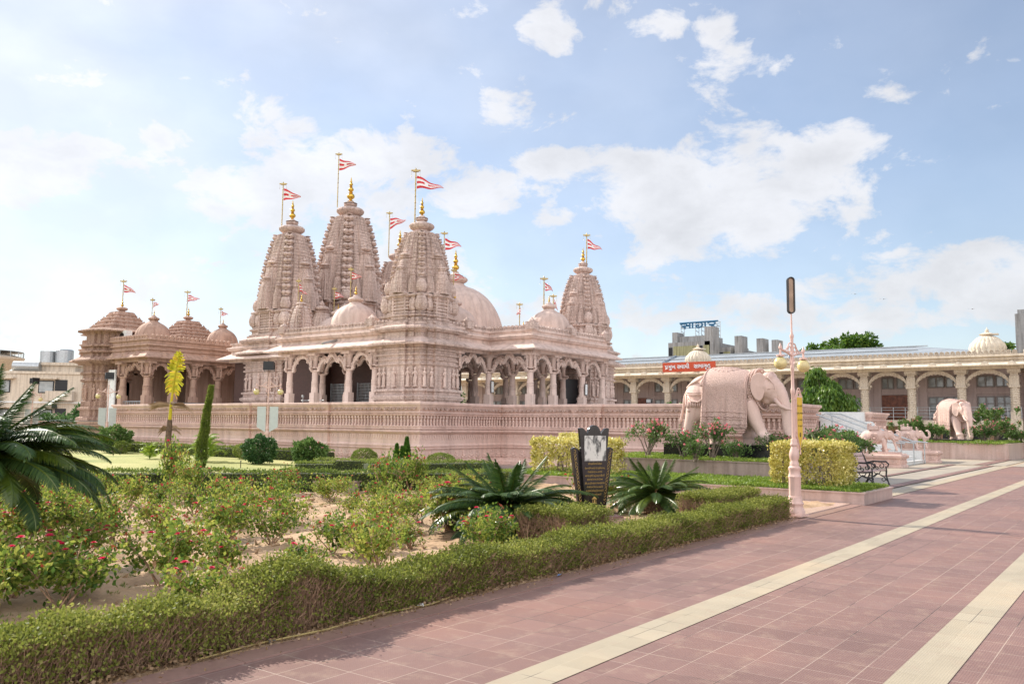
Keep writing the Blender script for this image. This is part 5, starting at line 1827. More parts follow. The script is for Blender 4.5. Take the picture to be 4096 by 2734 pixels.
def pedestal(x0, x1, y0, y1, h, label):
    t_ = thing('stone_pedestal', label, 'pedestal', (x0, y0, 0), group='pedestals of the small elephants')
    pl = [(x0, y1), (x0, y0), (x1, y0), (x1, y1)]
    b = MB().mold(pl, [(.04, 0), (.04, h * .16), (-.02, h * .22), (-.02, h * .62), (.03, h * .66), (.06, h * .78), (.07, h * .82), (.07, h * .9), (.0, h * .94), (0, h), (-.3, h)])
    b.prism([(x0 + .1, y0 + .1), (x1 - .1, y0 + .1), (x1 - .1, y1 - .1), (x0 + .1, y1 - .1)], h * .5, h - .004)
    b.build('pedestal_block', PINK, t_)
    MB().many(motif, [M @ Matrix.Scale(.8, 4) for M in run(pl, .33, -.02, h * .24, True)]).many(dentil, run(pl, .08, .06, h * .76, True)).build('carved_relief', PINK, t_)
    return t_
pedestal(36.85, 38.0, 8.2, 10.1, .55, 'carved pink pedestal under the elephant nearest the bench')
pedestal(43.5, 44.4, 8.1, 8.9, .56, 'small carved corner pedestal at the far side of the steps')
tag(MB().box(43.55, 44.4, 8.95, 10.4, 0, .55).build('marble_block', MARB), 'plain white marble block carrying the far small elephant', 'block')
tag(MB().box(26.9, 27.4, 8.4, 9.0, 0, 1.1).mold([(26.9, 9.0), (26.9, 8.4), (27.4, 8.4), (27.4, 9.0)], [(.03, 0), (.03, .2), (0, .25), (0, .9), (.05, .95), (.05, 1.1), (-.2, 1.1)]).build('gate_post', PINK), 'stubby carved pink post among the bushes by the steps', 'post')

# ------------------------------------------------------------------ lamp posts
LPINK = plain('pink_cast_paint', (.62, .42, .36), .45, var=.06)
GLOBE = plain('yellowed_glass_globe', (.60, .50, .24), .22, spec=.6, var=.15, scale=14)
YEL = plain('yellow_banner', (.62, .40, .03), .5, var=.05)
BLACKR = plain('black_rubber_rim', (.03, .03, .03), .4)
BOARDW = plain('pale_board', (.46, .49, .47), .5, var=.04)
def lamp_body(h_arm=2.98, top=3.45):
    b = MB()
    k1, k2 = .80, .56
    b.cbox(0, 0, 0, .34, .34, .03)
    b.lathe([(r * k1, z) for r, z in [(.205, .03), (.205, .10), (.175, .13), (.165, .19), (.185, .22), (.15, .27), (.145, .34), (.13, .35), (.13, .66), (.145, .69), (.125, .72), (.12, .80), (.135, .82), (.135, .85), (.10, .88)]], 8, rot=math.pi / 8)
    b.lathe([(r * k1, z) for r, z in [(.095, .88), (.10, .93), (.08, .96), (.085, .985), (.105, 1.03), (.112, 1.08), (.095, 1.14), (.07, 1.2), (.066, 1.22), (.085, 1.24), (.085, 1.27), (.07, 1.29), (.072, 1.33), (.062, 1.36)]], 16)
    b.lathe([(r * k2, z) for r, z in [(.060, 1.36), (.052, 2.15), (.066, 2.17), (.072, 2.21), (.066, 2.25), (.052, 2.27), (.048, h_arm - .34), (.062, h_arm - .32), (.066, h_arm - .28), (.05, h_arm - .25), (.046, h_arm + .22), (.06, h_arm + .26), (.068, h_arm + .29), (.04, h_arm + .33), (.03, h_arm + .36), (.022, top)]], 16)
    return b
def arms(h, span=.46):
    b = MB()
    for s in (-1, 1):
        b.tube([(0, 0, h - .08), (s * span * .5, 0, h - .02), (s * span, 0, h + .02), (s * span, 0, h - .08)], [.022, .02, .018, .022], 6)
        b.tube([(0, 0, h + .16), (s * .12, 0, h + .14), (s * .2, 0, h + .05), (s * span * .6, 0, h)], .013, 6)
        b.tube([(s * (.1 + .05 * math.cos(a)), 0, h + .04 + .05 * math.sin(a)) for a in np.linspace(0, 5.5, 12)], .011, 5)
        b.tube([(s * (.2 + .035 * math.cos(a)), 0, h + .015 + .035 * math.sin(a)) for a in np.linspace(0, 5.5, 12)], .010, 5)
        b.tube([(s * .05, 0, h - .1), (s * .09, 0, h - .18), (s * .06, 0, h - .24)], .012, 5)
        b.lathe([(.03, 0), (.035, .03), (.02, .06), (.01, .1)], 8, (s * span, 0, h + .02))
        b.lathe([(.05, -.12), (.075, -.115), (.075, -.09), (.03, -.08)], 14, (s * span, 0, h))
    return b
def lamp(name, label, loc, rz, kind, group='pink two globe lamp posts'):
    t_ = thing(name, label, 'lamp post', loc, rz, group)
    h = 2.92
    lamp_body(h, 3.62 if kind == 'path' else h + .55).build('post', LPINK, t_, smooth=40)
    arms(h).build('lamp_arms', LPINK, t_, smooth=40)
    for s in (-1, 1):
        MB().ball((s * .46, 0, h - .235), .116, 22, 14).build('lamp_globe', GLOBE, t_, smooth=True)
    if kind == 'path':
        pn = MB().box(.095, .12, -.2, 0, 0, 0)
    else:
        fl = MB().box(-.19, .19, -.14, .10, h + .62, h + .92)
        fl.box(-.2, .2, -.2, -.14, h + .60, h + .94)
        fo = fl.build('floodlight', DARK, t_)
        MB().tube([(-.2, 0, h + .8), (-.2, 0, h + .56), (.2, 0, h + .56), (.2, 0, h + .8)], .014, 6).build('bracket', DARK, fo)
        for s in (-1, 1):
            x0_, x1_ = (s * .07, s * .40) if s > 0 else (s * .40, s * .07)
            out_ = [(x0_, 2.12), (x1_, 2.12), (x1_, 1.33 if s > 0 else 1.13), (x0_, 1.13 if s > 0 else 1.33)]
            V = [(x, -.012, z) for x, z in out_] + [(x, .012, z) for x, z in out_]
            MB().add(V, [(3, 2, 1, 0), (4, 5, 6, 7), (0, 1, 5, 4), (1, 2, 6, 5), (2, 3, 7, 6), (3, 0, 4, 7)]).build('notice_board', BOARDW, t_)
    return t_
rzl = math.atan2(r0.y, r0.x)
LPm = lamp('lamp_post', 'tall pink lamp post with two globes and a yellow banner beside the path', (15.25, 5.16, .03), R(-6.5), 'path')
# long shaded tube lamp on top
tl = MB()
def caps(b, w, z0, z1, t_, y=0.0, n=12):
    pts = []
    for k in range(n + 1):
        a = math.pi * k / n
        pts.append((w * math.cos(a), z1 - w + w * math.sin(a)))
    for k in range(n + 1):
        a = math.pi + math.pi * k / n
        pts.append((w * math.cos(a), z0 + w + w * math.sin(a)))
    V = [(x, y - t_, z) for x, z in pts] + [(x, y + t_, z) for x, z in pts]
    m = len(pts)
    b.add(V, [tuple(range(m)), tuple(range(m, 2 * m))[::-1]] + [(i, i + m, (i + 1) % m + m, (i + 1) % m) for i in range(m)])
    return pts
pts = caps(tl, .055, 3.62, 4.27, .015)
rim = [(x * 1.02, -.03, z) for x, z in pts] + [(pts[0][0] * 1.02, -.03, pts[0][1])]
tlo = tl.build('tube_lamp', plain('tarnished_reflector', (.25, .17, .12), .3, .8, var=.3, scale=3), LPm)
tlo.rotation_euler = (0, 0, rzl + R(6.5))
MB().tube(rim, .013, 6).tube([(x, .03, z) for x, _, z in rim], .013, 6).build('lamp_rim', BLACKR, tlo)
# banner frame on the post's path side
bn = put('banner', None, LPm, (0, 0, 0), R(-35))
W_ = .17
o0 = .075
zt_, zb_, zp_ = 2.10, 1.42, 1.20
def plate(a0, a1, ztop, zbot, ztip, y0, y1):
    c = (a0 + a1) / 2
    o = [(a0, ztop), (a1, ztop), (a1, zbot), (c, ztip), (a0, zbot)]
    V = [(x, y0, z) for x, z in o] + [(x, y1, z) for x, z in o]
    return MB().add(V, [(4, 3, 2, 1, 0), (5, 6, 7, 8, 9)] + [(i, (i + 1) % 5, (i + 1) % 5 + 5, i + 5) for i in range(5)])
fr = plate(o0, o0 + W_ + .05, zt_ + .03, zb_ - .01, zp_ - .03, -.022, .022)
fr.tube([(o0 + .02 + .2 * u, 0, zt_ + .03 + .14 * math.sin(math.pi * u)) for u in np.linspace(0, 1, 13)], .011, 5)
fr.tube([(o0 + .07 + .1 * u, 0, zt_ + .03 + .09 * math.sin(math.pi * u)) for u in np.linspace(0, 1, 9)], .011, 5)
for s in (-1, 1):
    fr.tube([(o0 + .11 + s * .05, 0, zb_ - .12), (o0 + .11 + s * .03, 0, zp_ - .02), (o0 + .11 + s * .045, 0, zp_ - .12)], .012, 5)
fr.tube([(0, 0, 2.06), (o0, 0, 2.06)], .012, 5); fr.tube([(0, 0, 1.48), (o0, 0, 1.48)], .012, 5)
frm = fr.mesh('banner_frame', LPINK)
bn.data = None
bn2 = put('banner_frame', frm, LPm, (0, 0, 0), R(-4))
bpy.data.objects.remove(bn)
ye = plate(o0 + .022, o0 + W_ + .028, zt_, zb_, zp_, -.026, -.022)
yo = put('banner_face', ye.mesh('banner_face', YEL), bn2)
ye2 = plate(o0 + .022, o0 + W_ + .028, zt_, zb_, zp_, .022, .026)
put('banner_face', ye2.mesh('banner_face', YEL), bn2)
INK = plain('dark_ink', (.09, .07, .02), .6)
def line_text(parent, body, x, y, z, size, mat=INK, sc=(1, 1, 1)):
    me = text_mesh(body, size, mat, .0006, .0, 'CENTER')
    me.name = 'lettering'
    o = put('lettering', me, parent, (x, y, z))
    o.rotation_euler = (math.pi / 2, 0, 0)
    o.scale = sc
    return o
for (z, tx) in ((1.93, 'સેવા કરવી'), (1.80, 'પ્રભુ ભજવા'), (1.68, 'તો મળશે'), (1.57, 'જ શાંતિ')):
    line_text(bn2, tx, o0 + .11, -.0275, z, .052)
em = MB().tube([(o0 + .11 + .022 * math.cos(a), -.028, 1.43 + .04 * math.sin(a)) for a in np.linspace(0, 2 * math.pi, 17)], .004, 4)
em.tube([(o0 + .11, -.028, 1.395), (o0 + .11, -.028, 1.46)], .005, 4)
put('emblem', em.mesh('emblem', INK), bn2)

lamp('lamp_post', 'pink lamp post with floodlight and two pale boards on the lawn before the left porch', (20.7, 27.4, .05), rzl + .05, 'flood')
lamp('lamp_post', 'pink lamp post with floodlight in front of the white door of the left temple', (21.5, 41.0, .05), rzl + .55, 'flood')
lamp('lamp_post', 'pink lamp post with floodlight showing above the big cycad at the left', (*FR(138, 47)[:2], .0), rzl + 1.1, 'flood')
lamp('lamp_post', 'distant pink lamp post between the flats and the left temple', (*FR(226, 72)[:2], -1.0), rzl + .4, 'flood')

# ------------------------------------------------------------------ floodlight on a stand at the podium edge, far
fl = thing('floodlight', 'small floodlight standing on the terrace edge right of the porch', 'floodlight', (27.3, 14.4, 2.34))
MB().box(-.04, .08, -.1, .1, .06, .2).build('lamp_housing', DARK, fl)
MB().box(-.05, -.04, -.085, .085, .075, .185).build('lamp_glass', GREY, fl)
MB().tube([(.02, -.11, .13), (.02, -.11, 0), (.02, .11, 0), (.02, .11, .13)], .01, 5).build('bracket', DARK, fl)

# ------------------------------------------------------------------ benches
def bench(label, loc, rz):
    t_ = thing('park_bench', label, 'bench', loc, rz, 'black iron benches with pink slats')
    L = 1.5
    slat = plain('pink_painted_slat', (.50, .34, .30), .5) if not bpy.data.materials.get('pink_painted_slat') else bpy.data.materials['pink_painted_slat']
    s = MB()
    for i in range(5):
        s.box(-L / 2, L / 2, -.24 + i * .095, -.165 + i * .095, .42 - i * .006, .445 - i * .006)
    s.build('seat', slat, t_)
    b_ = MB()
    for i in range(4):
        z = .52 + i * .1
        y = .26 + i * .035
        b_.add([(-L / 2, y, z), (L / 2, y, z), (L / 2, y + .028, z + .08), (-L / 2, y + .028, z + .08), (-L / 2, y + .025, z - .005), (L / 2, y + .025, z - .005), (L / 2, y + .053, z + .075), (-L / 2, y + .053, z + .075)],
               [(0, 1, 2, 3), (7, 6, 5, 4), (0, 4, 5, 1), (3, 2, 6, 7), (0, 3, 7, 4), (1, 5, 6, 2)])
    b_.build('backrest', slat, t_)
    def scroll(b, cy, cz, r, a0, a1, x, rr=.016, k=1):
        b.tube([(x, cy + r * (1 - .6 * (a - a0) / (a1 - a0)) * math.cos(a), cz + r * (1 - .6 * (a - a0) / (a1 - a0)) * math.sin(a)) for a in np.linspace(a0, a1, 18)], rr, 6)
    for x in (-L / 2, L / 2):
        f = MB()
        f.tube([(x, -.32, 0), (x, -.29, .1), (x, -.24, .28), (x, -.25, .42)], [.03, .02, .022, .025], 8)
        f.tube([(x, .34, 0), (x, .27, .12), (x, .2, .3), (x, .24, .5), (x, .34, .78), (x, .42, .93)], [.03, .02, .022, .022, .02, .024], 8)
        f.tube([(x, -.25, .42), (x, 0, .40), (x, .22, .40)], .02, 8)
        f.tube([(x, .28, .62), (x, .1, .66), (x, -.1, .655), (x, -.24, .66), (x, -.31, .60), (x, -.29, .52), (x, -.22, .52)], [.02, .022, .024, .024, .022, .018, .012], 8)
        f.tube([(x, -.25, .42), (x, -.24, .52)], .018, 6)
        f.tube([(x, -.28, .12), (x, -.15, .26), (x, 0, .33), (x, .1, .24), (x, .25, .12)], .016, 6)
        f.tube([(x, -.1, .40), (x, -.06, .33), (x, 0, .30)], .014, 6); f.tube([(x, .1, .40), (x, .06, .33), (x, 0, .30)], .014, 6)
        scroll(f, -.16, .17, .07, 2.2, 7.5, x, .012); scroll(f, .14, .17, .07, .9, -4.5, x, .012)
        scroll(f, -.12, .54, .08, 1.5, 7.5, x, .013); scroll(f, .08, .55, .08, 1.5, -4.6, x, .013); scroll(f, .0, .47, .05, 0, 6, x, .012)
        f.build('end_frame', DARK, t_, smooth=40)
    st_ = MB().tube([(-L / 2, 0, .3), (-.4, 0, .24), (0, 0, .3), (.4, 0, .24), (L / 2, 0, .3)], .014, 6)
    st_.build('stretcher', DARK, t_, smooth=40)
    return t_
BN = bench('black scrollwork iron bench with pink slats at the end of the yellow bush', (24.75, 6.3, .0), 0)
dup(BN, (55.6, 5.1, .0), R(-12), 'black iron bench at the far right edge beside a yellow shrub')

# ------------------------------------------------------------------ memorial stone
MS = thing('memorial_stone', 'black granite tablet with a photograph and gold Gujarati text between two cycads', 'memorial', (12.3, 7.55, 0), -R(24))
BLK = plain('polished_black_granite', (.016, .015, .016), .12, spec=.7, var=.3, scale=30)
b = MB().box(-.42, .42, -.30, .30, 0, .10)
b.frustum(0, 0, .10, .17, .40, .16, .28, .08)
b.build('stone_base', stone('red_granite_base', (.20, .10, .085), (.28, .16, .14), .35, 2, .05, 20, spec=.5), MS)
def slab(out_, y0, y1, name, mat, parent=MS, M=None):
    m = len(out_)
    V = [(x, y0, z) for x, z in out_] + [(x, y1, z) for x, z in out_]
    b = MB().add(V, [tuple(range(m)), tuple(range(m, 2 * m))[::-1]] + [((i + 1) % m, i, i + m, (i + 1) % m + m) for i in range(m)], M)
    return b.build(name, mat, parent)
zb = .14
H = 1.60
out_ = [(-.17, zb), (.17, zb)]
def lobe(cx, z, rx, rz, a0=0.0, a1=math.pi, n=10):
    return [(cx + rx * math.cos(a), z + rz * math.sin(a)) for a in np.linspace(a0, a1, n)]
# centre leaf: flares upward and ends in three lobes
rs_ = [(.285, 1.40), (.30, 1.535), (.275, 1.548), (.235, 1.545), (.195, 1.52), (.155, 1.475), (.135, 1.435)]
out_ += rs_ + lobe(0, 1.45, .128, .145, .10, math.pi - .10, 14) + [(-x, z) for x, z in rs_[::-1]]
slab(out_, -.05, .0, 'tablet', BLK)
for s in (-1, 1):
    w_ = [(s * .12, zb), (s * .27, zb + .05), (s * .42, 1.20), (s * .36, 1.225), (s * .30, 1.20), (s * .20, 1.10)]
    if s < 0:
        w_ = w_[::-1]
    slab(w_, .002, .05, 'side_leaf', BLK)
GT = plain('gold_engraving', (.50, .33, .10), .4, .4)
sc_b = MB()
for s in (-1, 1):
    for k in range(17):
        f = k / 16
        x = s * (.235 + .125 * f); z = .32 + .84 * f
        if x * s > .17 + .125 * (z - .14) / 1.46 + .02:
            sc_b.tube([(x + .020 * math.cos(a + k), -.0005, z + .024 * math.sin(a + k)) for a in np.linspace(0, 5.2, 10)], .0035, 4)
sc_b.build('gold_scroll', GT, MS)
# photograph: a plain grey-toned print, blotched light and dark
m, t, bs = mat_new('faded_print')
co = t.nodes.new('ShaderNodeTexCoord').outputs['Object']
n1 = N(t, 'ShaderNodeTexNoise', i_Scale=9.0, i_Detail=5.0, i_Roughness=.55, i_Distortion=.8)
mpn = N(t, 'ShaderNodeMapping'); mpn.inputs['Scale'].default_value = (1.3, 1, .6)
t.links.new(co, mpn.inputs[0]); t.links.new(mpn.outputs[0], n1.inputs['Vector'])
t.links.new(ramp(t, n1.outputs['Fac'], [(.36, (.06, .06, .06)), (.46, (.32, .31, .29)), (.53, (.62, .60, .56))]), bs.inputs['Base Color'])
bs.inputs['Roughness'].default_value = .3
MB().box(-.20, .235, -.054, -.05, 1.0, 1.42).build('photograph', m, MS)
lines = ['શ્રી સ્વામિનારાયણો વિજયતે', 'ગોંડલના મંદિરના આવાસિય માટે મારુતિબાપા પધારનું', 'મોટાભાઈ કરી રાજા હતા. તમામ ગામ', 'હાલ ભૂલા પૂર્વજોએ કહ્યું આશ્રય માં દિવ્ય રહી', 'સંસ્થાએ રહી માટે ભાગ કરેલા 32 કલાક', 'વિરાટ, સહ મંદિરના સ્થાપના સંભાળ સહાયમાં જય', 'તેને સાચી ભાવની સેવાની વાત જણાવી છે', 'આ સ્થળમાં તેમની સ્મૃતિ રૂપે બાગ રચ્યો છે', 'અહીં સ્નેહના ફૂલો સાદર છે']
for i, tx in enumerate(lines):
    o = line_text(MS, tx, .01, -.0515, .94 - i * .062 - (.01 if i else 0), .036, GT, (.62 if 0 < i < 8 else .75, 1.1, 1))
    o.name = 'lettering'
em = MB().box(-.05, .05, -.0525, -.05, .30, .31).box(-.035, -.028, -.0525, -.05, .31, .37).box(.028, .035, -.0525, -.05, .31, .37)
em.add([(-.055, -.0525, .37), (.055, -.0525, .37), (0, -.0525, .42)], [(0, 1, 2)]).tube([(0, -.052, .31), (0, -.052, .36)], .012, 6)
em.build('gold_emblem', GT, MS)

# ------------------------------------------------------------------ visitor in the porch (seen from behind, waist up over the parapet)
def person(loc, rz, label, shirt, trousers):
    t_ = thing('person', label, 'person', loc, rz)
    SKIN = plain('skin', (.22, .12, .075), .6)
    b = MB()
    b.tube([(0, -.1, .06), (0, -.1, .48), (0, -.09, .9)], [.05, .065, .09], 10)
    b.tube([(.04, .1, .06), (.02, .1, .48), (0, .09, .9)], [.05, .065, .09], 10)
    b.tube([(0, 0, .86), (0, 0, 1.05), (0, 0, 1.25), (0, 0, 1.42), (0, 0, 1.47)], [.15, .135, .165, .15, .07], 14, flat=1.0)
    b.tube([(0, 0, 1.44), (0, 0, 1.54)], [.055, .052], 8)
    b.ball((0.01, 0, 1.62), .085, 14, 10, .115)
    b.ball((.095, 0, 1.60), .018, 6, 4)
    b.ball((0, .085, 1.61), .022, 6, 4); b.ball((0, -.085, 1.61), .022, 6, 4)
    for s in (-1, 1):
        b.tube([(0, s * .18, 1.40), (0, s * .22, 1.13), (.1, s * .21, .92), (.14, s * .2, .88)], [.055, .042, .032, .028], 8)
        for k in range(5):
            b.tube([(.14, s * .2 + (k - 2) * .014, .88), (.17, s * .2 + (k - 2) * .016, .83), (.165, s * .2 + (k - 2) * .016, .79 + abs(k - 2) * .008)], .009, 5)
        b.tube([(.0, s * .1, .04), (.12, s * .1, .03)], [.045, .035], 8)
    put('body', remeshed(b, .014, 2, 'body', SKIN), t_)
    c = MB().tube([(0, 0, .82), (0, 0, 1.05), (0, 0, 1.25), (0, 0, 1.42), (0, 0, 1.46)], [.175, .16, .185, .17, .08], 14)
    for s in (-1, 1):
        c.tube([(0, s * .16, 1.40), (0, s * .22, 1.2), (.0, s * .225, 1.12)], [.075, .062, .06], 10)
    put('shirt', remeshed(c, .02, 2, 'shirt', shirt), t_)
    p = MB().tube([(0, -.1, .08), (0, -.1, .48), (0, -.08, .92)], [.075, .085, .12], 10).tube([(.04, .1, .08), (.02, .1, .48), (0, .08, .92)], [.075, .085, .12], 10)
    put('trousers', remeshed(p, .02, 1, 'trousers', trousers), t_)
    hh = MB().ball((-.012, 0, 1.65), .093, 12, 8, .105)
    put('hair', hh.mesh('hair', DARK, True), t_)
person((30.4, 27.6, 1.5), R(200), 'dark haired person in a pale grey shirt standing in the shaded porch', plain('grey_shirt', (.38, .40, .45), .8), plain('dark_trousers', (.05, .05, .07), .8))

# green awning-like tree seen through the porch is planted behind the temple (see trees)
# litter along the hedge
LIT = [(5.6, 5.17, 'crumpled pale paper scrap at the foot of the hedge', WHITEP), (2.5, 5.13, 'white paper scrap lying under the near end of the hedge', WHITEP), (7.6, 5.08, 'torn blue and orange wrapper on the edging', plain('wrapper_blue', (.08, .2, .42), .4)), (4.0, 5.16, 'small silver wrapper between hedge and edging', GREY)]
for (x, y, lb, m_) in LIT:
    V = [(random.uniform(-.04, .04), random.uniform(-.03, .03), random.uniform(0, .03)) for _ in range(9)]
    bb = MB().add(V, [(0, 1, 2), (2, 3, 4), (4, 5, 0), (1, 6, 3), (5, 7, 8), (0, 6, 8), (2, 7, 5)])
    tag(put('litter_scrap', bb.mesh('litter_scrap', m_), None, (x, y, .016)), lb, 'litter')
# ------------------------------------------------------------------ vegetation
def G(px, py, z=0.0):
    """ground point under a photo pixel (used once, to read plant positions off the photograph)"""
    d = cam_ray(px, py)
    s = (z - 1.6) / d.z
    return np.array((d.x * s, d.y * s))

def unit(v):
    return v / (np.linalg.norm(v, axis=-1, keepdims=True) + 1e-9)

def add_leaves(mb, P_, D_, L, Wd, rng=RNG, fold=0.0):
    """rhombic blades at points P_, pointing along D_"""
    n = len(P_)
    if n == 0:
        return
    D_ = unit(D_)
    S = unit(np.cross(D_, rng.normal(size=(n, 3))))
    L = np.broadcast_to(L, (n,))[:, None] * rng.uniform(.7, 1.3, (n, 1))
    Wd = np.broadcast_to(Wd, (n,))[:, None] * rng.uniform(.8, 1.2, (n, 1))
    v = np.stack([P_, P_ + D_ * L * .5 + S * Wd, P_ + D_ * L, P_ + D_ * L * .5 - S * Wd], 1)
    v[:, 2, 2] -= fold * L[:, 0]
    q = (np.arange(n)[:, None] * 4 + np.arange(4)[None])
    mb.add(v.reshape(-1, 3), {4: q})

def rnd_dirs(n, up_=.3, rng=RNG):
    d = rng.normal(size=(n, 3))
    d[:, 2] += up_
    return unit(d)

def add_twigs(mb, A, B, r, rng=RNG):
    """thin three sided sticks"""
    n = len(A)
    T = unit(B - A)
    S = unit(np.cross(T, rng.normal(size=(n, 3)))); U = np.cross(T, S)
    vs = []
    for k in range(3):
        a = k * 2.094
        o = S * math.cos(a) * r + U * math.sin(a) * r
        vs += [A + o, B + o * .6]
    v = np.stack(vs, 1)
    base = np.arange(n)[:, None] * 6
    q = np.concatenate([base + np.array([[0, 2, 3, 1]]), base + np.array([[2, 4, 5, 3]]), base + np.array([[4, 0, 1, 5]])])
    mb.add(v.reshape(-1, 3), {4: q})

LF_HEDGE = leafmat('hedge_leaf', [(.08, .10, .02), (.15, .18, .03), (.27, .29, .06), (.42, .40, .13)], trans=.4, scale=1.5, rough=.6, spec=.2)
LF_HEDGE2 = leafmat('clipped_hedge_leaf', [(.06, .10, .02), (.12, .17, .03), (.19, .24, .05), (.28, .30, .08)], trans=.35, scale=2, rough=.6, spec=.2)
TWIG = plain('dry_twig', (.32, .20, .125), .9, var=.45, scale=30)
BARK = plain('grey_bark', (.17, .13, .10), .9, var=.35, scale=20)
DRYL = leafmat('dead_leaf', [(.12, .07, .04), (.24, .15, .08), (.36, .24, .13)], trans=.1)
LF_ROSE = leafmat('rose_leaf', [(.03, .075, .018), (.08, .15, .025), (.18, .25, .04), (.34, .36, .07), (.50, .46, .11)], rough=.6, trans=.45, scale=2.2, spec=.2)
LF_RED = leafmat('young_rose_leaf', [(.22, .04, .02), (.35, .10, .04)], trans=.35)
PETAL = leafmat('rose_petal', [(.55, .012, .045), (.68, .03, .10), (.75, .10, .20)], trans=.3, rough=.6)
PETALP = leafmat('pink_petal', [(.75, .10, .16), (.80, .25, .30), (.85, .48, .48)], trans=.3, rough=.6)
LF_CYC = leafmat('cycad_leaflet', [(.022, .055, .014), (.045, .09, .018), (.10, .15, .028)], rough=.5, trans=.18, spec=.35)
LF_CYCY = leafmat('yellowish_cycad_leaflet', [(.05, .09, .01), (.11, .15, .015)], rough=.3, trans=.25, spec=.6)  # yellower green, given to random fronds and all ribs
LF_YEL = leafmat('variegated_yellow_leaf', [(.20, .22, .03), (.42, .38, .07), (.62, .54, .16), (.74, .68, .32)], rough=.35, trans=.35, scale=3)
LF_OLE = leafmat('oleander_leaf', [(.05, .11, .03), (.10, .18, .045), (.19, .27, .08)], trans=.35, scale=2, rough=.55, spec=.25)
LF_TREE = leafmat('tree_leaf', [(.02, .06, .01), (.05, .12, .015), (.11, .20, .025), (.18, .27, .04)], trans=.35, scale=.7)
LF_DARK = leafmat('dark_bush_leaf', [(.03, .085, .03), (.06, .13, .04), (.11, .19, .06)], trans=.3, scale=1.5, rough=.55, spec=.25)
LF_THUJA = leafmat('thuja_spray', [(.03, .08, .01), (.06, .14, .015), (.09, .19, .02)], trans=.2, scale=3)
LF_BAN = leafmat('torn_banana_leaf', [(.20, .26, .02), (.42, .42, .03), (.60, .52, .04), (.62, .30, .04)], trans=.5, scale=1.5)
LF_PALM = leafmat('areca_leaf', [(.10, .20, .02), (.22, .33, .04), (.42, .46, .06)], trans=.45, scale=1.5)
GRASSM = leafmat('groundcover_leaf', [(.09, .16, .02), (.18, .27, .035), (.30, .37, .06)], trans=.35, scale=1.2)

# ---- the long hedge beside the path
def hedge_shape(x):
    """height and how leafy the sides are, along the hedge"""
    h = .305 + .022 * np.sin(x * 17) * np.sin(x * 5.3 + 1) + .03 * np.sin(x * 3.1) + .02 * np.sin(x * 7.7)
    for (c, w, a) in ((4.35, .45, .15), (3.3, .3, .05), (10.6, .5, -.02), (13.9, .6, .02)):
        h = h + a * np.exp(-((x - c) / w) ** 4)
    return h

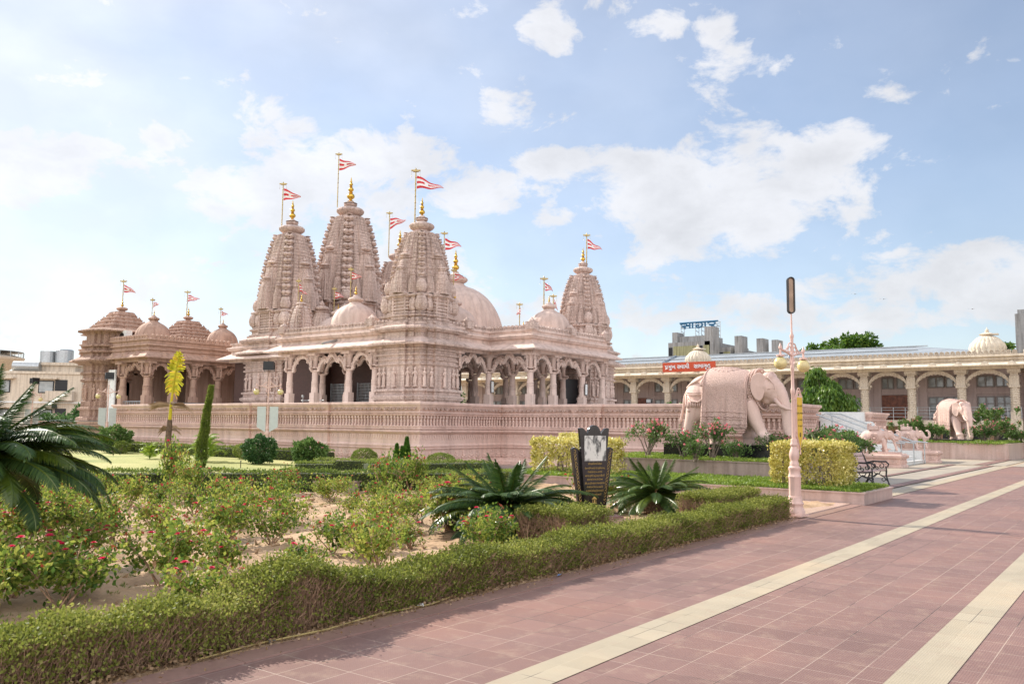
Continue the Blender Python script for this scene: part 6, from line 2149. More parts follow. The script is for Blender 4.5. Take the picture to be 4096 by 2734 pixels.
def long_hedge(name, label, p0, p1, width, hfun, nl, nt_, leafL, leafmat_, group=None, side_leaf=.45, seed=3, dead=True):
    rng = np.random.default_rng(seed)
    p0 = np.array(p0, float); p1 = np.array(p1, float)
    Ln = np.linalg.norm(p1 - p0); d = (p1 - p0) / Ln; nm = np.array((d[1], -d[0]))
    t_ = thing(name, label, 'hedge', (p0[0], p0[1], 0), 0, group)
    def W3(s, o, z):
        return np.stack([d[0] * s + nm[0] * o, d[1] * s + nm[1] * o, z], -1)
    # leaves: thick on the clipped top, thinner down the sides
    s = rng.uniform(0, Ln, nl); f = rng.uniform(0, 1, nl)
    top = rng.uniform(0, 1, nl) < (1 - side_leaf)
    H = hfun(s)
    clump = .42 + .62 * np.sin(s * 6.1 + 2 * np.sin(s * 2.3)) * np.sin(s * 2.9)
    o = np.where(top, rng.uniform(-.5, .5, nl) * width, np.sign(rng.uniform(-1, 1, nl)) * width * .5 * rng.uniform(.82, 1.06, nl))
    edge = np.clip(1 - (np.abs(o) / (width * .5)) ** 4, 0, 1)
    z = np.where(top, H * (.90 + .1 * edge) + rng.normal(0, .030, nl) + .05 * (rng.uniform(0, 1, nl) > .965) * rng.uniform(.3, 1, nl), H * (1 - rng.uniform(0, 1, nl) ** 1.3 * .9))
    keep = top | (rng.uniform(0, 1, nl) < .25 + .75 * clump)
    z = np.maximum(z, .02)
    P_ = W3(s, o + rng.normal(0, .015, nl), z)[keep]
    D_ = rnd_dirs(len(P_), .7, rng)
    lf = MB(); add_leaves(lf, P_, D_, leafL, leafL * .33, rng)
    n2 = nl // 4
    s = rng.uniform(0, Ln, n2)
    P_ = W3(s, rng.uniform(-.48, .48, n2) * width, hfun(s) * rng.uniform(.2, .95, n2))
    add_leaves(lf, P_, rnd_dirs(n2, .2, rng), leafL, leafL * .33, rng)
    put('foliage', lf.mesh('foliage', leafmat_), t_)
    s = rng.uniform(0, Ln, nt_)
    z0 = rng.uniform(0, .75, nt_) ** 1.1
    H = hfun(s)
    o = rng.uniform(-.5, .5, nt_) * width
    sgn = rng.uniform(0, 1, nt_) < .6
    o = np.where(sgn, width * .5 * rng.uniform(.6, 1.02, nt_) * np.sign(o), o)
    A = W3(s, o * .85, z0 * H)
    B = A + rng.normal(0, .05, (nt_, 3)) + np.array((0, 0, .11))
    B[:, 2] = np.minimum(B[:, 2], H * 1.0)
    tw_ = MB(); add_twigs(tw_, A, B, .0026 * max(1, leafL / .03), rng)
    nst = int(Ln / .12)
    s = np.linspace(0, Ln, nst) + rng.normal(0, .03, nst)
    for k in range(nst):
        o = rng.uniform(-.3, .3) * width
        a = W3(np.array([s[k]]), np.array([o]), np.array([0.0]))[0]
        for _ in range(3):
            bq = a + np.array((rng.normal(0, .10), rng.normal(0, .10), hfun(s[k]) * rng.uniform(.6, .9)))
            tw_.tube([a, (a + bq) / 2 + rng.normal(0, .02, 3), bq], [.009, .006, .003], 4)
    put('twigs', tw_.mesh('twigs', TWIG), t_)
    if dead:
        n3 = nt_ // 3
        s = rng.uniform(0, Ln, n3)
        P_ = W3(s, np.abs(rng.normal(0, .5, n3)) * width * .55 + .02, rng.uniform(.004, .05, n3))
        dm = MB(); add_leaves(dm, P_, rnd_dirs(n3, .1, rng) * np.array((1, 1, .3)), .03, .011, rng)
        put('dead_leaves', dm.mesh('dead_leaves', DRYL), t_)
    return t_
long_hedge('hedge', 'long scruffy knee high hedge with brown twiggy sides along the paved path', (1.6, 5.46), (15.0, 5.40), .52, lambda s: hedge_shape(s + 1.6), 125000, 60000, .026, LF_HEDGE, side_leaf=.50, seed=5)
def flat(h, a=.015):
    return lambda s: h + a * np.sin(s * 4.0) + a * .6 * np.sin(s * 9.3)
long_hedge('hedge_block', 'squared hedge stub jutting from the long hedge in front of the near cycad', (9.0, 6.3), (10.1, 6.3), .85, flat(.48), 12000, 9000, .028, LF_HEDGE, None, .3, 6)
long_hedge('hedge_block', 'clipped hedge arm behind the end of the long hedge by the lamp post', (12.9, 6.05), (15.0, 5.95), .55, flat(.46), 17000, 11000, .028, LF_HEDGE, None, .3, 7)

def core_hedge(name, label, pts, width, h, dens, leafL, mat=LF_HEDGE2, z0=0.0, group='clipped lawn hedges', seed=1):
    """clipped hedge seen from afar: leaf coat over a dense inner body"""
    rng = np.random.default_rng(seed)
    t_ = thing(name, label, 'hedge', (pts[0][0], pts[0][1], z0), 0, group)
    lf = MB(); cb_ = MB()
    for a, b_ in zip(pts[:-1], pts[1:]):
        a = np.array(a, float); b_ = np.array(b_, float)
        Ln = np.linalg.norm(b_ - a); d = (b_ - a) / Ln; nm = np.array((d[1], -d[0])); o0 = a - np.array(pts[0])
        n = int(dens * Ln * (width + 2 * h))
        s = rng.uniform(-.0, Ln, n)
        f = rng.uniform(0, width + 2 * h, n)
        o = np.where(f < width, f - width / 2, np.where(f < width + h, -width / 2, width / 2))
        z = np.where(f < width, h, np.where(f < width + h, f - width, f - width - h))
        hz = h * (1 + .05 * np.sin(s * 3.3) + .03 * np.sin(s * 8.1))
        z = z / h * hz
        rnd_ = 1 - .10 * (z / h) ** 6 * (np.abs(o) > width * .45)
        P_ = np.stack([o0[0] + d[0] * s + nm[0] * o * rnd_, o0[1] + d[1] * s + nm[1] * o * rnd_, z], -1) + rng.normal(0, .02, (n, 3))
        N_ = np.stack([nm[0] * np.sign(o) * (f >= width), nm[1] * np.sign(o) * (f >= width), (f < width) * 1.0], -1)
        add_leaves(lf, P_, N_ + rng.normal(0, .6, (n, 3)), leafL, leafL * .36, rng)
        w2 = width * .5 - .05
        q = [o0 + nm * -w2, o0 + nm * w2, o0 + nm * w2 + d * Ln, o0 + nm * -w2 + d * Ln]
        cb_.add([(x, y, 0) for x, y in q] + [(x, y, h * .9) for x, y in q], [(3, 2, 1, 0), (4, 5, 6, 7), (0, 1, 5, 4), (1, 2, 6, 5), (2, 3, 7, 6), (3, 0, 4, 7)])  # solid dark green box that keeps the hedge from being see-through
    put('foliage', lf.mesh('foliage', mat), t_)
    put('inner_core', cb_.mesh('inner_core', plain('hedge_core', (.035, .045, .015), .95, var=.5, scale=12) if not bpy.data.materials.get('hedge_core') else bpy.data.materials['hedge_core']), t_)
    return t_
core_hedge('lawn_hedge', 'clipped green hedge between the rose bed and the lawn', [(3.0, 25.2), (9.7, 18.6), (14.0, 14.85), (15.4, 13.4)], .62, .46, 900, .045, seed=21)
core_hedge('lawn_hedge', 'long clipped hedge at the foot of the temple base behind the lawn', [(20.9, 45.5), (20.9, 24.0)], .55, .42, 420, .06, z0=.12, seed=22)
core_hedge('lawn_hedge', 'short hedge bar on the lawn between the round shrub and the thuja', [(17.2, 20.4), (19.2, 18.4)], .6, .34, 650, .045, z0=.12, seed=23)
core_hedge('lawn_hedge', 'hedge running right from the thuja to the grey paving', [(16.4, 17.3), (19.6, 15.55)], .75, .40, 650, .045, z0=.1, seed=24)
core_hedge('lawn_hedge', 'low hedge in front of the pink kerb wall right of the tall rose', [(14.6, 14.3), (17.0, 13.9), (18.3, 14.1)], .7, .36, 700, .045, seed=25)
core_hedge('lawn_hedge', 'small rectangular hedge block near the round shrub on the lawn', [(15.9, 19.7), (16.7, 19.0)], .6, .30, 700, .045, z0=.12, seed=26)

def blob_shrub(name, label, loc, r, h, n, leafL, mat, core=True, group=None, seed=2, zc=.55, flowers=0, fmat=None, cat='shrub', nstem=5, ragged=.12):
    rng = np.random.default_rng(seed)
    t_ = thing(name, label, cat, loc, 0, group)
    u = unit(rng.normal(size=(n, 3)))
    rad = rng.uniform(.72, 1.0, n) ** .5
    bump = 1 + ragged * np.sin(u[:, 0] * 5 + seed) * np.sin(u[:, 1] * 6 + seed * 2) + ragged * .6 * np.sin(u[:, 2] * 9 + u[:, 0] * 7)
    P_ = u * (rad * bump)[:, None] * np.array((r, r, h * (1 - zc))) + np.array((0, 0, h * zc))
    P_[:, 2] = np.maximum(P_[:, 2], .02)
    lf = MB(); add_leaves(lf, P_, u + rng.normal(0, .7, (n, 3)), leafL, leafL * .32, rng)
    put('foliage', lf.mesh('foliage', mat), t_)
    st_ = MB()
    for k in range(nstem):
        a = rng.uniform(0, 6.28)
        st_.tube([(rng.normal(0, r * .1), rng.normal(0, r * .1), 0), (math.cos(a) * r * .25, math.sin(a) * r * .25, h * .4), (math.cos(a) * r * .5, math.sin(a) * r * .5, h * .75)], [.018 * (1 + h), .012 * (1 + h), .006], 5)
    put('stems', st_.mesh('stems', BARK), t_)
    if flowers:
        fb = MB()
        k = rng.choice(n, flowers)
        for p in P_[k]:
            q = p * np.array((1.04, 1.04, 1.03)) + rng.normal(0, .015, 3)
            add_leaves(fb, np.repeat(q[None], 12, 0), rnd_dirs(12, .4, rng), .055, .022, rng)
        put('blossoms', fb.mesh('blossoms', fmat or PETALP), t_)
    return t_
def GP(px, py, z=0.0):
    g_ = G(px, py, z); return (float(g_[0]), float(g_[1]), z)
blob_shrub('round_shrub', 'dark green rounded bush on the lawn below the left porch', GP(1037, 1858, .12), .50, .95, 3800, .085, LF_DARK, seed=31, ragged=.2)
blob_shrub('oleander_bush', 'pale green oleander bush with a few white blooms right of the dark round bush', GP(1235, 1862, .12), .48, .85, 3600, .10, LF_OLE, seed=32, flowers=10, ragged=.25)
blob_shrub('oleander_bush', 'upright oleander bush with a red bloom near the left lamp post', GP(455, 1812, .12), .62, 1.15, 4200, .10, LF_OLE, seed=33, flowers=6, ragged=.25, zc=.62)
blob_shrub('round_shrub', 'small clipped ball shrub on the lawn left of the thuja', GP(1456, 1868, .12), .42, .62, 3800, .045, LF_HEDGE2, seed=34, ragged=.03)
blob_shrub('round_shrub', 'small green mound behind the upright oleander', GP(485, 1816, .12), .35, .55, 1200, .06, LF_HEDGE2, seed=35)
blob_shrub('round_shrub', 'clipped mound at the left side of the far hedge, beside the dark round bush', GP(975, 1838, .12), .42, .62, 2200, .05, LF_HEDGE2, seed=36, ragged=.04)
blob_shrub('round_shrub', 'clipped cap shaped shrub over the hedge right of the thuja', GP(1762, 1880, .1), .45, .55, 3600, .045, LF_HEDGE2, seed=37, ragged=.04)
blob_shrub('round_shrub', 'flat topped clipped shrub behind the cap shaped one', GP(1770, 1852, .1), .5, .50, 2600, .045, LF_HEDGE2, seed=38, ragged=.04)

# ---- thuja group
def thuja(label, loc, h, r, seed):
    rng = np.random.default_rng(seed)
    t_ = thing('thuja', label, 'conifer', loc, 0, 'slim bright green thujas')
    n = int(2600 * h)
    f = rng.uniform(0, 1, n) ** .8
    a = rng.uniform(0, 6.283, n)
    rr = r * (1 - f) ** .75 * (1 + .15 * np.sin(a * 4 + f * 9)) * rng.uniform(.75, 1.03, n)
    P_ = np.stack([rr * np.cos(a), rr * np.sin(a), f * h], -1)
    D_ = np.stack([np.cos(a) * .5, np.sin(a) * .5, np.full(n, 1.3)], -1) + rng.normal(0, .25, (n, 3))
    lf = MB(); add_leaves(lf, P_, D_, .085, .016, rng)
    put('foliage', lf.mesh('foliage', LF_THUJA), t_)
    put('trunk', MB().tube([(0, 0, 0), (0, 0, h * .8)], [.03, .008], 6).mesh('trunk', BARK), t_)
tx, ty, _ = GP(1625, 1885, .1)
thuja('tallest thuja of the three on the lawn', (tx, ty, .1), 1.02, .16, 41)
thuja('short thuja at the left of the three', (tx - .18, ty + .25, .1), .80, .13, 42)
thuja('middle thuja leaning against the tallest', (tx - .10, ty + .10, .1), .72, .12, 43)

# ---- rose bushes: eight different ones, repeated
def rose_variant(seed, h=.46, r=.36, nl=900, leaf=.052, flowers=4, small=False):
    rng = np.random.default_rng(seed)
    lf = MB(); rd = MB(); st_ = MB(); fl_ = MB()
    ns = rng.integers(7, 11)
    tips = []
    for k in range(ns):
        a = rng.uniform(0, 6.283); sp = rng.uniform(.3, 1.0)
        b0 = np.array((rng.normal(0, .02), rng.normal(0, .02), 0))
        m_ = np.array((math.cos(a) * r * sp * .45, math.sin(a) * r * sp * .45, h * rng.uniform(.35, .5)))
        e_ = np.array((math.cos(a) * r * sp, math.sin(a) * r * sp, h * rng.uniform(.65, 1.05) * (1.1 - .25 * sp)))
        st_.tube([b0, m_, e_], [.008, .006, .003], 5)
        tips.append(e_)
        for _ in range(3):
            q = m_ + (e_ - m_) * rng.uniform(.1, .9)
            e2 = q + np.array((rng.normal(0, .11), rng.normal(0, .11), rng.uniform(.03, .16)))
            st_.tube([q, (q + e2) / 2 + rng.normal(0, .01, 3), e2], [.004, .003, .002], 4)
            tips.append(e2)
    tips = np.array(tips)
    k = rng.integers(0, len(tips), nl)
    P_ = tips[k] * rng.uniform(.55, 1.04, (nl, 1)) + rng.normal(0, .050, (nl, 3))
    P_[:, 2] = np.maximum(P_[:, 2], .02)
    # leaves sit in flat sprays of five
    P5 = np.repeat(P_[: nl // 3], 3, 0) + rng.normal(0, .022, (nl // 3 * 3, 3))
    D_ = rnd_dirs(len(P5), .35, rng)
    add_leaves(lf, P5, D_, leaf, leaf * .30, rng)
    nr = nl // 30
    add_leaves(rd, tips[rng.integers(0, len(tips), nr)] + rng.normal(0, .03, (nr, 3)), rnd_dirs(nr, .8, rng), leaf * .9, leaf * .25, rng)
    for j in rng.choice(len(tips), flowers, replace=False):
        c = tips[j] + np.array((0, 0, .03))
        R_ = rng.uniform(.026, .044)
        for ring, (nn_, el, sc_) in enumerate(((7, .15, 1.0), (6, .6, .8), (5, 1.1, .55))):
            for q in range(nn_):
                a = q * 6.283 / nn_ + ring
                d_ = np.array((math.cos(a) * math.cos(el), math.sin(a) * math.cos(el), math.sin(el)))
                s_ = np.array((-math.sin(a), math.cos(a), 0)) * R_ * .55 * sc_
                tp = c + d_ * R_ * sc_
                fl_.add([c, c + d_ * R_ * .5 * sc_ + s_, tp + s_ * .6, tp - s_ * .6, c + d_ * R_ * .5 * sc_ - s_], [(0, 1, 2, 3, 4)])
    return lf.mesh('foliage', LF_ROSE), rd.mesh('new_shoots', LF_RED), st_.mesh('stems', TWIG), fl_.mesh('blossoms', PETAL)
RV = [rose_variant(100 + i, h=.42 + .06 * (i % 3), r=.30 + .07 * (i % 4), nl=800 + 160 * (i % 3), flowers=(3, 7, 2, 5, 4, 9, 1, 6)[i]) for i in range(8)]
def rose_thing(v, label, loc, rz, sc, group='rose bushes in the sandy bed'):
    t_ = thing('rose_bush', label, 'rose bush', loc, rz, group, sc)
    for me in RV[v]:
        put(me.name.split('.')[0], me, t_)
    return t_
# bushes that stand out in the photograph
KEY = [  # photo pixel of the foot, variant, scale, label
    (645, 2352, 5, (1.15, 1.0, 1.0), 'spreading rose bush with crimson blooms standing nearest the hedge'),
    (1090, 2192, 6, (.95, .95, .95), 'sparse yellow green rose bush with bare stems, alone on the sand'),
    (900, 2186, 1, (1.2, 1.1, 1.25), 'tall rose bush with red blooms left of the sparse yellow green one'),
    (240, 2432, 2, (1.1, 1.0, 1.0), 'yellowish rose bush at the lower left corner of the bed'),
    (40, 2400, 7, (1.0, 1.0, 1.1), 'rose bush with big magenta blooms cut by the left edge'),
    (1330, 2205, 3, (1.1, 1.0, 1.0), 'rose bush with a reddish crown above the middle of the hedge'),
    (1450, 2222, 2, (.9, .9, .8), 'low yellow rose bush beside the hedge with one red bloom'),
    (1640, 2190, 0, (.8, .8, .75), 'thin young rose bush left of the near cycad'),
    (1790, 2130, 4, (1.5, 1.3, 1.4), 'large yellow green rose bush hiding the left side of the near cycad'),
    (1935, 2160, 1, (.9, .9, .7), 'rose bush with red blooms under the near cycad fronds'),
    (690, 1968, 4, (1.15, 1.15, 2.2), 'tall dark rose bush rising in front of the lawn hedge'),
    (760, 1990, 1, (1.0, 1.0, 1.5), 'rose bush with pink blooms leaning on the tall dark rose'),
    (1545, 1975, 3, (1.3, 1.3, 1.9), 'tall leggy rose bush right of the lawn hedge'),
    (1640, 1965, 5, (1.0, 1.0, 1.5), 'rose bush with red blooms in front of the thujas'),
    (2330, 2035, 7, (1.0, 1.0, 1.5), 'rose bush with pink blooms against the memorial stone'),
    (2480, 2030, 6, (1.2, 1.2, 1.5), 'yellow leaved rose bush between the memorial stone and the far cycad'),
    (1950, 2235, 5, (.9, .9, .9), 'flowering rose bush below the near cycad by the hedge stub'),
]
placed = []
for (px, py, v, sc, lb) in KEY:
    g_ = G(px, py, .03)
    placed.append(g_)
    rose_thing(v, lb, (g_[0], g_[1], soil_z(g_[0], g_[1]) - .02), v * 1.3, sc)
rng = np.random.default_rng(77)
BARE = [(430, 2330, .75), (640, 2190, .8), (560, 2080, .5), (1220, 2190, .7), (1180, 2040, .45), (780, 2020, .4), (1100, 2250, .6), (1330, 2240, .2), (1850, 2000, .4), (520, 2400, .5), (1260, 2140, .5), (350, 2480, .4)]
BAREW = [(G(a, b_, .03), r_) for a, b_, r_ in BARE]
cnt = 0
tries = 0
AREAS = ('near the left edge of the photo', 'in the middle of the bed', 'towards the near cycad', 'along the lawn hedge')
while cnt < 74 and tries < 9000:
    tries += 1
    px = rng.uniform(-150, 1980); py = 1955 + (2520 - 1955) * rng.uniform(0, 1) ** 1.5
    g_ = G(px, py, .03)
    if g_[1] < 6.05 + .0 * g_[0] or g_[0] > 15.3 or g_[1] > 19.5:
        continue
    # stay on the bed side of the lawn hedge
    if (g_[1] - 18.0) > -(g_[0] - 9.7) * .86 - .2 and g_[0] > 3:
        continue
    if any(np.linalg.norm(g_ - w_) < r_ * 1.25 for w_, r_ in BAREW):
        continue
    if any(np.linalg.norm(g_ - np.array(c)) < .9 for c in ((9.5, 7.3), (13.4, 7.05), (12.3, 7.55), (4.0, 10.4))):
        continue
    near = min((np.linalg.norm(g_ - q) for q in placed), default=9)
    if near < (.45 if px < 420 else .74):
        continue
    placed.append(g_)
    v = int(rng.integers(0, 8)); s = rng.uniform(.72, 1.1)
    dd_ = g_[0] * .7986 + g_[1] * .6018
    where = 'left in the bed' if px < 500 else ('mid bed' if px < 1250 else 'right in the bed')
    row = 'near the path hedge' if dd_ < 9.5 else ('half way to lawn' if dd_ < 13.5 else 'near the lawn hedge')
    look = ('with few red blooms', 'full of red blooms', 'yellowish, nearly bloomless', 'with scattered blooms', 'with some blooms', 'covered in red blooms', 'with one bloom', 'with crimson blooms')[v]
    rose_thing(v, 'rose bush %s, %s, %s' % (look, where, row), (g_[0], g_[1], soil_z(g_[0], g_[1]) - .02), rng.uniform(0, 6.28), (s, s, s * rng.uniform(.85, 1.15)))
    cnt += 1
# fallen bits, weeds and clods on the sand
wd = MB()
n = 5200
P_ = np.stack([rng.uniform(0, 17, n), rng.uniform(5.8, 18.5, n), np.zeros(n)], -1)
cl = np.sin(P_[:, 0] * 2.1) * np.sin(P_[:, 1] * 2.7 + 1) > .0
P_ = P_[cl]; P_[:, 2] = .035 + soilnoise(P_[:, 0], P_[:, 1])
ok = (P_[:, 1] - 18.0) < -(P_[:, 0] - 9.7) * .86
P_ = P_[ok]
P3 = np.repeat(P_, 5, 0) + rng.normal(0, .02, (len(P_) * 5, 3)) * np.array((1, 1, 0))
add_leaves(wd, P3, rnd_dirs(len(P3), 1.4, rng), .045, .006, rng)
tag(wd.build('weeds', leafmat('weed_blade', [(.10, .15, .03), (.24, .25, .08), (.38, .30, .14)], trans=.3)), 'sparse weeds and dry grass over the sandy bed', 'weeds', kind='stuff')
cd_ = MB()
for _ in range(1500):
    x, y = rng.uniform(1, 16), rng.uniform(5.9, 17)
    if (y - 18.0) < -(x - 9.7) * .86:
        s = abs(rng.normal(0, .018)) + .006
        v_ = rng.normal(0, s, (6, 3)) + np.array((x, y, soil_z(x, y) + s * .3))
        cd_.add(v_, [(0, 1, 2), (0, 2, 3), (0, 3, 4), (0, 4, 1), (5, 2, 1), (5, 3, 2), (5, 4, 3), (5, 1, 4)])
tag(cd_.build('soil_clods', SOIL), 'loose clods of sandy soil in the bed', 'soil', kind='stuff')

# ---- cycads
def frond(L, rng, nl=46, up_=1.0, droop=1.0, leaf=.17):
    u = np.linspace(0, 1, 15)
    x = L * (np.sin(u * 1.25 * droop) / (1.25 * droop))
    z = up_ * L * (.55 * u - .62 * droop * u ** 2)
    b_ = MB().tube(np.stack([x, 0 * x, z], -1), np.linspace(.013, .003, 15), 4)
    lf = MB()
    t_ = np.linspace(.10, .985, nl)
    px_ = np.interp(t_, u, x); pz = np.interp(t_, u, z)
    tang = np.stack([np.gradient(px_), 0 * px_, np.gradient(pz)], -1); tang = unit(tang)
    upv = unit(np.cross(tang, np.array((0, 1.0, 0)))) * -1
    ll = leaf * np.sin(np.clip(t_ * 1.08, 0, 1) * math.pi) ** .45 * (1 - .45 * t_) + .02
    for sgn in (-1, 1):
        D_ = tang * (.55 + .5 * t_[:, None]) + np.array((0, sgn, 0)) * 1.0 + upv * .42 + rng.normal(0, .05, (nl, 3))
        D_ = unit(D_)
        P_ = np.stack([px_, 0 * px_, pz], -1)
        W_ = unit(np.cross(D_, upv + rng.normal(0, .15, (nl, 3)))) * .0042
        tip = P_ + D_ * ll[:, None] + np.array((0, 0, -.012))
        v = np.stack([P_ - W_, P_ + D_ * ll[:, None] * .5 - W_, tip, P_ + D_ * ll[:, None] * .5 + W_, P_ + W_], 1)
        lf.add(v.reshape(-1, 3), {5: np.arange(nl)[:, None] * 5 + np.arange(5)[None]})
    return b_, lf
def cycad(label, loc, scale, seed, nf=52, trunk=.28, low=-.25):
    rng = np.random.default_rng(seed)
    t_ = thing('cycad', label, 'cycad', loc, rng.uniform(0, 6), 'cycads in the rose bed', scale)
    dk = MB(); yl = MB(); st_ = MB()
    for k in range(nf):
        a = k * 2.39996 + rng.normal(0, .08)
        f = k / nf
        el = R(68 - 350 * f if f < .10 else 24 - 44 * (f - .10) / .90) + rng.normal(0, .09)
        L = (.66 + .52 * math.sin(min(1, f * 1.6) * 1.5)) * rng.uniform(.9, 1.08)
        r_, lf = frond(L, rng, 84, .62 if f > .10 else .25, (.88 + .22 * f) if f > .10 else .3, .135)
        M = Matrix.Translation((0, 0, trunk + .06 - .06 * f)) @ Matrix.Rotation(a, 4, 'Z') @ Matrix.Rotation(-el, 4, 'Y') @ Matrix.Rotation(rng.normal(0, .25), 4, 'X')
        st_.merge(r_, M)
        (yl if rng.uniform() < .16 and f > .25 else dk).merge(lf, M)
    put('fronds', dk.mesh('fronds', LF_CYC), t_)
    put('yellowish_fronds', yl.mesh('yellowish_fronds', LF_CYCY), t_)
    put('frond_ribs', st_.mesh('frond_ribs', LF_CYCY), t_)
    tr = MB().lathe([(.12, -.05), (.15, .05), (.14, trunk * .6), (.10, trunk + .05), (.03, trunk + .1)], 14)
    for k in range(70):
        a = k * 2.4; z = trunk * k / 70
        tr.tube([(.13 * math.cos(a), .13 * math.sin(a), z), (.18 * math.cos(a), .18 * math.sin(a), z + .05)], [.02, .006], 4)
    put('trunk', tr.mesh('trunk', TWIG), t_)
    cn = MB()
    for k in range(26):
        a = k * 2.4; q = .02 + .05 * (k / 26)
        cn.tube([(q * math.cos(a), q * math.sin(a), trunk + .02), (q * 1.6 * math.cos(a), q * 1.6 * math.sin(a), trunk + .14)], [.008, .004], 4)
    put('crown_buds', cn.mesh('crown_buds', plain('rusty_scale', (.35, .16, .06), .8)), t_)
    return t_
cycad('wide dark cycad in front of the memorial stone', (*G(2030, 2150), .0), (1.42, 1.42, 1.15), 51, nf=92, trunk=.32)
cycad('smaller dark cycad to the right of the memorial stone', (*G(2625, 2062), .0), (1.2, 1.2, 1.05), 52, nf=66, trunk=.32)
cycad('huge glossy cycad filling the left edge of the photo', (*FR(-90, 9.3)[:2], .0), (1.75, 1.75, 1.5), 53, nf=120, trunk=.74)

# ---- yellow variegated shrubs
def box_bush(label, x0, x1, y0, y1, z0, h, n, leafL, mat, seed, group='yellow variegated bushes', name='yellow_bush', gap=.25):
    rng = np.random.default_rng(seed)
    cx, cy = (x0 + x1) / 2, (y0 + y1) / 2
    t_ = thing(name, label, 'bush', (cx, cy, z0), 0, group)
    w = (x1 - x0) / 2; d = (y1 - y0) / 2
    P_ = rng.uniform(-1, 1, (n, 3))
    ax = rng.integers(0, 3, n)
    for a in range(3):
        m_ = ax == a
        P_[m_, a] = np.sign(P_[m_, a]) * rng.uniform(.80, 1.0, m_.sum())
    # rounded shoulders, leaf tufts, ragged open bottom
    rr = np.linalg.norm(P_ ** 3, axis=1) ** (1 / 3)
    P_ *= (1 / np.maximum(rr, 1))[:, None] ** .8
    P_ *= 1 + .06 * np.sin(P_[:, :1] * 9 + seed) * np.sin(P_[:, 1:2] * 8) + .04 * np.sin(P_[:, 2:] * 11)
    Z = (P_[:, 2] * .5 + .5)
    keep = (Z > gap) | (rng.uniform(0, 1, n) < Z / gap * .6)
    Q = np.stack([P_[:, 0] * w, P_[:, 1] * d, Z * h], -1)[keep] + rng.normal(0, .02, (keep.sum(), 3))
    Q = np.repeat(Q, 3, 0) + rng.normal(0, .018, (len(Q) * 3, 3))
    lf = MB(); add_leaves(lf, Q, rnd_dirs(len(Q), .5, rng), leafL, leafL * .3, rng)
    put('foliage', lf.mesh('foliage', mat), t_)
    st_ = MB()
    for k in range(int(8 + w * d * 10)):
        x, y = rng.uniform(-w * .7, w * .7), rng.uniform(-d * .8, d * .8)
        st_.tube([(x, y, 0), (x + rng.normal(0, .05), y + rng.normal(0, .05), h * .45), (x + rng.normal(0, .12), y + rng.normal(0, .12), h * .85)], [.018, .013, .006], 5)
    put('stems', st_.mesh('stems', BARK), t_)
box_bush('big clipped yellow green bush on the low planter behind the lamp post', 18.95, 20.3, 5.45, 7.0, .22, 1.05, 5200, .062, LF_YEL, 61)
box_bush('yellow bush with open stems beside the memorial stone', 19.3, 20.5, 11.5, 14.0, .22, 1.0, 3600, .075, LF_YEL, 62, gap=.35)
box_bush('small yellow bush at the far right beyond the second bench', 56.0, 57.6, 4.4, 5.3, .2, 1.1, 1600, .10, LF_YEL, 63)
box_bush('pale yellow shrub low behind the planter left of the elephant', 22.2, 22.9, 14.0, 14.9, .05, 1.3, 900, .07, LF_YEL, 64)

# ---- flowering shrubs round the elephants
def flower_shrub(label, loc, h, r, n, nfl, seed, mat=LF_OLE, fm=PETALP, leafL=.085, group='pink flowering shrubs around the elephants'):
    rng = np.random.default_rng(seed)
    t_ = thing('flowering_shrub', label, 'shrub', loc, rng.uniform(0, 6), group)
    st_ = MB(); lf = MB(); fb = MB(); tips = []
    for k in range(rng.integers(9, 14)):
        a = rng.uniform(0, 6.283); sp = rng.uniform(.25, 1)
        b0 = np.array((rng.normal(0, .04), rng.normal(0, .04), 0))
        m_ = np.array((math.cos(a) * r * sp * .45, math.sin(a) * r * sp * .45, h * .45)) + rng.normal(0, .02, 3)
        e_ = np.array((math.cos(a) * r * sp, math.sin(a) * r * sp, h * rng.uniform(.75, 1.0) * (1.08 - .2 * sp)))
        st_.tube([b0, m_, e_], [.022, .015, .006], 6)
        tips.append(e_)
        for _ in range(3):
            q = m_ + (e_ - m_) * rng.uniform(.2, .9)
            e2 = q + np.array((rng.normal(0, r * .28), rng.normal(0, r * .28), rng.uniform(.05, h * .25)))
            st_.tube([q, e2], [.009, .004], 5); tips.append(e2)
    tips = np.array(tips)
    k = rng.integers(0, len(tips), n)
    base_ = tips[k] * np.array((1, 1, 1.0)) - np.abs(rng.normal(0, .12, (n, 1))) * np.array((0, 0, 1.0)) + rng.normal(0, .045, (n, 3))
    add_leaves(lf, base_, rnd_dirs(n, .6, rng), leafL, leafL * .2, rng)
    put('foliage', lf.mesh('foliage', mat), t_)
    put('stems', st_.mesh('stems', BARK), t_)
    for j in rng.integers(0, len(tips), nfl):
        c = tips[j] + rng.normal(0, .05, 3) + np.array((0, 0, .03))
        add_leaves(fb, np.repeat(c[None], 8, 0), rnd_dirs(8, .5, rng), .045, .02, rng)
    put('blossoms', fb.mesh('blossoms', fm), t_)
    return t_
def PG(px, py, z):
    g_ = G(px, py, z); return (float(g_[0]), float(g_[1]), z)
zt2 = .64
flower_shrub('tall open shrub with pink flowers on the left end of the raised planter', PG(2590, 1834, zt2), 1.05, .60, 1500, 60, 71)
flower_shrub('leafy shrub with few flowers against the left end of the black plinth', PG(2735, 1838, zt2), .80, .42, 1100, 18, 72)
flower_shrub('pink flowering shrub in front of the elephant hind legs', PG(2850, 1844, zt2), 1.05, .42, 1000, 50, 73)
flower_shrub('low leafy shrub in front of the middle of the black plinth', PG(2950, 1844, zt2), .52, .36, 800, 6, 74)
flower_shrub('spreading pale green shrub in front of the elephant trunk', PG(3100, 1844, zt2), .72, .50, 1200, 12, 75)
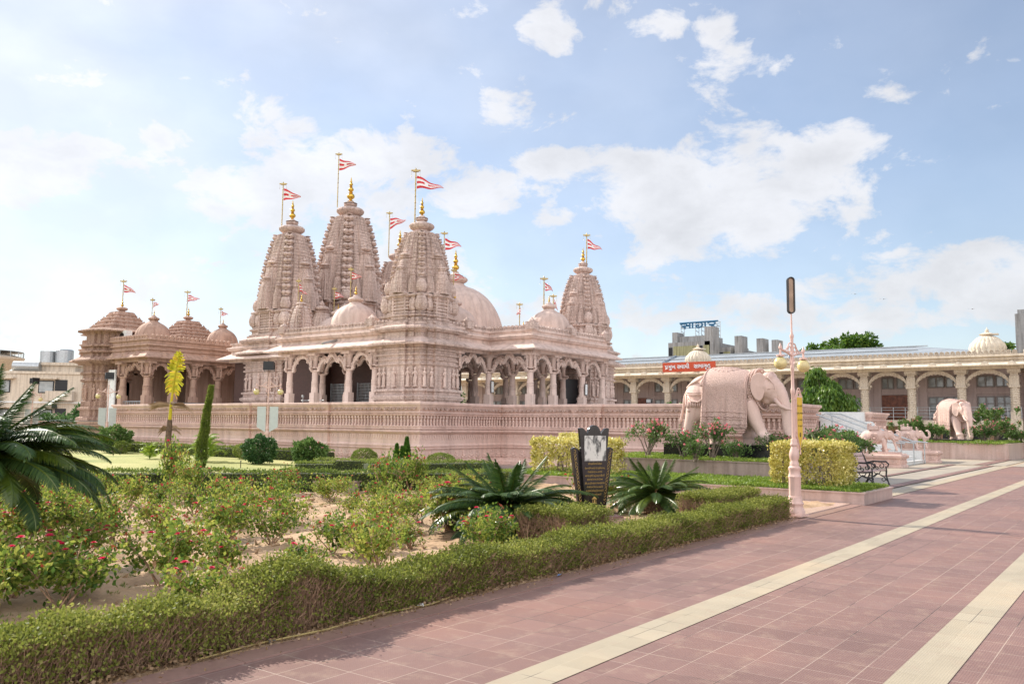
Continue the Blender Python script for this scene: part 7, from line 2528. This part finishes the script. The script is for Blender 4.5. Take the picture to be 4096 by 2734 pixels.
flower_shrub('small leafy shrub between the hind legs shrub and the left end of the plinth', PG(2780, 1846, zt2), .55, .32, 700, 5, 171)
flower_shrub('shrub with pink flowers just left of the lamp post pole', (23.3, 7.0, .3), 1.25, .6, 1700, 30, 76)
flower_shrub('dense dark leaved shrub with pink flowers right of the lamp post', (24.6, 6.75 + .5, .25), 1.2, .7, 2600, 26, 77, leafL=.10)
flower_shrub('bushy shrub with pink flowers beyond the yellow bush', (26.6, 6.7 + .9, .1), 1.35, .85, 3400, 34, 78, leafL=.11)
flower_shrub('bushy shrub with scattered flowers left of the small elephants', (28.6, 7.9, .1), 1.2, .8, 2600, 26, 79, leafL=.11)
flower_shrub('flowering shrub between the far steps and the second elephant', (51.0, 10.9, .8), 1.35, 1.0, 2200, 60, 80, leafL=.13)
flower_shrub('grey green shrub below the second elephant', (51.6, 9.6, .8), 1.05, .8, 1900, 10, 81, leafL=.13)
flower_shrub('low pink flowering shrub in front of the second elephant trunk', (52.4, 7.4, .8), .9, .8, 1900, 90, 82, leafL=.12)
flower_shrub('wide pink flowering shrub right of the second elephant', (55.0, 7.2, .8), 1.25, 1.2, 3200, 110, 83, leafL=.13)
flower_shrub('tallest flowering shrub behind the right side of the second elephant', (57.4, 7.9, .8), 2.0, 1.4, 4200, 90, 84, leafL=.14)
flower_shrub('trailing green shrub at the right corner of the far planter', (57.8, 6.4, .6), .9, .9, 1900, 12, 85, leafL=.13)

# ---- ground cover on the planters
def cover(x0, x1, y0, y1, z, n, label, seed, L=.06):
    rng = np.random.default_rng(seed)
    P_ = np.stack([rng.uniform(x0, x1, n), rng.uniform(y0, y1, n), np.full(n, z)], -1)
    P_[:, 2] += .02 * np.sin(P_[:, 0] * 5) * np.sin(P_[:, 1] * 4) + rng.uniform(-.01, .05, n)
    b_ = MB(); add_leaves(b_, P_, rnd_dirs(n, .9, rng), L, L * .2, rng)
    tag(b_.build('ground_cover', GRASSM), label, 'ground cover', kind='stuff')
cover(18.62, 20.95, 4.95, 7.7, .25, 26000, 'fresh green ground cover on the low planter corner', 91)
cover(18.62, 21.6, 7.6, 14.6, .25, 42000, 'green ground cover along the low planter below the brown wall', 92)
cover(21.6, 25.3, 7.75, 13.55, .66, 42000, 'green ground cover trailing over the raised planter', 93)
cover(50.0, 58.4, 6.2, 12.5, .83, 30000, 'ground cover on the far planter', 94, .1)
cover(13.0, 18.4, 14.8, 15.3, .24, 9000, 'ground cover on the kerb wall planter', 95, .05)

# ---- traveller's palm with one tall torn leaf, cypress, areca palms
x, y, _ = FR(686, 33.0)
BP = thing('banana_plant', 'banana like plant with one tall torn yellow leaf and hanging dead leaves', 'palm', (x, y, .12), sc=1.0)
s = math.hypot(x, y) * .97
rightv = Vector((r0.x, r0.y, 0))
def RV_(a, z, f=0.0):
    v = rightv * a + Vector((fw.x, fw.y, 0)).normalized() * f
    return (v.x, v.y, z)
k_ = 38.0 / 3400
tr = MB().tube([RV_(0, 0), RV_(.0, .75), RV_(.03, 1.5)], [.16, .12, .09], 10)
put('trunk', tr.mesh('trunk', plain('fibrous_trunk', (.12, .075, .05), .9, var=.4)), BP)
rb = MB().tube([RV_(.02, 1.4), RV_(.05, 2.2), RV_(.12, 3.0), RV_(.20, 3.6), RV_(.26, 4.15)], [.07, .05, .035, .02, .006], 8)
put('leaf_stalk', rb.mesh('leaf_stalk', LF_BAN), BP)
rng = np.random.default_rng(5)
lf = MB()
N_ = 58
for sgn in (-1, 1):
    for k in range(N_):
        t_ = k / (N_ - 1)
        z = 2.55 + 1.55 * t_
        cxx = .08 + .18 * t_
        wdt = .40 * math.sin(math.pi * min(1, .12 + t_ * .88)) ** .6 * (1 if sgn < 0 else .85) * rng.uniform(.72, 1.06)
        dz = -.10 + .22 * (t_ > .5) - .18 * rng.uniform(0, 1) * (sgn > 0)
        f0 = rng.normal(0, .05)
        lf.add([RV_(cxx, z), RV_(cxx + sgn * wdt * .55, z + .03 + dz * .3, f0), RV_(cxx + sgn * wdt, z + dz, f0 + .05), RV_(cxx + sgn * wdt, z + dz + .034, f0 + .05), RV_(cxx + sgn * wdt * .55, z + .082 + dz * .3, f0), RV_(cxx, z + .045)], [(0, 1, 2, 3, 4, 5)])
put('tall_leaf', lf.mesh('tall_leaf', LF_BAN), BP)
dl = MB()
for (a, zz2, e) in ((-.95, 1.95, .1), (-.7, 2.0, -.1), (.75, 1.85, .1), (1.0, 1.7, 0), (.35, 1.95, -.2), (-.2, 1.0, .2), (.45, .95, .1), (-.35, .9, -.1)):
    z0_ = 2.1 if zz2 > 1.5 else 1.15
    for j in range(7):
        o = rng.normal(0, .05)
        dl.add([RV_(0, z0_ + o), RV_(a * .5, z0_ + .05 + o, e), RV_(a, zz2 + o * 2, e * 2), RV_(a * .6, z0_ - .06 + o, e)], [(0, 1, 2, 3)])
put('dead_leaves', dl.mesh('dead_leaves', DRYL), BP)

x, y, _ = GP(798, 1872, .12)
CY = thing('cypress', 'slim dark green leaning conifer between the banana plant and the areca palm', 'conifer', (x, y, .05))
hh = 2.62
rng = np.random.default_rng(8)
n = 9000
f = rng.uniform(0, 1, n)
a = rng.uniform(0, 6.283, n)
rr = (.125 * (1 - f) ** .9 * (1.25 + .25 * np.sin(f * 17 + a)) * (.55 + .45 * np.minimum(1, f * 5))) * rng.uniform(.6, 1.05, n) + .02
cxs = .26 * f ** 1.3
P_ = np.stack([np.cos(a) * rr + rightv.x * cxs, np.sin(a) * rr + rightv.y * cxs, f * hh], -1)
D_ = np.stack([np.cos(a), np.sin(a), np.full(n, 1.1)], -1) + rng.normal(0, .3, (n, 3))
lf = MB(); add_leaves(lf, P_, D_, .09, .012, rng)
put('foliage', lf.mesh('foliage', LF_HEDGE2), CY)
put('trunk', MB().tube([(0, 0, 0), (rightv.x * .12, rightv.y * .12, hh * .6), (rightv.x * .24, rightv.y * .24, hh * .92)], [.05, .03, .01], 8).mesh('trunk', BARK), CY)

def areca(label, loc, h, nf, seed):
    rng = np.random.default_rng(seed)
    t_ = thing('areca_palm', label, 'palm', loc, 0, 'young areca palms on the lawn')
    lf = MB(); st_ = MB()
    for k in range(nf):
        a = k * 2.4 + rng.normal(0, .2); f = (k + .5) / nf
        r_, l_ = frond(h * .85, rng, 24, .9, 1.35, h * .30)
        M = Matrix.Translation((0, 0, h * .25 * (1 - f))) @ Matrix.Rotation(a, 4, 'Z') @ Matrix.Rotation(-R(80 - 50 * f), 4, 'Y')
        l2 = MB()
        v = np.concatenate(l_.v).reshape(-1, 5, 3)
        c = v[:, :1]
        v = c + (v - c)
        mid = (v[:, 4] - v[:, 0]) * 1.6
        v[:, 3] += mid; v[:, 4] += mid
        lf.add(v.reshape(-1, 3), {5: np.arange(len(v))[:, None] * 5 + np.arange(5)[None]}, M)
        st_.merge(r_, M)
    put('fronds', lf.mesh('fronds', LF_PALM), t_)
    put('frond_stalks', st_.mesh('frond_stalks', LF_PALM), t_)
areca('bright areca palm behind the slim conifer', GP(825, 1850, .12), 1.45, 13, 95)
areca('small yellow areca palm left of the banana plant', GP(598, 1838, .12), .95, 9, 96)

# ---- trees
def tree(label, loc, h, crown_r, crown_h, n, leafL, seed, mat=LF_TREE, trunk_r=.18, clumps=26, droopy=False, name='tree', group=None, open_=.0, zc=None):
    rng = np.random.default_rng(seed)
    t_ = thing(name, label, 'tree', loc, 0, group)
    zc = h - crown_h * .5 if zc is None else zc
    tb = MB(); lf = MB()
    top = np.array((rng.normal(0, .1), rng.normal(0, .1), zc))
    tb.tube([(0, 0, -.1), (rng.normal(0, .06), rng.normal(0, .06), zc * .5), top], [trunk_r, trunk_r * .75, trunk_r * .5], 10)
    cl_ = unit(rng.normal(size=(clumps, 3))) * rng.uniform(.35, .92, (clumps, 1)) * np.array((crown_r, crown_r, crown_h * .5)) + top
    for c in cl_:
        q = top * rng.uniform(.6, 1.0)
        tb.tube([q, (q + c) / 2 + rng.normal(0, .1, 3), c], [trunk_r * .35, trunk_r * .2, trunk_r * .08], 6)
        m_ = int(n / clumps * rng.uniform(.6, 1.4))
        s_ = crown_r * rng.uniform(.20, .38) * (1 - open_ * .4)
        u = unit(rng.normal(size=(m_, 3))) * (rng.uniform(0, 1, (m_, 1)) ** .45) * s_ * np.array((1, 1, .75))
        D_ = u + rng.normal(0, s_ * .5, (m_, 3))
        if droopy:
            D_ = D_ * .5 + np.array((0, 0, -s_ * 1.1)); u[:, 2] = u[:, 2] * 1.3 - .1
        add_leaves(lf, c + u, D_, leafL, leafL * (.16 if droopy else .30), rng)
    put('crown', lf.mesh('crown', mat), t_)
    put('trunk', tb.mesh('trunk', BARK), t_)
    return t_
tree('drooping bright green tree between the elephant and the hall', (56.0, 17.2, 0), 5.5, 2.1, 4.6, 18000, .30, 201, droopy=True, clumps=60, name='drooping_tree')
tree('green leaf crown rising over the middle of the hall roof', (*FR(3430, 125)[:2], 0), 15.4, 3.3, 6.0, 6500, .5, 202, clumps=26)
tree('sparse branching crown left of the roof top crown', (*FR(3305, 118)[:2], 0), 14.9, 3.4, 5.5, 1500, .5, 203, clumps=16, open_=.9)
tree('tiny tree top peeping over the hall roof near the lamp', (*FR(3232, 140)[:2], 0), 13.8, 1.2, 2.0, 500, .4, 204, clumps=6, group='tree tops peeping over the hall roof')
tree('low tree top over the hall roof right of the concrete block', (*FR(3120, 140)[:2], 0), 13.3, 1.4, 1.6, 500, .4, 205, clumps=6, group='tree tops peeping over the hall roof')
tree('thin tree top behind the right end of the hall roof', (*FR(4010, 120)[:2], 0), 14.0, 2.4, 3.0, 1500, .45, 206, clumps=12, group='tree tops peeping over the hall roof')
tree('dark leafy tree beside the far left flats', (*FR(300, 66)[:2], -.6), 3.4, 1.8, 3.0, 5000, .22, 207, mat=LF_DARK, clumps=24)
tree('dark tree behind the big cycad near the flats', (*FR(225, 58)[:2], -.6), 2.6, 1.5, 2.4, 3500, .2, 208, mat=LF_DARK, clumps=20)
tree('green tree seen through the columns of the corner porch', (44.5, 41.0, 0), 5.2, 2.6, 5.0, 8000, .28, 209, clumps=34)
tree('young tree with a bent bare branch behind the elephant rump', (30.5, 14.6, .0), 3.15, .75, 2.2, 800, .17, 210, clumps=10, open_=.8, trunk_r=.06, droopy=True)

# ---- a few birds far off over the hall
for (px, py, lb) in ((3420, 1176, 'small bird gliding over the hall roof'), (3535, 1196, 'tiny bird higher right over the hall roof'), (3890, 1235, 'bird perched by the mast near the right dome')):
    d = cam_ray(px, py)
    p = Vector((0, 0, 1.6)) + d * 90
    b_ = MB().add([(0, 0, 0), (.18, .35, .10), (.10, .75, .02), (.02, .35, .06), (.18, -.35, .10), (.10, -.75, .02), (.02, -.35, .06)], [(0, 1, 2, 3), (0, 6, 5, 4)])
    b_.tube([(-.25, 0, 0), (0, 0, .01), (.25, 0, .02)], [.02, .07, .03], 6)
    tag(put('bird', b_.mesh('bird', DARK), None, p, .6, .6), lb, 'bird')

# ---- small things lying in the garden
ho = MB().tube([(3.4, 5.16, .02), (3.9, 5.20, .02), (4.5, 5.13, .025), (5.1, 5.19, .03), (5.7, 5.15, .02), (6.2, 5.24, .03)], .007, 6)
tag(ho.build('garden_hose', plain('ochre_hose', (.42, .32, .12), .5)), 'thin ochre hose lying along the foot of the path hedge', 'hose')
gx, gy, _ = GP(962, 1873, .13)
sk = thing('sprinkler', 'thin dark sprinkler riser standing in the lawn', 'sprinkler', (gx, gy, .13))
MB().tube([(0, 0, 0), (0, 0, .20)], .012, 6).build('riser', DARK, sk)
MB().lathe([(.012, .20), (.022, .21), (.018, .24), (.004, .25)], 8).build('nozzle', DARK, sk)
g_ = G(352, 2010, .05)
tag(put('garden_stake', MB().tube([(0, 0, 0), (rightv.x * .09, rightv.y * .09, .26)], .012, 6).mesh('garden_stake', plain('yellow_cane', (.62, .50, .16), .6)), None, (g_[0], g_[1], .03)), 'leaning yellow cane stuck in the soil by the big cycad', 'stake')
